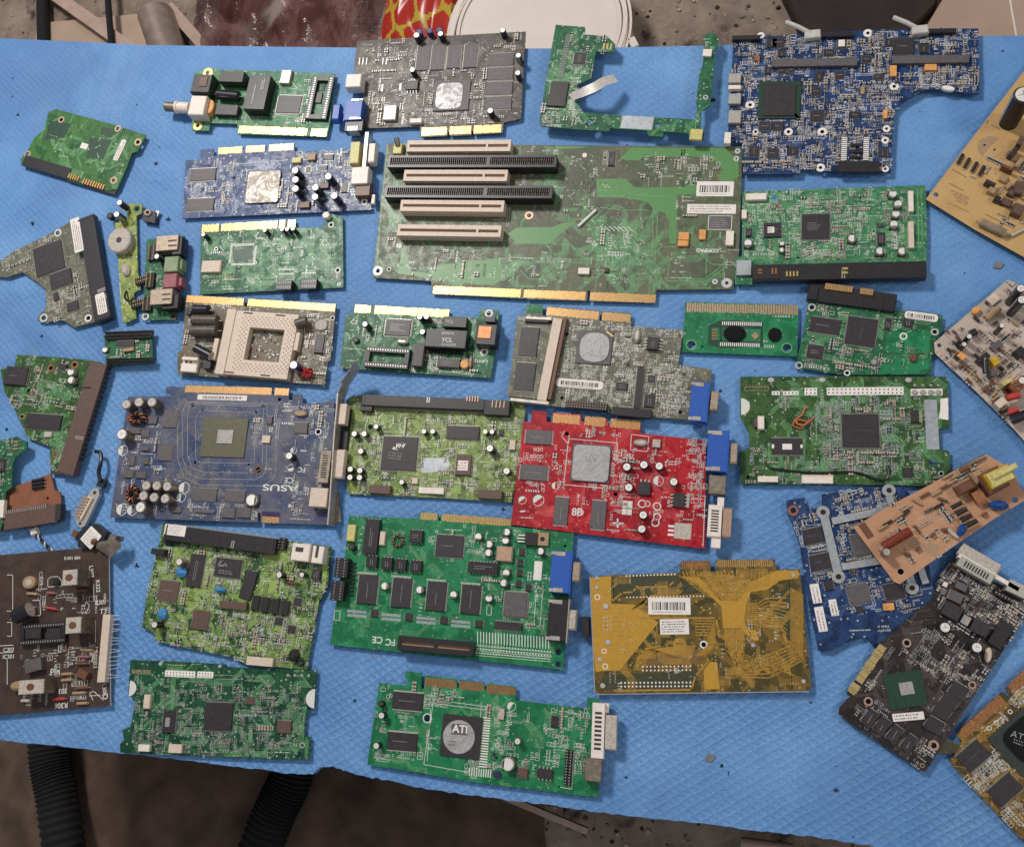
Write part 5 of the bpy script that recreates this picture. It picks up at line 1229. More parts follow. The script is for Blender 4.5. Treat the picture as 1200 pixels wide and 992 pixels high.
b = Board('hard_drive_board', 'triangular green hard drive board with long brown connector along its right side', 'circuit board', F9, 11,
    [(74, 136), (240, 146), (390, 158), (452, 170), (350, 672), (228, 668), (222, 548), (125, 508), (100, 455), (60, 370), (20, 300), (2, 200), (66, 190)], 'pcb_olive_green', 3,
    holes=[(228, 195, 9, 'copper', 1.7), (334, 180, 9, 'copper', 1.7), (99, 412, 8, 'ceramic_tan', 1.5), (247, 580, 9, 'copper', 1.6), (128, 296, 7)])
b.ide(365, 418, 76, 515, 6.5, 'plastic_brown', 11, side=-1, notch=(0.33,), name='interface_connector'); b.combs(428, 400, 16, 440, 20, 'rim_black', 11, 6.2, 'connector_teeth'); b.block('key_groove', 385, 282, 46, 6, 0.2, 'rim_black', z0=6.7, bev=0, ang=0)
b.chip(70, 229, 96, 80, 'h', 3, ang=4, mark=1, reach=1.6, pitch=1.8); b.chip(195, 434, 150, 66, 'v', 2, ang=4, mark=0); b.can(315, 212, 15, 6); b.can(317, 248, 15, 6); b.block('crystal', 213, 491, 34, 24, 2, 'beige_paste', ang=0)
b.chip(280, 188, 30, 24, 'v', 2, mark=0); b.smd([((30, 180, 210, 380), 120), ((150, 150, 350, 400), 60), ((120, 470, 300, 660), 30)], 'ccrpst'); b.traces([((40, 150, 340, 660), 34)], 'trace_green', 0.35)

FV1 = (0, 490, 5.838)
b = Board('circuit_fragment', 'small green board fragment at the left edge above the brown board', 'circuit board', FV1, -5,
    [(-80, 180), (0, 152), (112, 124), (186, 162), (180, 212), (110, 262), (88, 310), (80, 470), (40, 500), (24, 700), (0, 772), (-80, 780)], 'pcb_green', 9, holes=[(30, 262, 7)])
b.block('cable_socket', 8, 618, 34, 118, 4, 'plastic_white'); b.chip(12, 318, 46, 84, 'h', 2); b.combs(112, 185, 26, 70, 3, 'ceramic_tan', None, 1.0)
b.smd([((0, 150, 170, 260), 30), ((-40, 260, 80, 480), 26)], 'ccrpo')

b = Board('connector_board', 'brown board piece with a dark slab connector, lower left beside the green fragment', 'circuit board', FV1, -10,
    [(36, 486), (180, 438), (345, 378), (374, 492), (412, 500), (424, 690), (330, 704), (180, 735), (8, 772), (24, 680)], 'paper_brown', 4, holes=[(325, 545, 9)])
b.block('edge_socket', 205, 675, 370, 120, 6, 'plastic_brown', ang=-9, bev=0.6); b.block('socket_end', 396, 640, 38, 110, 6.6, 'chip_black', ang=-4); b.combs(195, 628, 310, 22, 22, 'grey_ink', -9, 6.1, 'socket_leads', 0.4)
for y in (418, 442, 466): b.lying(222, y + 12, 300, y - 4, 11, 'rim_black', 'diode')
b.pour([[(40, 490), (130, 470), (130, 510), (40, 530)]], 'ceramic_brown', name='scorched_patch')

b = Board('metal_connector', 'slim silver framed connector with beige teeth and a short black lead, left side', 'connector', FV1, -62,
    [(520, 720), (555, 748), (580, 735), (680, 520), (676, 482), (645, 474), (618, 495), (525, 670)], 'lead_metal', 3, 4, sub='metal_frame', holes=[(648, 508, 12), (547, 718, 10)])
b.block('tooth_bar', 578, 612, 170, 34, 2.0, 'plastic_beige', z0=0); b.combs(568, 605, 160, 44, 7, 'ceramic_tan', None, 3.4, 'teeth', 0.5)
b.block('solder_lump', 690, 440, 50, 60, 4, 'plastic_black', ang=20, z0=-4); b.block('solder_lump', 510, 790, 40, 46, 3, 'ceramic_brown', ang=30, z0=-4)
b.wire([(690, 430, 1), (675, 370, 2), (690, 300, 3), (688, 235, 1), (650, 226, 1)], 1.7, 'wire_black', 'cable')

b = Board('tilted_connector', 'black plastic block with white sticker and torn grey metal tab above the dark analog board', 'connector', FV1, -55,
    [(535, 800), (545, 770), (655, 718), (728, 775), (700, 840), (640, 880), (530, 880)], 'plastic_black', 3, 8, sub='housing')
b.sticker(622, 815, 120, 100, -50, 'text', 'paper', 1.2, ink='grey_ink')
def tab(mb):
    P = [b.L(x, y, 4) for x, y in ((640, 850), (730, 830), (765, 790), (830, 808), (832, 880), (750, 955), (700, 920), (640, 885))]
    z = [1, 3, 6, 7, 5, 3, 1, 0]; n = len(P); a = [(*p, b.th + q) for p, q in zip(P, z)]; c = sum(p[0] for p in P) / n, sum(p[1] for p in P) / n
    i0 = len(mb.v); mb.v += a + [(x, y, q - 0.6) for x, y, q in a] + [(c[0], c[1], b.th + 5.5), (c[0], c[1], b.th + 4.5)]; mi = mb.mi('dull_steel')
    for i in range(n):
        j = (i + 1) % n; mb.face([i0 + i, i0 + j, i0 + 2 * n], mi); mb.face([i0 + n + j, i0 + n + i, i0 + 2 * n + 1], mi); mb.face([i0 + n + i, i0 + n + j, i0 + j, i0 + i], mi)
m = MB(); tab(m); q = b.L(815, 822, 6); m.cyl(q[0], q[1], 2.2, b.th + 2, b.th + 8, 'dull_steel', 'hole_dark'); m.build('metal_tab', b.e, smooth=False)
b.disc(630, 840, 22, 16, 4, 'ceramic_brown', name='rust_lump', bev=1.5)

def wire_thing():
    e = bpy.data.objects.new('twisted_cable', None); COL.objects.link(e); c = G(40, 625, 2); e.location = (c[0] * MM, c[1] * MM, 0.001); props(e, 'short twisted black and white wire with white plug, under the dark analog board', 'cable')
    pl = [(232, 770), (262, 805), (300, 850), (330, 880), (380, 930)]
    for k, mt in ((0, 'wire_black'), (1, 'wire_white'), (2, 'wire_black')):
        P = smooth_path([(*[u - v for u, v in zip(G(x / 5.838, 490 + y / 5.838, 2), c)], 1.6) for x, y in pl], 9); Q = []
        for i, p in enumerate(P): t = i * 0.55 + k * 2.1; Q.append((p.x + 0.8 * math.cos(t), p.y + 0.5 * math.cos(t), p.z + 0.8 * math.sin(t)))
        mb = MB(); mb.path(Q, 0.75, mt, 6); mb.build('wire', e)
    q = [u - v for u, v in zip(G(234 / 5.838, 490 + 775 / 5.838, 4), c)]; mb = MB(); mb.box(q[0], q[1], 6.5, 6, 0, 5, 'plastic_white', 0.4, None, 1.0); mb.build('plug', e)
wire_thing()

FV5 = (0, 640, 4.957)
b = Board('analog_board', 'large dark brown board with white lettering and silver cubes, bottom left corner', 'circuit board', FV5, -4.5,
    [(-160, 66), (0, 50), (300, 24), (545, 5), (585, 20), (632, 62), (640, 924), (400, 945), (0, 980), (-160, 990)], 'pcb_umber', 4, 1.6, side='paper')
for x, y, w, h, hh in ((405, 180, 88, 92, 19), (425, 457, 92, 96, 19), (180, 815, 150, 84, 16)):
    b.block('trimmer_can', x, y, w, h, hh, 'dull_steel', bev=0.5, top='beige_paste'); b.disc(x - 6, y, 22, 20, 0.5, 'ceramic_brown', z0=hh + 0.05, name='trimmer_screw')
b.lying(90, 408, 175, 365, 38, 'sleeve_black', 'capacitor', 'beige_paste', z=9); b.dip(245, 505, 265, 120, socket=True, ht=5); b.chip(190, 505, 90, 60, '', 5, mark=0); b.chip(310, 505, 80, 60, '', 5, mark=0)
b.block('pin_strip', 603, 590, 44, 392, 6, 'plastic_beige', ang=90 - 4.5 - 86)
mb = MB()
for i in range(16):
    p = b.L(620, 405 + i * 24, 4); q = b.L(690, 400 + i * 24 + b.rng.uniform(-12, 14), 3)
    mb.tube((p[0], p[1], b.th + 4), (q[0], q[1], b.th + 2 + b.rng.uniform(-1, 1)), 0.22, 'solder', 5)
mb.build('pins', b.e)
b.disc(165, 208, 38, 36, 4, 'ceramic_tan', name='trimmer'); b.disc(165, 208, 20, 20, 0.4, 'beige_paste', z0=4.05, name='trimmer_screw'); b.disc(320, 210, 20, 20, 3, 'plastic_black', name='inductor'); b.disc(95, 810, 46, 28, 8, 'ceramic_tan', name='inductor', bev=2); b.block('inductor', 190, 690, 100, 70, 6, 'chip_grey', ang=-15)
b.block('transistor', 475, 740, 60, 50, 5, 'ceramic_brown', ang=30)
for x, y, w, a, mt in ((190, 275, 60, 4, 'ceramic_tan'), (300, 270, 44, 4, 'plastic_pink'), (300, 360, 60, 10, 'red_part'), (345, 885, 70, -5, 'red_part'), (490, 640, 60, 0, 'plastic_pink'), (480, 680, 60, 0, 'ceramic_brown'), (390, 740, 60, -4, 'ceramic_tan'), (390, 775, 60, -4, 'ceramic_tan'), (505, 600, 70, 2, 'ceramic_tan'), (480, 820, 70, -3, 'ceramic_brown'), (460, 850, 70, -3, 'ceramic_tan'), (150, 895, 50, 0, 'beige_paste'), (480, 910, 60, -3, 'ceramic_tan'), (470, 255, 50, 0, 'ceramic_brown'), (385, 590, 20, 80, 'ceramic_brown')):
    c, n = math.cos(math.radians(a)) * w / 2, math.sin(math.radians(a)) * w / 2; b.lying(x - c, y - n, x + c, y + n, 8, mt, 'resistor')
b.lines([[(42, 165), (74, 165), (74, 375), (42, 375)], [(42, 440), (68, 440), (68, 520), (42, 520)], [(42, 655), (42, 800)], [(545, 220), (545, 305)], [(555, 430), (555, 555)], [(-60, 580), (75, 572)], [(-60, 622), (75, 612)], [(190, 312), (232, 312), (236, 400), (190, 402)], [(278, 190), (300, 175), (340, 175), (358, 200), (358, 230), (278, 235), (278, 190)], [(480, 390), (500, 320), (520, 340), (500, 390)], [(540, 890), (520, 850), (545, 840), (600, 890)]], 0.55, 'white_ink')
for i, t in enumerate((('L307', 530, 145, 22, 86), ('R322', 568, 230, 22, 86), ('L308', 606, 830, 22, 86), ('R306', 355, 922, 26, 176), ('303', 365, 838, 24, 176), ('C12', 240, 200, 18, 90), ('Pin', 320, 730, 34, -4), ('R301', 585, 325, 22, -2), ('T3', 600, 378, 26, -2), ('D', 610, 870, 30, 80), ('E-001 884', 420, 68, 16, -2), ('C303', 50, 600, 20, -3), ('IC301', 50, 640, 20, -3))): b.text(*t, bold=0.01)
b.smd([((230, 300, 640, 400), 46), ((100, 590, 560, 700), 70), ((400, 590, 560, 900), 40), ((80, 240, 400, 300), 14), ((100, 860, 500, 920), 20), ((230, 700, 450, 850), 24)], 'tttssscp', big=0.4)

# ------------------------------------------------------------------ middle left
FS5 = (190, 330, 5.217)
b = Board('processor_adapter', 'beige square processor socket on a dusty brown green adapter card', 'adapter card', FS5, 3.4,
    [(148, 82), (500, 100), (502, 150), (518, 152), (522, 102), (1063, 138), (1030, 482), (990, 492), (988, 510), (1010, 520), (992, 632), (96, 566), (92, 432), (120, 420)], 'pcb_slocket', 4, holes=[(1042, 222, 9, 'paper', 1.5), (965, 610, 7, 'paper', 1.5)])
b.fingers(150, 104, 498, 124, 44, [(0, 1)], 'gold', 0.8, fill=0.8); b.fingers(524, 126, 1060, 160, 44, [(0, 1)], 'pale_gold', 0.8, fill=0.8)
def socket():
    cx, cy, W, H, a = b.fit(575, 378, 440, 392, 4.5, 8); T = b.th; mb = MB(); hx, hy, HW, HH, a2 = b.fit(620, 383, 215, 200, 3, 8)
    def rot(u, v): return (cx + math.cos(a) * u - math.sin(a) * v, cy + math.sin(a) * u + math.cos(a) * v)
    outer = MB().rect(cx, cy, W, H, a); hole = MB().rect(hx, hy, HW, HH, a)
    mb.slab(outer, [hole], T, T + 7, 'plastic_beige', 'plastic_beige')
    u0, v0 = hx - cx, hy - cy
    st = 2.05; nx = int(W * 0.78 / st); ny = int(H * 0.9 / st)
    for i in range(nx):
        for j in range(ny):
            if (i + j) % 2: continue
            u = W * 0.48 - i * st; v = (j - ny / 2 + 0.5) * st
            if abs(u - u0) < HW / 2 + 1.2 and abs(v - v0) < HH / 2 + 1.2: continue
            p = rot(u, v); mb.flat(p[0], p[1], 1.0, 1.0, T + 7.03, 'ceramic_brown', a)
    p = rot(-W * 0.43, 0); mb.box(p[0], p[1], W * 0.12, H * 1.03, T, T + 8, 'plastic_beige', a, None, 0.4)
    b.foot(cx, cy, W, H, 0); o = mb.build('processor_socket', b.e)
    m = MB()
    for u, v in ((-0.2, 0.49), (0.25, 0.49), (-0.3, -0.49), (0.2, -0.49)): p = rot(W * u, H * v * 0.96); m.box(p[0], p[1], 9, 1.2, T + 7, T + 7.2, 'dark_ink', a)
    m.build('latch_slots', o)
socket()
mb = MB(); b2 = b.rng
for i in range(60):
    p = b.L(b2.uniform(520, 715), b2.uniform(300, 470)); mb.box(p[0], p[1], *b2.choice(((2, 1), (1, 2), (1.6, .8))), b.th, b.th + 0.8, b2.choice(('ceramic_tan', 'solder', 'resistor_black', 'solder', 'chip_grey')))
o = mb.build('surface_components', b.e); o['kind'] = 'stuff'
b.lying(195, 172, 285, 175, 30, 'sleeve_black', z=6); b.lying(190, 235, 340, 238, 31, 'sleeve_brown', z=6); b.lying(182, 300, 335, 300, 31, 'sleeve_brown', z=6); b.lying(205, 405, 300, 455, 26, 'sleeve_black', capm='beige_paste', z=7)
b.lying(820, 260, 885, 240, 29, 'sleeve_brown', z=7); b.cap(803, 508, 27, 10, 'sleeve_purple'); b.coil(880, 555, 66, 60, 7, 0, 6, 'red_part', 'red_part'); b.disc(970, 264, 38, 34, 2, 'beige_paste', name='backup_disc')
b.chip(960, 378, 56, 112, 'h', 2.6); o = b.block('fan_connector', 165, 505, 98, 92, 4, 'plastic_white', bev=0.6); b.combs(165, 490, 80, 30, 3, 'ceramic_brown', None, 4.4, 'fan_pins', 0.35); b.block('fan_connector_wall', 168, 470, 96, 14, 8, 'plastic_white')
b.block('clip', 322, 410, 26, 130, 6, 'plastic_beige', ang=4); b.block('clip', 822, 365, 24, 110, 6, 'plastic_beige', ang=4); b.block('inductor', 275, 500, 44, 60, 5, 'chip_black'); b.block('jumper', 163, 180, 30, 40, 6, 'rim_black')
b.smd([((110, 150, 360, 560), 60), ((820, 170, 1040, 620), 140), ((220, 110, 1040, 170), 60)], 'ccrppst', big=0.1); b.lines([[(850, 280), (855, 350)], [(870, 280), (875, 350)]], 0.5, 'white_ink'); b.traces([((100, 150, 1040, 600), 30)], 'trace_grey', 0.3)

FS6 = (390, 340, 5.455)
b = Board('network_card', 'green network card with black boxy socket at right and gold strip on top', 'network card', FS6, 3,
    [(138, 90), (250, 94), (252, 112), (262, 112), (264, 95), (742, 124), (742, 164), (932, 178), (945, 122), (1062, 132), (1052, 290), (1010, 562), (45, 497), (84, 160), (132, 150)], 'pcb_green', 3,
    holes=[(998, 148, 14, 'paper', 1.9), (968, 395, 13, 'paper', 2), (942, 530, 6)])
b.fingers(140, 116, 742, 150, 52, [(0, 0.18), (0.215, 1)], 'pale_gold', 1.25, wide=True)
b.chip(415, 238, 160, 104, 'q', 1.8, mark=4, pitch=0.8, inkm='white_ink'); o = b.block('isolation_module', 722, 308, 262, 112, 11, 'plastic_black', bev=0.4); b.text('YCL', 730, 318, 26, 2, par=o, z=11.05, bold=0.02)
b.text('20F001N', 735, 275, 15, 2, z=11.05, par=o); b.text('PH163539', 740, 348, 15, 2, z=11.05, par=o)
b.combs(720, 395, 240, 26, 11, 'rim_black', None, 3, 'leads', 0.6); b.block('relay', 780, 202, 152, 66, 7, 'chip_black', bev=0.5); b.text('YCL', 745, 200, 20, 3, z=7.05); b.block('relay', 545, 410, 66, 148, 7, 'plastic_brown', bev=0.4, top='chip_black')
b.dip(345, 430, 280, 128, socket=True, ht=4.5); b.dip(742, 463, 140, 56, ht=3.4)
b.block('phone_socket', 982, 282, 128, 135, 12, 'plastic_black', bev=0.8); b.block('socket_latch', 970, 268, 84, 78, 12.8, 'red_copper', bev=0.3, top='copper'); b.block('socket_neck', 1005, 185, 66, 34, 8, 'plastic_black')
b.disc(440, 325, 36, 17, 4, 'steel', name='crystal', bev=1.4)
for x, y in ((205, 216), (555, 170), (598, 168), (572, 265)): b.cap(x, y, 19, 8)
b.disc(840, 470, 28, 30, 4, 'orange_part', name='ceramic_capacitor'); b.disc(880, 455, 8, 40, 4, 'ceramic_tan', name='ceramic_capacitor'); b.disc(146, 316, 18, 18, 3, 'chip_black', name='inductor')
b.text('CE', 138, 205, 26, 4, bold=0.01); b.sticker(120, 255, 30, 26, None, 'text', 'pcb_green', 0, 'printed_mark', 'white_ink'); b.sticker(122, 450, 70, 24, None, 'text', 'pcb_green', 0, 'printed_mark', 'white_ink'); b.lines([[(70, 370), (185, 378)], [(620, 420), (625, 510), (900, 540), (900, 400)], [(700, 170), (680, 215)]], 0.4, 'white_ink')
b.smd([((90, 210, 330, 340), 50), ((480, 330, 680, 530), 50), ((600, 420, 920, 530), 50), ((500, 150, 700, 230), 20)], 'cpppsto', big=0.05); b.traces([((60, 120, 1040, 540), 40)], 'trace_green', 0.35)

FS7 = (590, 350, 4.615)
b = Board('graphics_card', 'grey green card with a tan memory slot at left and blue video socket', 'graphics card', FS7, 4,
    [(75, 95), (120, 88), (126, 30), (212, 34), (212, 90), (230, 92), (232, 40), (520, 62), (520, 118), (530, 118), (532, 66), (690, 78), (690, 148), (972, 170), (946, 355), (1126, 382), (1112, 662), (830, 642), (240, 577), (30, 535), (55, 250)], 'pcb_khaki', 3.5,
    holes=[(342, 190, 11), (674, 357, 11), (979, 410, 10), (316, 536, 9), (780, 172, 8), (956, 612, 10)])
b.fingers(234, 66, 518, 92, 46, [(0, 1)], 'gold', 0.9); b.fingers(534, 94, 689, 106, 46, [(0, 1)], 'gold', 0.9)
b.pour([[(128, 32), (210, 36), (210, 80), (128, 76)]], 'pcb_bright_green', name='light_mask_area')
b.block('memory_module', 145, 330, 190, 410, 1.2, 'pcb_khaki', z0=3, bev=0, ang=5, foot=False)
b.chip(142, 240, 96, 158, 'v', 1.2, ang=4, mark=1, inkm='chip_grey', z0=4.3); b.chip(120, 428, 104, 150, 'v', 1.2, ang=4, mark=1, inkm='chip_grey', z0=4.3)
b.block('slot_bar', 250, 325, 50, 455, 6, 'plastic_beige', ang=8, bev=0.6); b.block('slot_back', 290, 320, 20, 450, 4.5, 'ceramic_brown', ang=8); b.block('slot_arm', 180, 118, 130, 14, 7, 'rim_black', ang=3); b.block('slot_arm', 140, 553, 210, 16, 7, 'steel', ang=6); b.block('slot_arm', 190, 105, 140, 12, 7, 'steel', ang=3)
b.bga(492, 262, 186, 178, 'chip_grey', 'grey_paste', 0, 0, 160, 160, 1.3, 0.8, ang=3, rnd=11); b.block('contact_tab', 575, 190, 50, 10, 1.6, 'pale_gold', ang=35)
b.disc(722, 197, 18, 38, 3.4, 'steel', name='crystal', bev=1.2); b.chip(808, 240, 62, 66, 'h', 4, reach=3, pitch=2.2)
b.sticker(412, 460, 255, 46, None, 'barcode', rnd=3); b.chip(732, 482, 36, 220, 'h', 2, mark=0); b.chip(640, 474, 56, 44, 'v', 1.3); b.chip(790, 552, 56, 66, 'h', 1.5); b.chip(800, 432, 36, 36, 'q', 1.2)
b.dsub(1058, 555, 96, 215, 11, (1140, 553, 46, 106)); b.header(448, 575, 225, 40, 6, pinh=0.4, pinm='red_copper', rows=3); b.block('feature_connector', 695, 612, 210, 46, 7, 'plastic_black', bev=0.4)
b.combs(670, 205, 30, 10, 3, 'ceramic_brown', 5, 1)
b.smd([((310, 110, 980, 620), 760), ((60, 100, 250, 550), 90), ((820, 380, 1000, 640), 130), ((600, 160, 720, 420), 60)], 'cppsstto', big=0.08); b.traces([((300, 120, 960, 600), 34)], 'trace_grey', 0.3)

FT2 = (110, 430, 3.871)
b = Board('graphics_card', 'large slate blue graphics card with bent silver bracket and many silver capacitors', 'graphics card', FT2, 2.2,
    [(155, 134), (345, 132), (345, 124), (326, 118), (328, 92), (345, 88), (410, 92), (412, 80), (808, 92), (810, 122), (817, 122), (818, 94), (885, 96), (885, 150), (900, 150), (903, 122), (945, 124), (948, 166), (1052, 160), (1090, 140), (1085, 715), (756, 706), (756, 660), (744, 660), (744, 705), (702, 704), (74, 681), (110, 430)], 'pcb_slate', 4,
    holes=[(448, 171, 8), (493, 195, 6), (767, 177, 8), (734, 205, 6), (459, 432, 6), (426, 461, 6), (703, 440, 6), (746, 466, 12, 'ceramic_brown', 1.7), (702, 480, 5), (842, 146, 8), (1018, 293, 10, 'paper', 1.5)])
b.fingers(414, 98, 806, 110, 32, [(0, 1)], 'gold', 0.7, fill=0.85); b.fingers(820, 110, 884, 113, 32, [(0, 1)], 'gold', 0.7, fill=0.85); b.fingers(764, 688, 840, 690, 36, [(0, 1)], 'gold', 1.2, fill=0.85); b.block('bridge_connector', 802, 665, 80, 20, 1.0, 'sleeve_purple')
b.bga(590, 318, 200, 178, 'bga_olive', 'die', 4, -3, 70, 62, 1.2, 0.8, ang=1.5, bumps=True)
for x, y, w, h in ((348, 234, 62, 80), (324, 386, 66, 76), (500, 578, 112, 58), (640, 584, 92, 52)): b.chip(x, y, w, h, 'h' if h > w else 'v', 1.1, mat='chip_grey', mark=0, reach=0.5)
for x, y in ((146, 168), (203, 158), (262, 158), (236, 536), (284, 537), (331, 540), (223, 583), (271, 590), (322, 596)): b.cap(x, y, 21, 8, 'dull_steel', 'grey_can', stripe=False)
b.cap(126, 304, 24, 9, 'dull_steel', stripe=False); b.cap(210, 635, 24, 9, 'dull_steel', stripe=False); b.can(714, 602, 26, 5); b.cap(885, 402, 17, 7)
b.coil(190, 230, 95, 58, 7, None, 8); b.coil(168, 575, 62, 88, 7, None, 8); b.block('transistor', 265, 240, 40, 34, 2, 'chip_grey'); 
for x, y, w, h in ((187, 287, 46, 28), (235, 300, 32, 36), (172, 424, 26, 46), (235, 425, 24, 30), (156, 484, 44, 34), (212, 488, 44, 30), (232, 370, 30, 18), (500, 655, 90, 10), (610, 660, 58, 46), (680, 660, 58, 46), (371, 645, 50, 28), (938, 275, 60, 50), (795, 240, 26, 34)): b.chip(x, y, w, h, b.rng.choice('vhh'), 1.6, mat='chip_grey', mark=0, reach=0.6)
b.block('crystal', 780, 326, 36, 34, 2, 'plastic_beige'); b.disc(935, 208, 28, 14, 3, 'ceramic_tan', name='crystal')
b.sticker(582, 138, 224, 24, 1.5, 'barcode')
arcs = []
for i, (x0, y0, x1, y1, r) in enumerate(((380, 160, 825, 538, 60), (402, 165, 782, 510, 50), (425, 172, 765, 480, 40), (462, 200, 728, 436, 12))):
    arcs.append([(x0 + 12, y0 + 4), (x0, y0 + 40), (x0, y1 - r * 2), (x0 + r * 0.5, y1 - r * 0.6), (x0 + r * 1.7, y1 - 4), (x1 - r, y1), (x1 - r * 0.3, y1 - r * 0.4), (x1, y1 - r), (x1 + 4, y0 + 6), (x0 + 30, y0 - 4)])
b.lines(arcs, 0.45, 'grey_ink', closed=True)
b.text('ASUS', 845, 546, 26, 182, name='printed_logo', bold=0.02, wide=1.9)
b.text('CE', 884, 512, 24, 182, name='approval_mark', bold=0.01); b.text('FC', 942, 464, 22, 182, name='approval_mark', bold=0.01); b.text('e', 888, 630, 20, 182, name='printed_mark', bold=0.02); b.sticker(950, 690, 140, 16, None, 'text', 'pcb_slate', 0, 'printed_mark', 'white_ink')
def half(bd, L, ring=True):
    for x, y, r, q in L:
        m = bd.bm; c = bd.L(x, y); R = bd.mm(x, y, r); m.lid([(c[0] + R * math.cos(t), c[1] + R * math.sin(t)) for t in (math.radians(q + k) for k in range(0, 181, 15))], bd.th + 0.05, 'white_ink')
        if ring: m.washer(c[0], c[1], R * 0.9, R, bd.th, 'white_ink', 24, 0.05)
half(b, ((130, 378, 24, 90), (125, 645, 26, 90), (172, 648, 24, 90), (408, 548, 26, 90), (395, 590, 22, 90), (893, 458, 16, 200), (905, 378, 16, 100)))
# bent bracket, sockets
mb = MB(); P = [(1062, 715, 4), (1072, 600, 4), (1092, 300, 5), (1108, 120, 6), (1128, 75, 10), (1165, 20, 16), (1186, -18, 22)]
L = []
for x, y, z in P: q = b.L(x, y, z + 6); L.append((q[0], q[1], z))
for i in range(len(L) - 1):
    (x0, y0, z0), (x1, y1, z1) = L[i], L[i + 1]; i0 = len(mb.v)
    for x, y, z in ((x0, y0, z0), (x1, y1, z1)):
        for g, zz in ((-0.5, -6), (0.5, -6), (0.5, 10), (-0.5, 10)): mb.v.append((x + g, y, z + zz + b.th - (3 if i < 4 else 0)))
    mi = mb.mi('steel')
    for k in range(4): mb.face([i0 + k, i0 + (k + 1) % 4, i0 + 4 + (k + 1) % 4, i0 + 4 + k], mi)
    mb.face([i0, i0 + 3, i0 + 2, i0 + 1], mi); mb.face([i0 + 4, i0 + 5, i0 + 6, i0 + 7], mi)
mb.build('metal_bracket', b.e)
b.dvi(1046, 450, 48, 150, 9, (1108, 438, 54, 130), slots=10, shm='plastic_beige', mat='dull_steel'); b.block('video_connector', 1126, 212, 34, 92, 9, 'plastic_beige', z0=0); b.block('connector_base', 1140, 290, 30, 200, 5, 'rim_black', z0=-4); b.block('svideo_connector', 1018, 590, 80, 86, 11, 'plastic_beige', bev=0.5); b.block('bracket_foot', 1090, 640, 50, 130, 2, 'dull_steel', z0=-3, ang=-10)
b.smd([((110, 250, 300, 500), 90), ((100, 500, 380, 670), 60), ((430, 610, 740, 690), 60), ((850, 160, 1050, 320), 90), ((780, 220, 830, 350), 14), ((700, 220, 760, 350), 20), ((850, 370, 960, 480), 20), ((900, 530, 1000, 680), 40), ((990, 160, 1060, 680), 60), ((690, 460, 770, 480), 6)], 'ccrppstso'); b.combs(735, 300, 22, 110, 14, 'grey_ink')
b.traces([((290, 150, 1040, 660), 36)], 'trace_grey', 0.25)

FT3 = (380, 450, 5.0)
b = Board('hard_drive_board', 'yellow green drive board with white M logo chip, tucked under the red card', 'circuit board', FT3, 2,
    [(148, 75), (215, 68), (700, 88), (1100, 95), (1180, 110), (1162, 400), (1098, 692), (700, 668), (136, 642), (118, 430)], 'pcb_pale_lime', 2, holes=[(1090, 447, 9), (270, 250, 12, 'hole_dark', 1.2)])
b.ide(575, 105, 725, 62, 6.5, 'plastic_black', 2.4, side=-1, notch=(0.545,)); b.block('power_socket', 1010, 138, 150, 84, 7.2, 'plastic_black', ang=2.4, bev=0.5); b.block('connector_lip', 245, 135, 70, 40, 5, 'plastic_black', ang=4); b.combs(880, 98, 80, 30, 5, 'red_copper', 3, 7.2, 'jumper_pins', 0.4); b.combs(1030, 130, 90, 40, 4, 'red_copper', 3, 7.6, 'jumper_pins', 0.25)
b.chip(440, 405, 205, 196, 'q', 1.6, mark=0, pitch=0.8)
b.lines([[(410, 372), (425, 380), (432, 345), (440, 376), (462, 345), (462, 378), (478, 352)], [(405, 380), (430, 384)], [(440, 355), (480, 352)]], 1.0, 'paper', z=1.85, name='printed_logo'); b.sticker(425, 420, 112, 60, 6, 'text', 'chip_black', 0.1, 'printed_mark', 'grey_ink', z0=1.76)
b.chip(812, 283, 188, 76, 'v', 2, mark=0); b.chip(815, 472, 90, 118, 'h', 2.4, mark=0, mat='plastic_brown'); b.sticker(812, 476, 60, 58, None, 'text', z0=2.6, ink='red_part')
b.pour([[(570, 430), (720, 432), (740, 470), (700, 510), (570, 520)]], 'foil_tape', z=0.05)
for x, y in ((175, 290), (233, 290), (213, 392), (152, 497), (208, 505), (150, 545), (206, 546)): b.cap(x, y, 18, 5)
for x, y in ((303, 248), (583, 276), (635, 276), (943, 278), (982, 278), (453, 573)): b.cap(x, y, 16, 5)
b.cap(970, 375, 23, 7); b.cap(1068, 508, 22, 6); b.chip(1036, 282, 28, 34, 'h', 2, mark=0)
b.block('cable_socket', 325, 615, 124, 48, 4, 'plastic_brown', ang=3); b.block('cable_socket', 626, 622, 148, 36, 3, 'plastic_white'); b.block('cable_socket', 970, 645, 140, 50, 4, 'plastic_brown', ang=3); b.block('crystal', 530, 565, 34, 36, 2, 'plastic_beige'); b.block('crystal', 1102, 355, 34, 56, 2, 'plastic_beige')
b.smd([((150, 190, 1150, 660), 520), ((250, 180, 350, 560), 60), ((1040, 200, 1140, 450), 40)], 'ccrppstto', big=0.06); b.traces([((150, 180, 1140, 660), 90)], 'trace_lime', 0.4, 0.9)
b.pour([[(255, 200), (330, 205), (340, 235), (255, 232)], [(570, 540), (590, 560), (590, 620), (560, 610)], [(740, 560), (800, 570), (800, 640), (740, 640)]], 'trace_lime', name='bright_area')

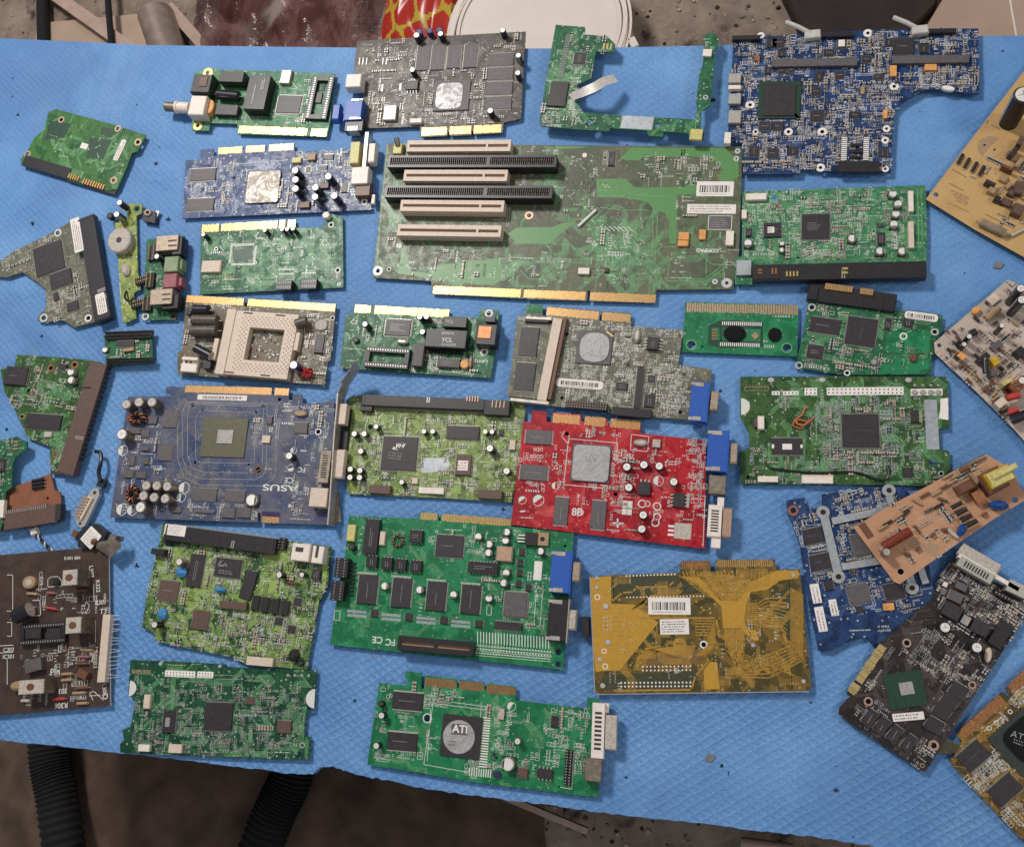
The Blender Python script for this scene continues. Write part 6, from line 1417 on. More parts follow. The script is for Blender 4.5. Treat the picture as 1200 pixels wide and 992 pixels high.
FT4 = (580, 470, 4.0)
b = Board('graphics_card', 'bright red graphics card with silver pasted processor in the middle', 'graphics card', FT4, 3.5,
    [(134, 94), (168, 98), (176, 42), (242, 48), (242, 96), (268, 98), (271, 52), (402, 62), (404, 92), (420, 94), (423, 72), (525, 82), (527, 108), (540, 110), (543, 86), (683, 98), (682, 150), (988, 184), (985, 690), (800, 668), (74, 578)], 'pcb_red', 4.5,
    holes=[(337, 152, 10), (565, 434, 10)])
b.fingers(272, 78, 682, 112, 44, [(0, 0.315), (0.365, 0.61), (0.66, 1)], 'gold', 1.0, fill=0.75)
for x, y, w, h in ((205, 168, 122, 66), (182, 334, 128, 72), (310, 514, 66, 128), (485, 532, 70, 132)): b.chip(x, y, w, h, 'v' if h > w else 'h', 1.2, mark=1, pitch=0.7, lm='white_ink', mat='chip_grey')
b.bga(450, 290, 184, 178, 'chip_grey', 'grey_paste', 0, 0, 172, 168, 1.2, 1.4, rnd=4)
b.text('ATI', 452, 270, 26, 183, 'grey_ink', z=2.75)
for x, y in ((618, 307), (698, 297), (770, 303), (838, 377), (627, 403), (695, 532), (688, 598)): b.cap(x, y, 21, 5, 'plastic_black')
b.chip(700, 408, 56, 60, 'u', 3, reach=2.5, pitch=2.3, mark=0); b.chip(862, 462, 52, 66, 'h', 3.2, reach=2.5, pitch=2.3, mark=0); b.block('heat_tab', 905, 464, 14, 70, 1.4, 'lead_metal')
b.dsub(1043, 232, 96, 195, 11, (1120, 244, 34, 96)); b.block('svideo_connector', 1042, 390, 82, 88, 11, 'dull_steel', bev=0.6); b.dvi(1030, 560, 66, 150, 10, (1088, 568, 44, 140), slots=8, mat='plastic_white', shm='red_copper'); b.block('bracket_post', 1058, 480, 32, 60, 8, 'plastic_white'); b.block('bracket_post', 1036, 660, 44, 54, 8, 'plastic_white')
b.disc(683, 192, 36, 17, 3, 'steel', name='crystal', bev=1.2); b.block('crystal', 757, 197, 38, 38, 2.6, 'steel'); b.block('transistor_pad', 880, 608, 80, 74, 0.3, 'beige_paste', bev=0); b.combs(825, 605, 28, 60, 3, 'paper', None, 0.2)
b.lines([[(345, 175), (575, 195), (572, 240)], [(345, 175), (322, 390), (540, 410)], [(325, 140), (312, 165), (345, 200), (348, 160)], [(640, 155), (722, 165), (716, 235), (635, 228), (640, 155)], [(985, 450), (975, 680)]], 0.5, 'white_ink')
half(b, ((128, 462, 20, 40), (203, 463, 28, 40), (765, 372, 26, 90), (282, 395, 18, 90))) 
b.text('DDR', 202, 224, 16, 183); b.text('GDDR', 195, 256, 16, 183); b.text('8B', 385, 520, 34, 3, bold=0.02); b.lines([[(610, 474), (606, 522)], [(634, 476), (630, 524)]], 3.6, 'white_ink'); b.sticker(155, 546, 84, 14, None, 'text', 'pcb_red', 0, 'printed_mark', 'white_ink'); b.lines([[(555, 570), (600, 572)], [(575, 552), (575, 590)], [(120, 516), (140, 514)]], 1.2, 'white_ink')
for x, y, r in ((400, 520, 16), (690, 480, 20), (760, 492, 20), (752, 568, 20), (760, 540, 18), (118, 275, 10), (715, 480, 14)):
    m = MB(); c = b.L(x, y); R = b.mm(x, y, r); m.washer(c[0], c[1], R * 0.72, R, b.th, 'white_ink', 18, 0.05); m.build('printed_ring', b.e)
b.smd([((540, 220, 650, 420), 120), ((380, 390, 600, 500), 60), ((270, 220, 350, 420), 34), ((700, 230, 980, 340), 40), ((890, 340, 985, 420), 60), ((700, 430, 980, 560), 60), ((140, 370, 240, 420), 24), ((350, 130, 620, 170), 26), ((550, 440, 600, 520), 26), ((100, 200, 270, 300), 16), ((520, 540, 620, 610), 14), ((900, 190, 985, 280), 40), ((730, 240, 760, 290), 8)], 'pppcssttt', big=0.1)
b.traces([((100, 110, 960, 650), 30)], 'trace_red', 0.3)

# ------------------------------------------------------------------ right middle
FT5 = (850, 430, 4.444)
b = Board('optical_drive_board', 'olive green board with red wire loop, square black chip and grey tape strip at right', 'circuit board', FT5, 0,
    [(78, 50), (600, 48), (1152, 50), (1160, 100), (1166, 318), (1116, 320), (1116, 430), (1166, 435), (1168, 532), (1104, 618), (700, 612), (78, 608), (78, 442), (124, 420), (126, 350), (78, 262)], 'pcb_olive_green', 3, holes=[(345, 75, 6), (118, 572, 10), (870, 58, 8), (1084, 490, 26), (1124, 554, 10, 'solder', 1.6)])
b.chip(704, 330, 192, 172, 'q', 1.6, mark=1, pitch=0.75, inkm='chip_grey'); b.chip(320, 412, 160, 84, 'v', 1.3, mark=0, pitch=0.8); b.sticker(322, 414, 50, 30, None, 'none', z0=1.46); b.disc(248, 412, 7, 12, 0.1, 'paper', z0=1.46, name='index_mark'); b.disc(397, 412, 7, 10, 0.1, 'paper', z0=1.46, name='index_mark')
for x, y, w, h, n in ((727, 125, 400, 40, 18), (445, 127, 66, 38, 3), (341, 135, 82, 20, 4), (263, 135, 42, 20, 2)):
    o = b.block('printed_frame', x, y, w, h, 0.08, 'paper', bev=0); rows = 2 if h > 30 else 1
    b.dots(x - w / 2 + 12, y - (9 if rows == 2 else 0), x + w / 2 - 12, y - (9 if rows == 2 else 0), n, 0, 18, rows, 0.62, 'dark_ink', ht=0.3)
b.block('printed_frame', 1048, 130, 166, 34, 0.08, 'paper', bev=0)
for x in (988, 1030, 1072, 1110): b.disc(x, 130, 17, 13, 1.4, 'steel', name='solder_mound', bev=0.9); b.disc(x, 94, 9, 7, 0.8, 'steel', name='solder_mound')
b.dots(110, 92, 222, 92, 8, 0, 14, 2, 0.4, 'ceramic_tan'); b.block('foil_tape', 1075, 298, 66, 258, 0.25, 'foil_tape', bev=0); b.lines([[(100, 102), (226, 102), (226, 122), (100, 122)]], 0.4, 'ceramic_tan', closed=True)
half(b, ((82, 205, 46, -90),), False); b.block('cable_socket', 186, 288, 36, 70, 4, 'plastic_white', bev=0.8); b.block('socket_back', 160, 290, 22, 44, 3, 'plastic_brown')
b.block('cable_socket', 222, 582, 106, 30, 3.4, 'plastic_white'); b.block('cable_socket', 480, 588, 162, 32, 3.4, 'plastic_white'); b.block('socket_back', 480, 568, 166, 14, 2.4, 'plastic_beige')
b.chip(986, 254, 40, 64, 'h', 2, mark=0); b.block('tantalum_capacitor', 1018, 254, 18, 66, 2, 'plastic_green'); b.chip(948, 548, 44, 50, 'v', 1.6, mark=0)
b.wire([(418, 205, 0.8), (400, 245, 2), (370, 270, 3), (352, 300, 2), (375, 316, 1), (405, 320, 1)], 0.7, 'wire_red', 'red_wire'); b.wire([(460, 262, 0.8), (430, 288, 2), (400, 302, 3), (372, 290, 3), (380, 275, 2), (430, 285, 2), (440, 292, 1)], 0.7, 'wire_red', 'red_wire')
b.wire([(240, 528, 0.8), (300, 535, 1.2), (400, 546, 1), (500, 550, 1), (600, 545, 1.4), (680, 548, 1.2), (740, 566, 1), (790, 584, 1.2), (835, 585, 1.6), (850, 555, 1.5), (845, 510, 0.8)], 0.95, 'wire_black', 'black_wire')
for x in (238, 505, 955): b.disc(x, 66, 18, 14, 0.9, 'solder', name='solder_mound', bev=0.5, n=9)
b.pour([[(1120, 165), (1160, 160), (1162, 275), (1110, 268), (1120, 220)]], 'paper', name='bare_plating')
b.text('10', 266, 178, 16, 0); b.smd([((500, 170, 890, 560), 560), ((440, 200, 620, 520), 120), ((280, 160, 380, 230), 20), ((130, 360, 240, 520), 30), ((850, 160, 1040, 420), 90), ((900, 430, 1110, 600), 60), ((280, 470, 460, 600), 40), ((90, 450, 180, 600), 14)], 'cppssttc', big=0.12, ink='foil_tape'); b.traces([((90, 60, 1100, 600), 60)], 'trace_green', 0.35)

FT6 = (900, 520, 4.0)
b = Board('laptop_graphics_board', 'navy blue board with grey metal X frame lying under the peach power strip', 'circuit board', FT6, -12,
    [(86, 264), (172, 250), (186, 300), (254, 302), (252, 236), (322, 224), (390, 224), (440, 204), (640, 200), (700, 290), (760, 600), (790, 720), (765, 836), (590, 926), (482, 936), (466, 902), (380, 926), (290, 972), (236, 966), (200, 800), (150, 480), (112, 372), (92, 332)], 'pcb_navy', 3,
    holes=[(118, 311, 14, 'copper', 1.8)])
for x, y, w, h in ((212, 430, 92, 72), (247, 552, 96, 74)):
    b.chip(x, y, w, h, 'v', 1.2, mark=1, mat='sleeve_purple', inkm='trace_navy') if False else b.chip(x, y, w, h, 'v', 1.2, mark=1, inkm='trace_navy')
    b.lines([[(x - w * .62, y - h * .62), (x + w * .5, y - h * .78), (x + w * .66, y + h * .55), (x - w * .48, y + h * .75)]], 0.4, 'foil_tape', closed=True)
b.chip(425, 702, 96, 90, 'q', 1.4, mark=0, mat='chip_grey'); b.chip(592, 690, 92, 76, 'q', 1.4, mark=0); b.chip(285, 662, 40, 44, 'h', 1.2, mark=0); b.chip(430, 776, 28, 34, 'v', 1.2, mark=0); b.chip(400, 590, 30, 30, 'q'); b.chip(440, 470, 90, 100, 'q', 1.2, mark=0, mat='chip_grey')
b.block('tantalum_capacitor', 566, 762, 52, 34, 2.4, 'orange_part', ang=-4)
for x, y, w, h in ((224, 700, 42, 92), (248, 820, 42, 118), (308, 766, 36, 78)): b.sticker(x, y, w, h, -8, 'text', rnd=0.3)
def frame():
    mb = MB(); z0, z1 = b.th + 1.0, b.th + 2.4
    def arm(p, q, w):
        a, c = b.L(*p, 2), b.L(*q, 2); L = math.hypot(c[0] - a[0], c[1] - a[1]); mb.box((a[0] + c[0]) / 2, (a[1] + c[1]) / 2, L, w, z0, z1 - (0.02 if w < 6 else 0), 'foil_tape', math.atan2(c[1] - a[1], c[0] - a[0]), None, 0.3)
    arm((264, 340), (328, 605), 6.2); arm((300, 362), (590, 300), 5.4); arm((345, 576), (540, 545), 5.0); arm((567, 240), (588, 310), 5.2); arm((674, 660), (660, 590), 5.2); arm((715, 580), (740, 655), 5)
    for x, y in ((258, 320), (567, 218), (330, 622), (675, 675)):
        c = b.L(x, y, 2); R = b.mm(x, y, 32); mb.cyl(c[0], c[1], R, z0, z1 + 0.3, 'foil_tape', None, 22, 0.3); mb.washer(c[0], c[1], R * 0.42, R * 0.6, z1 + 0.3, 'steel', 18, 0.2); mb.lid(mb.circ(c[0], c[1], R * 0.42), z1 + 0.34, 'hole_dark')
    mb.build('mounting_frame', b.e)
frame()
b.text('Made in', 540, 855, 12, 178); b.text('2007.09.17', 545, 872, 10, 178); b.text('C38M4 LS-3982P', 440, 872, 11, 178) if False else b.sticker(440, 872, 130, 12, -2, 'text', 'pcb_navy', 0, 'printed_mark', 'white_ink')
b.pour([[(258, 240), (318, 228), (330, 262), (340, 300), (270, 300)], [(395, 228), (438, 215), (440, 250), (400, 262)]], 'pcb_navy', name='bare_mask_area')
b.smd([((300, 230, 600, 340), 170), ((330, 380, 520, 560), 170), ((110, 340, 180, 480), 26), ((160, 480, 310, 500), 20), ((340, 620, 700, 780), 90), ((190, 600, 300, 660), 26), ((160, 330, 240, 380), 24), ((600, 750, 660, 820), 16)], 'ccrppst'); b.traces([((120, 300, 760, 920), 26)], 'trace_navy', 0.3)

b = Board('power_strip_board', 'long peach power strip with yellow transformer, lying across the blue and green boards', 'power supply board', FT6, -30,
    [(400, 390), (590, 278), (760, 190), (980, 62), (1022, 48), (1130, 110), (1202, 232), (1200, 266), (1060, 350), (840, 500), (618, 656), (590, 645)], 'paper_orange', 14, 1.6, side='ceramic_brown', holes=[(622, 598, 15), (1157, 262, 15)])
b.block('transformer', 1060, 170, 110, 110, 10, 'ceramic_brown', ang=-28, bev=1.2); b.block('transformer', 1090, 150, 130, 80, 16, 'film_yellow', ang=-25, bev=1.5, top='plastic_yellow'); b.block('transformer', 1110, 125, 130, 26, 18, 'plastic_yellow', ang=-27, bev=0.6); b.block('transformer_foot', 990, 245, 50, 60, 6, 'copper', ang=-28)
b.block('coil_block', 930, 200, 90, 50, 9, 'ceramic_brown', ang=-28, bev=2); b.block('coil_block', 990, 150, 60, 60, 8, 'ceramic_tan', ang=-28, bev=2)
for x, y in ((884, 287), (908, 318), (930, 347), (956, 372)): b.lying(x - 24, y + 13, x + 24, y - 13, 11, 'rim_black', 'diode', z=5)
b.disc(1088, 284, 46, 22, 7, 'deep_blue_disc', ang=5, bev=2.5); b.disc(914, 400, 20, 30, 7, 'deep_blue_disc', ang=20, bev=2.5); b.disc(870, 420, 10, 34, 4, 'beige_paste', ang=-45)
b.lying(540, 482, 668, 408, 24, 'red_brown', 'film_capacitor', z=7, n=18); b.cap(557, 506, 20, 9, 'dull_steel', 'steel', 'trimmer'); b.lying(905, 115, 1015, 58, 10, 'dull_steel', 'fuse'); b.lying(900, 128, 940, 108, 13, 'ceramic_brown', 'fuse_end')
for x, y, w, h, a, hh in ((460, 405, 80, 34, 55, 0.3), (700, 475, 60, 46, 30, 0.15), (770, 490, 56, 50, 30, 0.15)): b.block('pad_patch', x, y, w, h, hh, 'ceramic_tan', ang=a, bev=0, top='ceramic_brown' if hh > .2 else None)
for x, y, a, mt in ((560, 372, -30, 'rim_black'), (600, 345, -30, 'ceramic_tan'), (645, 325, -45, 'rim_black'), (650, 300, -30, 'ceramic_tan'), (700, 272, 30, 'ceramic_tan'), (735, 240, -30, 'ceramic_brown'), (755, 310, -30, 'sleeve_brown'), (800, 290, -30, 'sleeve_black'), (790, 230, -30, 'ceramic_tan'), (830, 200, -30, 'ceramic_brown'), (820, 262, 20, 'ceramic_brown'), (860, 180, -30, 'ceramic_tan'), (700, 400, 50, 'ceramic_brown'), (540, 390, -30, 'ceramic_tan'), (840, 150, -30, 'ceramic_tan'), (880, 150, -30, 'ceramic_tan')):
    c, n = 24 * math.cos(math.radians(a)), 24 * math.sin(math.radians(a)); b.lying(x - c, y - n, x + c, y + n, 7, mt, 'resistor')
for x, y in ((655, 515), (705, 490), (775, 425), (830, 400), (1018, 328)): b.block('component_stub', x, y, 26, 14, 3, 'ceramic_brown', ang=b.rng.uniform(-60, 30))
b.smd([((560, 280, 900, 460), 50), ((640, 440, 860, 560), 16), ((880, 90, 1000, 240), 20)], 'cro', big=0.4)

FT7 = (960, 640, 2.817)
b = Board('graphics_card', 'black graphics card standing diagonally at bottom right with green framed processor', 'graphics card', FT7, 34,
    [(432, 44), (520, 90), (620, 140), (700, 186), (700, 200), (350, 744), (330, 735), (112, 590), (64, 552), (66, 532), (95, 502), (105, 498), (90, 484), (205, 316), (300, 230), (375, 172), (385, 130)], 'pcb_black', 4,
    holes=[(289, 318, 9, 'red_copper', 1.7), (162, 511, 9, 'red_copper', 1.7), (378, 656, 10, 'red_copper', 1.8), (505, 457, 8, 'red_copper', 1.7), (340, 722, 5, 'red_copper', 1.5)])
b.fingers(104, 484, 212, 326, 32, [(0, 0.79), (0.83, 1)] if False else [(0, 0.2), (0.23, 1)], 'pale_gold', 1.6, fill=0.82, wide=True)
b.bga(285, 472, 126, 118, 'bga_green', 'die', 4, -4, 46, 42, 1.2, 0.8, ang=-8)
for x, y in ((459, 477), (431, 511), (405, 545), (379, 591)): b.chip(x, y, 56, 44, '', 1.3, ang=30, mark=0); 
for x, y in ((168, 567), (208, 593), (250, 620), (297, 650)): b.chip(x, y, 38, 58, '', 1.3, ang=32, mark=1)
b.lines([[(x - 36, y - 4), (x - 10, y - 36), (x + 40, y - 6), (x + 14, y + 32)] for x, y in ((459, 477), (431, 511), (405, 545), (379, 591))] + [[(x - 34, y + 6), (x + 2, y - 36), (x + 32, y - 14), (x - 4, y + 34)] for x, y in ((168, 567), (208, 593), (250, 620), (297, 650))], 0.5, 'grey_ink', closed=True)
b.sticker(294, 561, 104, 26, -5, 'text'); b.cap(416, 267, 20, 8); b.cap(521, 333, 20, 8); b.disc(560, 358, 12, 25, 3, 'plastic_beige', ang=12, name='crystal', bev=1)
b.block('inductor', 440, 214, 62, 46, 5, 'chip_black', ang=28); b.block('inductor', 532, 268, 60, 44, 5, 'chip_black', ang=28); b.block('tantalum_capacitor', 470, 132, 40, 24, 3, 'chip_grey', ang=25); b.block('tantalum_capacitor', 450, 165, 50, 32, 3, 'ceramic_tan', ang=25, top='chip_grey'); b.block('tantalum_capacitor', 484, 243, 30, 30, 2.4, 'steel', ang=30); b.block('crystal', 417, 125, 16, 16, 2, 'plastic_white', ang=25); b.chip(510, 185, 26, 20, 'v', 1.2, ang=30); b.chip(560, 200, 24, 20, 'v', 1.2, ang=30)
b.dvi(518, 78, 130, 36, 10, (530, 42, 150, 40), ang=30, slots=9, mat='lead_metal', shm='beige_paste'); b.block('bracket_plate', 560, 85, 230, 14, 8, 'plastic_white', ang=30, z0=1); b.block('hdmi_connector', 655, 140, 72, 40, 9, 'lead_metal', ang=25); b.header(610, 165, 70, 14, 4, ang=28, rows=1)
b.header(600, 290, 90, 50, 3, ang=-58, rows=3, pinm='chip_black')
b.smd([((390, 90, 680, 260), 330), ((215, 330, 350, 410), 50), ((150, 440, 215, 530), 30), ((350, 380, 420, 460), 36), ((330, 260, 420, 340), 40), ((420, 330, 560, 450), 60), ((300, 650, 370, 740), 26), ((115, 520, 200, 600), 16), ((580, 220, 660, 330), 24), ((440, 420, 520, 500), 14)], 'ccppssr', 'grey_ink', big=0.2); b.traces([((120, 200, 600, 720), 40)], 'trace_dark', 0.3)

FV8 = (1090, 780, 4.682)
b = Board('graphics_card', 'brown gold graphics card with rounded black processor, cut off at bottom right corner', 'graphics card', FV8, -41,
    [(46, 476), (84, 404), (172, 428), (176, 412), (142, 382), (180, 330), (395, 140), (432, 172), (436, 160), (412, 120), (560, -15), (700, -130), (1000, 200), (1000, 900), (620, 1030), (480, 930), (300, 740), (104, 522), (140, 480)], 'pcb_amber', 4, holes=[(112, 468, 16), (316, 382, 8)])
b.fingers(180, 378, 398, 172, 58, [(0, 1)], 'copper', 1.3, fill=0.75); b.fingers(440, 128, 590, -14, 58, [(0, 1)], 'copper', 1.3, fill=0.75)
b.pour([[(50, 470), (85, 408), (168, 432), (140, 476)]], 'mask_dark_olive', name='dark_mask_area'); b.chip(238, 492, 150, 118, 'v', 1.4, mark=1, inkm='chip_grey', pitch=0.8); b.chip(412, 678, 160, 120, 'v', 1.4, mark=0, pitch=0.8)
b.bga(540, 400, 330, 300, 'bga_dark', 'epoxy_blob', 0, 0, 230, 230, 1.2, 1.0, rnd=9); b.text('ATI', 485, 385, 40, 20, 'grey_ink', z=2.35); b.sticker(490, 420, 70, 40, 20, 'text', 'epoxy_blob', 0.1, 'printed_mark', 'grey_ink', z0=2.25)
for i in range(4): m = MB(); c = b.L(325 + i * 38, 340 - i * 30); m.washer(c[0], c[1], 1.0, 1.6, b.th, 'white_ink', 12, 0.05); m.build('printed_ring', b.e)
b.smd([((200, 560, 360, 700), 60), ((320, 440, 500, 620), 50), ((400, 760, 560, 900), 60), ((460, 140, 560, 260), 20), ((300, 270, 420, 380), 16)], 'cppsst'); b.traces([((160, 100, 600, 900), 40)], 'trace_gold', 0.35)

# ------------------------------------------------------------------ bottom rows
FU2 = (160, 600, 4.958)
b = Board('hard_drive_board', 'lime green drive board with long black connector, white sticker and blue capacitors', 'circuit board', FU2, 7,
    [(140, 150), (150, 62), (480, 110), (800, 152), (1132, 200), (1112, 420), (1062, 520), (1040, 640), (1005, 822), (992, 912), (640, 884), (560, 842), (110, 748), (94, 694), (30, 668), (60, 480), (100, 300), (122, 210)], 'pcb_lime', 3, holes=[(958, 362, 8), (70, 545, 7)])
b.ide(478, 155, 650, 90, 7.5, 'plastic_black', 7.6, side=1, notch=(0.63,)); b.sticker(224, 104, 122, 62, 7, 'text', z0=7.7, ink='grey_ink'); b.block('connector_lip', 200, 172, 90, 20, 3, 'plastic_black'); b.block('cable_socket', 120, 228, 72, 34, 7, 'plastic_black')
o = b.block('power_connector', 952, 232, 104, 102, 9, 'plastic_white', bev=0.6); b.block('socket_pin', 945, 215, 44, 26, 0.5, 'dark_ink', z0=9.05, par=o, foot=False); o = b.block('power_connector', 1052, 246, 66, 102, 9, 'plastic_white', bev=0.6); b.block('socket_pin', 1048, 228, 14, 70, 0.5, 'dark_ink', z0=9.05, par=o, foot=False)
b.header(835, 180, 46, 70, 6, pinh=2, pinm='red_copper'); b.chip(342, 338, 84, 190, 'h', 1.6, mark=2); b.chip(530, 322, 148, 108, 'q', 1.6, mark=0, pitch=0.8)
b.lines([[(480, 310), (500, 278), (520, 310), (480, 310)], [(500, 285), (530, 310)]], 1.0, 'grey_ink', z=1.85, name='printed_logo'); b.sticker(520, 348, 90, 34, 7, 'text', 'chip_black', 0.1, 'printed_mark', 'grey_ink', z0=1.8)
b.chip(184, 455, 112, 116, 'q', 1.4, mark=1, mat='plastic_brown'); b.chip(648, 420, 70, 168, '', 1.6, mark=0, ang=14); b.chip(370, 625, 96, 112, 'h', 1.5, mark=0, mat='plastic_brown'); b.block('cable_socket', 560, 540, 155, 44, 4, 'plastic_brown', ang=5)
for x, y, rx, ry in ((250, 344, 30, 32), (474, 448, 32, 16), (138, 590, 24, 34)): b.disc(x, y, rx, ry, 6, 'blue_disc', bev=2.5, name='disc_capacitor')
b.cap(247, 287, 19, 8, 'copper'); b.cap(104, 652, 18, 8); b.cap(828, 362, 18, 7); b.cap(960, 362, 15, 7); b.chip(1042, 360, 50, 60, 'v', 2)
for i, x in enumerate((690, 745, 805, 862)): b.chip(x, 525 + i * 10, 42, 86, 'h', 3, mark=0, pitch=1.4, mat='rim_black')
for x, y in ((825, 632), (900, 680), (935, 520)): b.chip(x, y, 44, 44, 'q', 1.2, mark=0)
b.wire([(870, 400, 1), (900, 412, 3), (940, 412, 1)], 1.0, 'ceramic_brown'); b.wire([(880, 330, 0.8), (872, 290, 2), (912, 290, 2), (900, 340, 1)], 0.8, 'trace_lime', 'green_wire')
b.block('cable_socket', 714, 866, 152, 50, 4, 'plastic_beige', ang=5); b.disc(905, 830, 28, 38, 5, 'rim_black', name='inductor', ang=20, bev=2); b.coil(945, 868, 62, 56, 2, None, 1, 'rim_black', 'rim_black')
b.smd([((60, 180, 1100, 880), 760), ((380, 560, 640, 800), 130), ((680, 600, 930, 780), 120), ((400, 240, 620, 450), 40)], 'ccrppst', big=0.1); b.traces([((60, 180, 1100, 880), 110)], 'trace_lime', 0.45, 1.0)
b.pour([[(780, 380), (800, 340), (850, 420), (820, 500), (760, 460)], [(620, 760), (700, 740), (740, 800), (660, 820)], [(1080, 220), (1122, 225), (1100, 420), (1080, 420)]], 'trace_lime', name='bright_area')

FU5 = (120, 750, 4.286)
b = Board('optical_drive_board', 'dark green board with square black chip and white half discs at both ends, bottom left', 'circuit board', FU5, 2,
    [(140, 98), (420, 108), (620, 120), (622, 132), (770, 140), (1076, 150), (1070, 240), (1034, 252), (1030, 345), (1064, 350), (1022, 365), (1012, 480), (1046, 486), (1040, 600), (600, 586), (90, 562), (88, 520), (110, 500), (100, 450), (142, 432), (166, 300), (130, 272), (134, 205)], 'pcb_dark_green', 3, holes=[(985, 570, 12), (1004, 526, 9, 'solder', 1.5)])
b.chip(582, 382, 136, 140, 'v', 1.5, mark=0, pitch=0.7); b.chip(334, 406, 62, 112, 'h', 1.4, mark=0); b.sticker(327, 410, 22, 46, 3, 'none', 'grey_ink', z0=1.6)
b.block('crystal', 222, 308, 34, 72, 3, 'plastic_beige', bev=0.7); b.block('cable_socket', 207, 540, 56, 34, 3.4, 'plastic_white'); b.block('cable_socket', 364, 543, 66, 44, 3, 'plastic_beige'); b.combs(195, 156, 96, 18, 14, 'ceramic_tan')
for x, y, w, h, n in ((390, 168, 152, 32, 9), (517, 172, 80, 32, 5)):
    b.block('printed_frame', x, y, w, h, 0.08, 'paper', bev=0, ang=2.5); b.dots(x - w / 2 + 12, y - 8, x + w / 2 - 12, y - 3, n, 0, 14, 2, 0.55, 'mask_dark_green', ht=0.2)
b.sticker(380, 124, 120, 14, 2, 'text', 'pcb_dark_green', 0, 'printed_mark', 'plastic_yellow'); b.sticker(910, 562, 100, 16, 2, 'text', 'pcb_dark_green', 0, 'printed_mark', 'white_ink')
half(b, ((136, 240, 34, -90), (1066, 292, 44, 90)), False); b.dots(932, 175, 1036, 177, 4, 0, 0, 1, 1.3, 'steel', ht=0.8)
b.chip(740, 302, 40, 38, 'h', 1.6, mark=0, mat='plastic_brown'); b.chip(912, 435, 70, 62, 'u', 1.6, mark=0, mat='plastic_brown'); b.lines([[(575, 172), (700, 178), (700, 196), (575, 192)], [(715, 180), (800, 184), (800, 204), (715, 200)], [(500, 560), (490, 520), (520, 480), (600, 470)], [(655, 200), (655, 270)], [(700, 205), (705, 280)]], 0.35, 'grey_ink')
b.disc(290, 118, 9, 11, 0.8, 'solder', name='solder_mound'); b.disc(588, 130, 9, 9, 0.8, 'solder', name='solder_mound')
b.smd([((150, 200, 500, 560), 260), ((480, 240, 860, 580), 380), ((850, 240, 1020, 560), 110), ((180, 450, 600, 580), 120)], 'cppsstt', 'grey_ink', big=0.06); b.traces([((150, 110, 1060, 580), 60)], 'trace_green', 0.35)

FU3 = (370, 590, 3.636)
b = Board('capture_card', 'green expansion card with four matching black chips and two video sockets', 'expansion card', FU3, 4,
    [(142, 52), (440, 64), (442, 36), (522, 42), (524, 72), (532, 72), (534, 44), (834, 64), (832, 96), (1100, 126), (1085, 300), (1053, 706), (700, 668), (60, 600), (100, 335), (122, 230)], 'pcb_bright_green', 3.5,
    holes=[(1034, 630, 12, 'rim_black', 1.2), (1033, 682, 10, 'rim_black', 1.2), (1062, 180, 6)])
b.fingers(446, 52, 521, 56, 30, [(0, 1)], 'gold', 1.3, fill=0.72); b.fingers(536, 58, 832, 80, 32, [(0, 1)], 'gold', 1.3, fill=0.72)
b.dip(236, 138, 60, 146, ht=3.6); b.block('crystal', 150, 124, 36, 72, 3, 'plastic_yellow', bev=0.8); b.block('crystal', 283, 147, 24, 60, 3, 'plastic_beige', bev=0.8); b.coil(348, 156, 62, 66, 3, None, 8, 'dull_steel', 'ceramic_brown'); b.dip(427, 138, 54, 52, ht=3.6); b.cap(152, 184, 14, 4, 'rim_black', 'rim_black', stripe=False)
for x, y in ((238, 246), (302, 253), (362, 260), (426, 266)): b.dip(x, y, 46, 50, ht=3.4, name='chip')
b.chip(570, 180, 116, 92, 'q', 1.6, mark=1); 
for x, y in ((220, 364), (365, 379), (513, 394), (660, 408)): b.chip(x, y, 82, 122, 'h', 1.8, mark=1, pitch=0.8, lm='white_ink'); b.combs(x, y - 68, 84, 9, 16, 'white_ink', None, 0.5)
for x, y in ((250, 466), (397, 482), (546, 496), (695, 511)): b.chip(x, y, 32, 30, 'h', 1.4, mark=0)
for x, y in ((175, 468), (321, 483), (470, 497), (618, 512)): b.combs(x, y - 9, 82, 12, 14, 'foil_tape', None, 0.1, fill=0.8); b.combs(x, y + 9, 82, 12, 14, 'foil_tape', None, 0.1, fill=0.8)
for x, y in ((293, 350), (442, 366), (586, 387), (737, 402), (692, 140), (738, 172), (736, 208), (813, 120), (808, 156), (811, 294), (801, 337), (957, 202)): b.can(x, y, 15, 5, 'dark_ink')
b.block('power_inductor', 803, 213, 70, 66, 4, 'steel', bev=1, top='red_copper'); b.dip(712, 272, 126, 48, ht=3.4); b.block('regulator', 917, 150, 52, 56, 4, 'plastic_black'); b.block('regulator_tab', 966, 150, 52, 56, 2.4, 'ceramic_tan'); b.disc(966, 150, 10, 10, 0.1, 'hole_dark', z0=2.42, name='tab_hole'); b.combs(878, 148, 30, 40, 3, 'paper', None, 1.6, fill=0.4)
b.chip(850, 428, 96, 104, 'q', 2.4, mark=0, mat='chip_grey', lm='plastic_beige'); b.combs(947, 285, 34, 90, 1, 'paper', None, 0.4, fill=0.9); b.chip(820, 520, 116, 34, 'v', 1.6, mark=0, pitch=1.4)
for x, y in ((878, 206), (870, 250), (868, 293), (863, 340), (905, 356)): b.chip(x, y, 24, 28, 'h', 1.8, mark=0)
b.header(108, 272, 54, 84, 8, pinh=0.3, rows=2); b.header(92, 370, 54, 84, 8, pinh=0.3, rows=2); b.combs(145, 318, 44, 150, 9, 'rim_black', None, 2, 'socket_legs', 0.35)
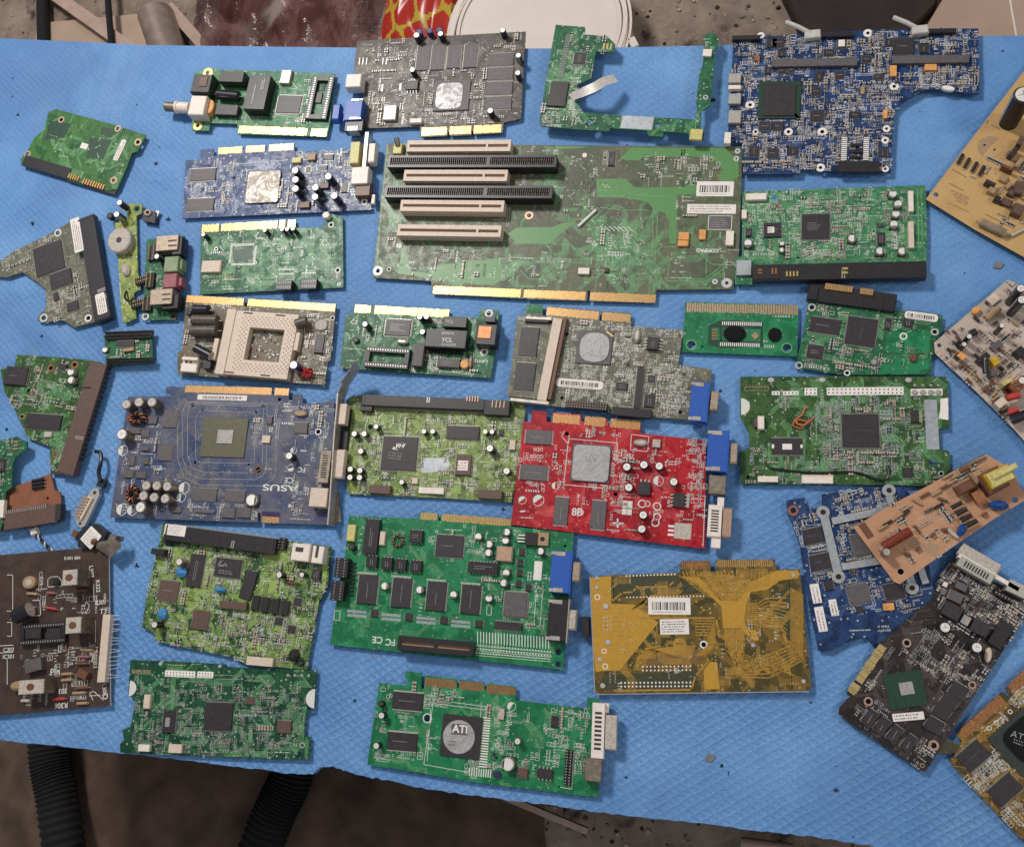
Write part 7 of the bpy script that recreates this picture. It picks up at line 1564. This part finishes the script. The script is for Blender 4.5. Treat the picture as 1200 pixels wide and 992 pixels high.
b.dsub(1043, 290, 84, 180, 11, (1110, 290, 34, 84)); b.dsub(1030, 495, 84, 180, 11, (1092, 495, 36, 86), 'plastic_black', name='video_connector', shm='beige_paste')
b.slot(508, 605, 322, 62, 8, 'plastic_black', 0.5, 'ceramic_brown', name='ribbon_socket'); b.combs(508, 592, 280, 6, 20, 'red_copper', None, 5.6, 'pins', 0.3); b.combs(505, 615, 280, 6, 20, 'red_copper', None, 5.6, 'pins', 0.3)
b.dots(690, 600, 1000, 630, 26, 0, 0, 1, 0.55, 'paper'); b.dots(690, 618, 1000, 648, 26, 0, 0, 1, 0.55, 'paper'); b.dots(685, 634, 990, 660, 26, 0, 0, 1, 0.55, 'paper')
b.lines([[(690 + i * 12.6, 545 + i * 1.0), (690 + i * 12.6, 590 + i * 1.1)] for i in range(25)], 0.7, 'white_ink'); b.lines([[(686, 605 + k * 10), (1000, 632 + k * 10)] for k in range(5)], 0.35, 'white_ink')
b.text('CE', 263, 578, 26, 184, name='approval_mark', bold=0.02); b.text('FC', 318, 588, 26, 184, name='approval_mark', bold=0.02); b.sticker(600, 112, 120, 12, 3, 'text', 'pcb_bright_green', 0, 'printed_mark', 'white_ink')
b.lines([[(80, 455), (104, 456), (102, 496), (78, 495)], [(730, 432), (750, 434), (748, 474), (728, 472)], [(940, 358), (968, 362), (955, 522), (930, 518)]], 0.4, 'white_ink', closed=True)
b.smd([((640, 110, 1000, 370), 80), ((760, 350, 980, 540), 60), ((480, 130, 660, 240), 12), ((640, 310, 800, 350), 10), ((150, 480, 700, 560), 6), ((120, 90, 220, 220), 12)], 'cppst'); b.traces([((100, 80, 1040, 640), 26)], 'trace_green', 0.3)

FU4 = (670, 630, 4.138)
b = Board('expansion_card', 'golden yellow card lying face down with barcode label and comb edge on top', 'expansion card', FU4, -0.5,
    [(84, 190), (192, 180), (520, 168), (528, 150), (528, 112), (672, 110), (674, 170), (698, 170), (700, 106), (985, 104), (990, 155), (1106, 152), (1135, 440), (1162, 720), (1150, 738), (640, 748), (112, 752), (100, 480)], 'pcb_gold', 5, side='ceramic_brown',
    holes=[(905, 217, 10), (640, 517, 12, 'paper', 1.6), (682, 714, 10), (124, 287, 10, 'paper', 1.4), (157, 548, 9, 'paper', 1.4), (162, 622, 10, 'paper', 1.4), (189, 584, 6), (148, 584, 6), (130, 563, 5)])
b.fingers(532, 132, 670, 130, 36, [(0, 1)], 'copper', 1.6, fill=0.6); b.fingers(704, 124, 984, 122, 36, [(0, 1)], 'gold', 1.6, fill=0.6)
b.pour([[(90, 192), (190, 184), (192, 318), (300, 322), (352, 362), (420, 410), (232, 642), (115, 646), (100, 480)],
    [(520, 186), (620, 190), (690, 270), (722, 305), (805, 302), (835, 270), (860, 215), (990, 160), (1100, 156), (1098, 195), (1010, 205), (950, 250), (870, 262), (850, 305), (835, 400), (850, 440), (890, 445), (910, 495), (888, 498), (840, 462), (820, 436), (735, 436), (725, 330), (650, 262), (600, 215)],
    [(640, 640), (672, 600), (705, 602), (718, 732), (644, 734)]], 'pour_gold')
b.pour([[(330, 560), (640, 540), (600, 610), (350, 620)]], 'pour_deep_gold', z=0.02, name='under_mask_area')
b.pour([[(196, 190), (510, 182), (640, 268), (205, 290)], [(960, 300), (1050, 230), (1090, 215), (1085, 480), (1000, 470)]], 'mask_dark_olive', z=0.016, name='dark_mask_area')
b.pour([[(352, 470), (430, 425), (430, 500), (350, 512)], [(240, 660), (600, 640), (580, 730), (140, 735), (150, 670)]], 'mask_dark_olive', z=0.014, name='dark_mask_area')
b.lines([[(210, 295), (245, 265), (300, 262), (310, 240), (470, 235), (490, 215)], [(330, 388), (700, 388), (715, 480)], [(205, 740), (580, 735), (600, 668), (660, 600)], [(320, 600), (335, 560), (350, 540), (420, 525)]], 1.3, 'trace_gold', z=0.09, name='wide_traces')
b.lines([[(720 + i * 16, 180), (740 + i * 10, 230), (745 + i * 10, 290)] for i in range(7)] + [[(745 + i * 14, 440), (745 + i * 14, 540 + i * 10), (800 + i * 6, 600)] for i in range(7)] + [[(200 + k * 0, 340 + k * 22), (250, 340 + k * 22)] for k in range(7)], 0.5, 'trace_gold', z=0.08, name='fine_traces')

fan = []
for i in range(15): fan.append([(706 + i * 18.5, 160), (712 + i * 17, 190 + abs(i - 7) * 5), (742 + i * 6, 262), (742 + i * 6, 302)])
for i in range(8): fan.append([(538 + i * 17, 165), (545 + i * 17, 190), (610 + i * 14, 250 - i * 4), (700 + i * 4, 300 - i * 6)])
for i in range(12): fan.append([(742 + i * 8, 440), (742 + i * 8, 500 + (i % 4) * 22), (780 + i * 5, 560 + (i % 5) * 14), (790 + i * 26, 640 + (i % 3) * 12)])
for i in range(11): fan.append([(845, 318 + i * 10), (900 + (i % 3) * 10, 318 + i * 10), (940 + i * 8, 290 + i * 16), (1040, 290 + i * 22)])
for i in range(7): fan.append([(1062 + i * 9, 240 + i * 5), (1062 + i * 9, 520 + i * 12), (1000 - i * 8, 545 + i * 22), (860 - i * 4, 600 + i * 12)])
for i in range(6): fan.append([(600, 400 + i * 14), (690 - i * 6, 400 + i * 14), (690 - i * 6, 520), (640 - i * 8, 570)])
for i in range(9): fan.append([(330 - i * 5, 330 + i * 2), (352 + i * 4, 300 - i * 3), (420 + i * 10, 292 - i * 1)])
for i in range(8): fan.append([(300 + i * 6, 640), (318 + i * 5, 570 + i * 4), (350 + i * 6, 540), (600 - i * 4, 520 + i * 9)])
b.lines(fan, 0.5, 'trace_gold', z=0.085)
for i in range(len(fan)): fan[i] = [(x + 5, y + 3) for x, y in fan[i]]
b.lines(fan, 0.3, 'pour_gold', z=0.095)
b.sticker(473, 330, 205, 82, 0.5, 'barcode'); b.sticker(498, 430, 140, 74, -1, 'text'); b.text('2UX05', 520, 452, 14, 179, 'dark_ink', z=0.13) if False else None
b.disc(524, 516, 33, 33, 0.06, 'trace_gold', name='round_label', bev=0, n=26); b.sticker(524, 512, 40, 26, 0, 'text', 'trace_gold', 0, 'printed_mark', 'brown_ink', z0=0.05)
b.dots(266, 184, 500, 176, 15, 0, 0, 1, 0.7, 'paper'); b.dots(268, 288, 640, 282, 24, 0, 0, 1, 0.6, 'paper'); b.dots(345, 624, 575, 622, 13, 0, 18, 2, 0.7, 'paper'); b.dots(240, 702, 575, 700, 19, 0, 18, 2, 0.75, 'paper'); b.dots(155, 385, 190, 383, 3, 0, 60, 4, 0.7, 'solder'); b.dots(1010, 708, 1100, 706, 8, 0, 0, 1, 0.5, 'pale_gold')
for x, y, r in ((165, 332, 14), (176, 506, 14), (120, 240, 10), (122, 195, 9), (150, 716, 13), (1075, 180, 11), (1125, 695, 11), (135, 590, 12), (880, 520, 10)): b.disc(x, y, r, r, 0.8, 'solder', name='solder_mound', bev=0.4)
b.block('plug_end', 66, 430, 34, 100, 8, 'plastic_black', z0=-6)
b.lines([[(120, 758), (1150, 744)], [(88, 190), (112, 750)]], 0.8, 'grey_ink', name='board_edge')
b.smd([((380, 640, 620, 690), 16), ((860, 280, 1060, 520), 30), ((180, 660, 240, 740), 8), ((700, 420, 900, 660), 24)], 'oopt'); b.traces([((200, 180, 520, 560), 20), ((560, 420, 900, 680), 10), ((860, 240, 1110, 660), 8), ((700, 170, 860, 300), 14)], 'trace_gold', 0.35, 0.9)

FU6 = (410, 770, 3.636)
b = Board('graphics_card', 'small green graphics card with round logo processor, at bottom centre', 'graphics card', FU6, 6,
    [(125, 108), (232, 120), (250, 112), (252, 96), (234, 86), (236, 58), (305, 66), (304, 132), (316, 132), (319, 76), (455, 92), (458, 128), (464, 130), (466, 94), (572, 108), (574, 136), (580, 137), (582, 110), (708, 124), (706, 182), (1010, 218), (1012, 168), (1064, 178), (1075, 300), (1058, 596), (560, 535), (74, 455)], 'pcb_bright_green', 3.5,
    holes=[(330, 258, 15, 'white_ink', 1.3), (615, 425, 13, 'rim_black', 1.2), (890, 550, 5)])
b.fingers(320, 102, 454, 116, 38, [(0, 1)], 'copper', 1.1); b.fingers(466, 116, 571, 127, 38, [(0, 1)], 'copper', 1.1); b.fingers(583, 132, 706, 144, 38, [(0, 1)], 'copper', 1.1)
b.bga(474, 336, 170, 178, 'chip_black', None, ht=1.6, ang=7); b.disc(464, 338, 68, 72, 0.5, 'grey_paste', ang=7, z0=1.62, name='logo_disc', bev=0.15, n=36)
b.block('logo_plate', 468, 306, 70, 46, 0.08, 'chip_grey', ang=4, z0=2.13, bev=0, foot=False); b.text('ATI', 470, 306, 30, 5, 'paper', z=2.25, name='printed_logo', bold=0.03); b.sticker(440, 365, 40, 36, 5, 'text', 'grey_paste', 0, 'printed_mark', 'chip_black', z0=2.08)
b.chip(246, 186, 128, 74, 'v', 1.3, mark=1, lm='paper', ang=5); b.chip(222, 358, 126, 76, 'v', 1.3, mark=1, lm='paper', ang=5)
b.can(672, 455, 28, 7, 'mask_dark_green'); b.cap(134, 247, 14, 6); b.cap(112, 376, 14, 6); b.cap(714, 357, 14, 6, 'dull_steel'); b.cap(132, 198, 13, 4, 'rim_black', 'rim_black', stripe=False)
b.dvi(1057, 312, 54, 236, 9, (1112, 320, 52, 148), ang=4, slots=9, mat='plastic_white', shm='beige_paste'); b.block('svideo_connector', 1036, 480, 74, 98, 10, 'dull_steel', bev=0.8); b.block('bracket_ear', 1090, 215, 26, 40, 5, 'plastic_white')
b.header(930, 468, 32, 150, 3, pinh=2, rows=2); b.chip(830, 495, 66, 40, 'v', 2.4, pitch=2.4, reach=1.8, mark=0); b.chip(735, 492, 44, 40, 'v', 2.4, mark=0, mat='plastic_brown'); b.disc(625, 498, 18, 14, 3, 'sleeve_purple', name='inductor'); b.chip(873, 272, 32, 46, 'h', 1.6, mark=0); b.block('diode', 645, 240, 26, 50, 2, 'ceramic_brown', top='beige_paste')
b.lines([[(355, 195), (600, 225)], [(435, 190), (640, 216)], [(355, 195), (315, 455), (500, 488)], [(345, 215), (330, 440)], [(900, 395), (955, 400), (945, 560), (898, 552)], [(560, 190), (548, 440)]], 0.4, 'white_ink')
half(b, ((688, 208, 20, 60),))
b.combs(575, 360, 34, 220, 20, 'paper', 96 - 90, 0.2); b.combs(555, 490, 100, 34, 10, 'white_ink', 6, 0.2)
b.smd([((130, 120, 440, 220), 40), ((95, 160, 170, 440), 26), ((190, 220, 330, 310), 26), ((180, 400, 300, 450), 16), ((330, 140, 450, 200), 34), ((325, 310, 370, 440), 16), ((580, 220, 680, 440), 70), ((490, 440, 620, 510), 50), ((660, 240, 770, 340), 14), ((820, 220, 1010, 320), 70), ((820, 330, 1000, 400), 40), ((950, 360, 1010, 520), 34), ((700, 420, 900, 520), 40), ((100, 380, 140, 440), 8)], 'cppsst'); b.traces([((120, 120, 1000, 560), 34)], 'trace_green', 0.3)

Board.cur.finish()
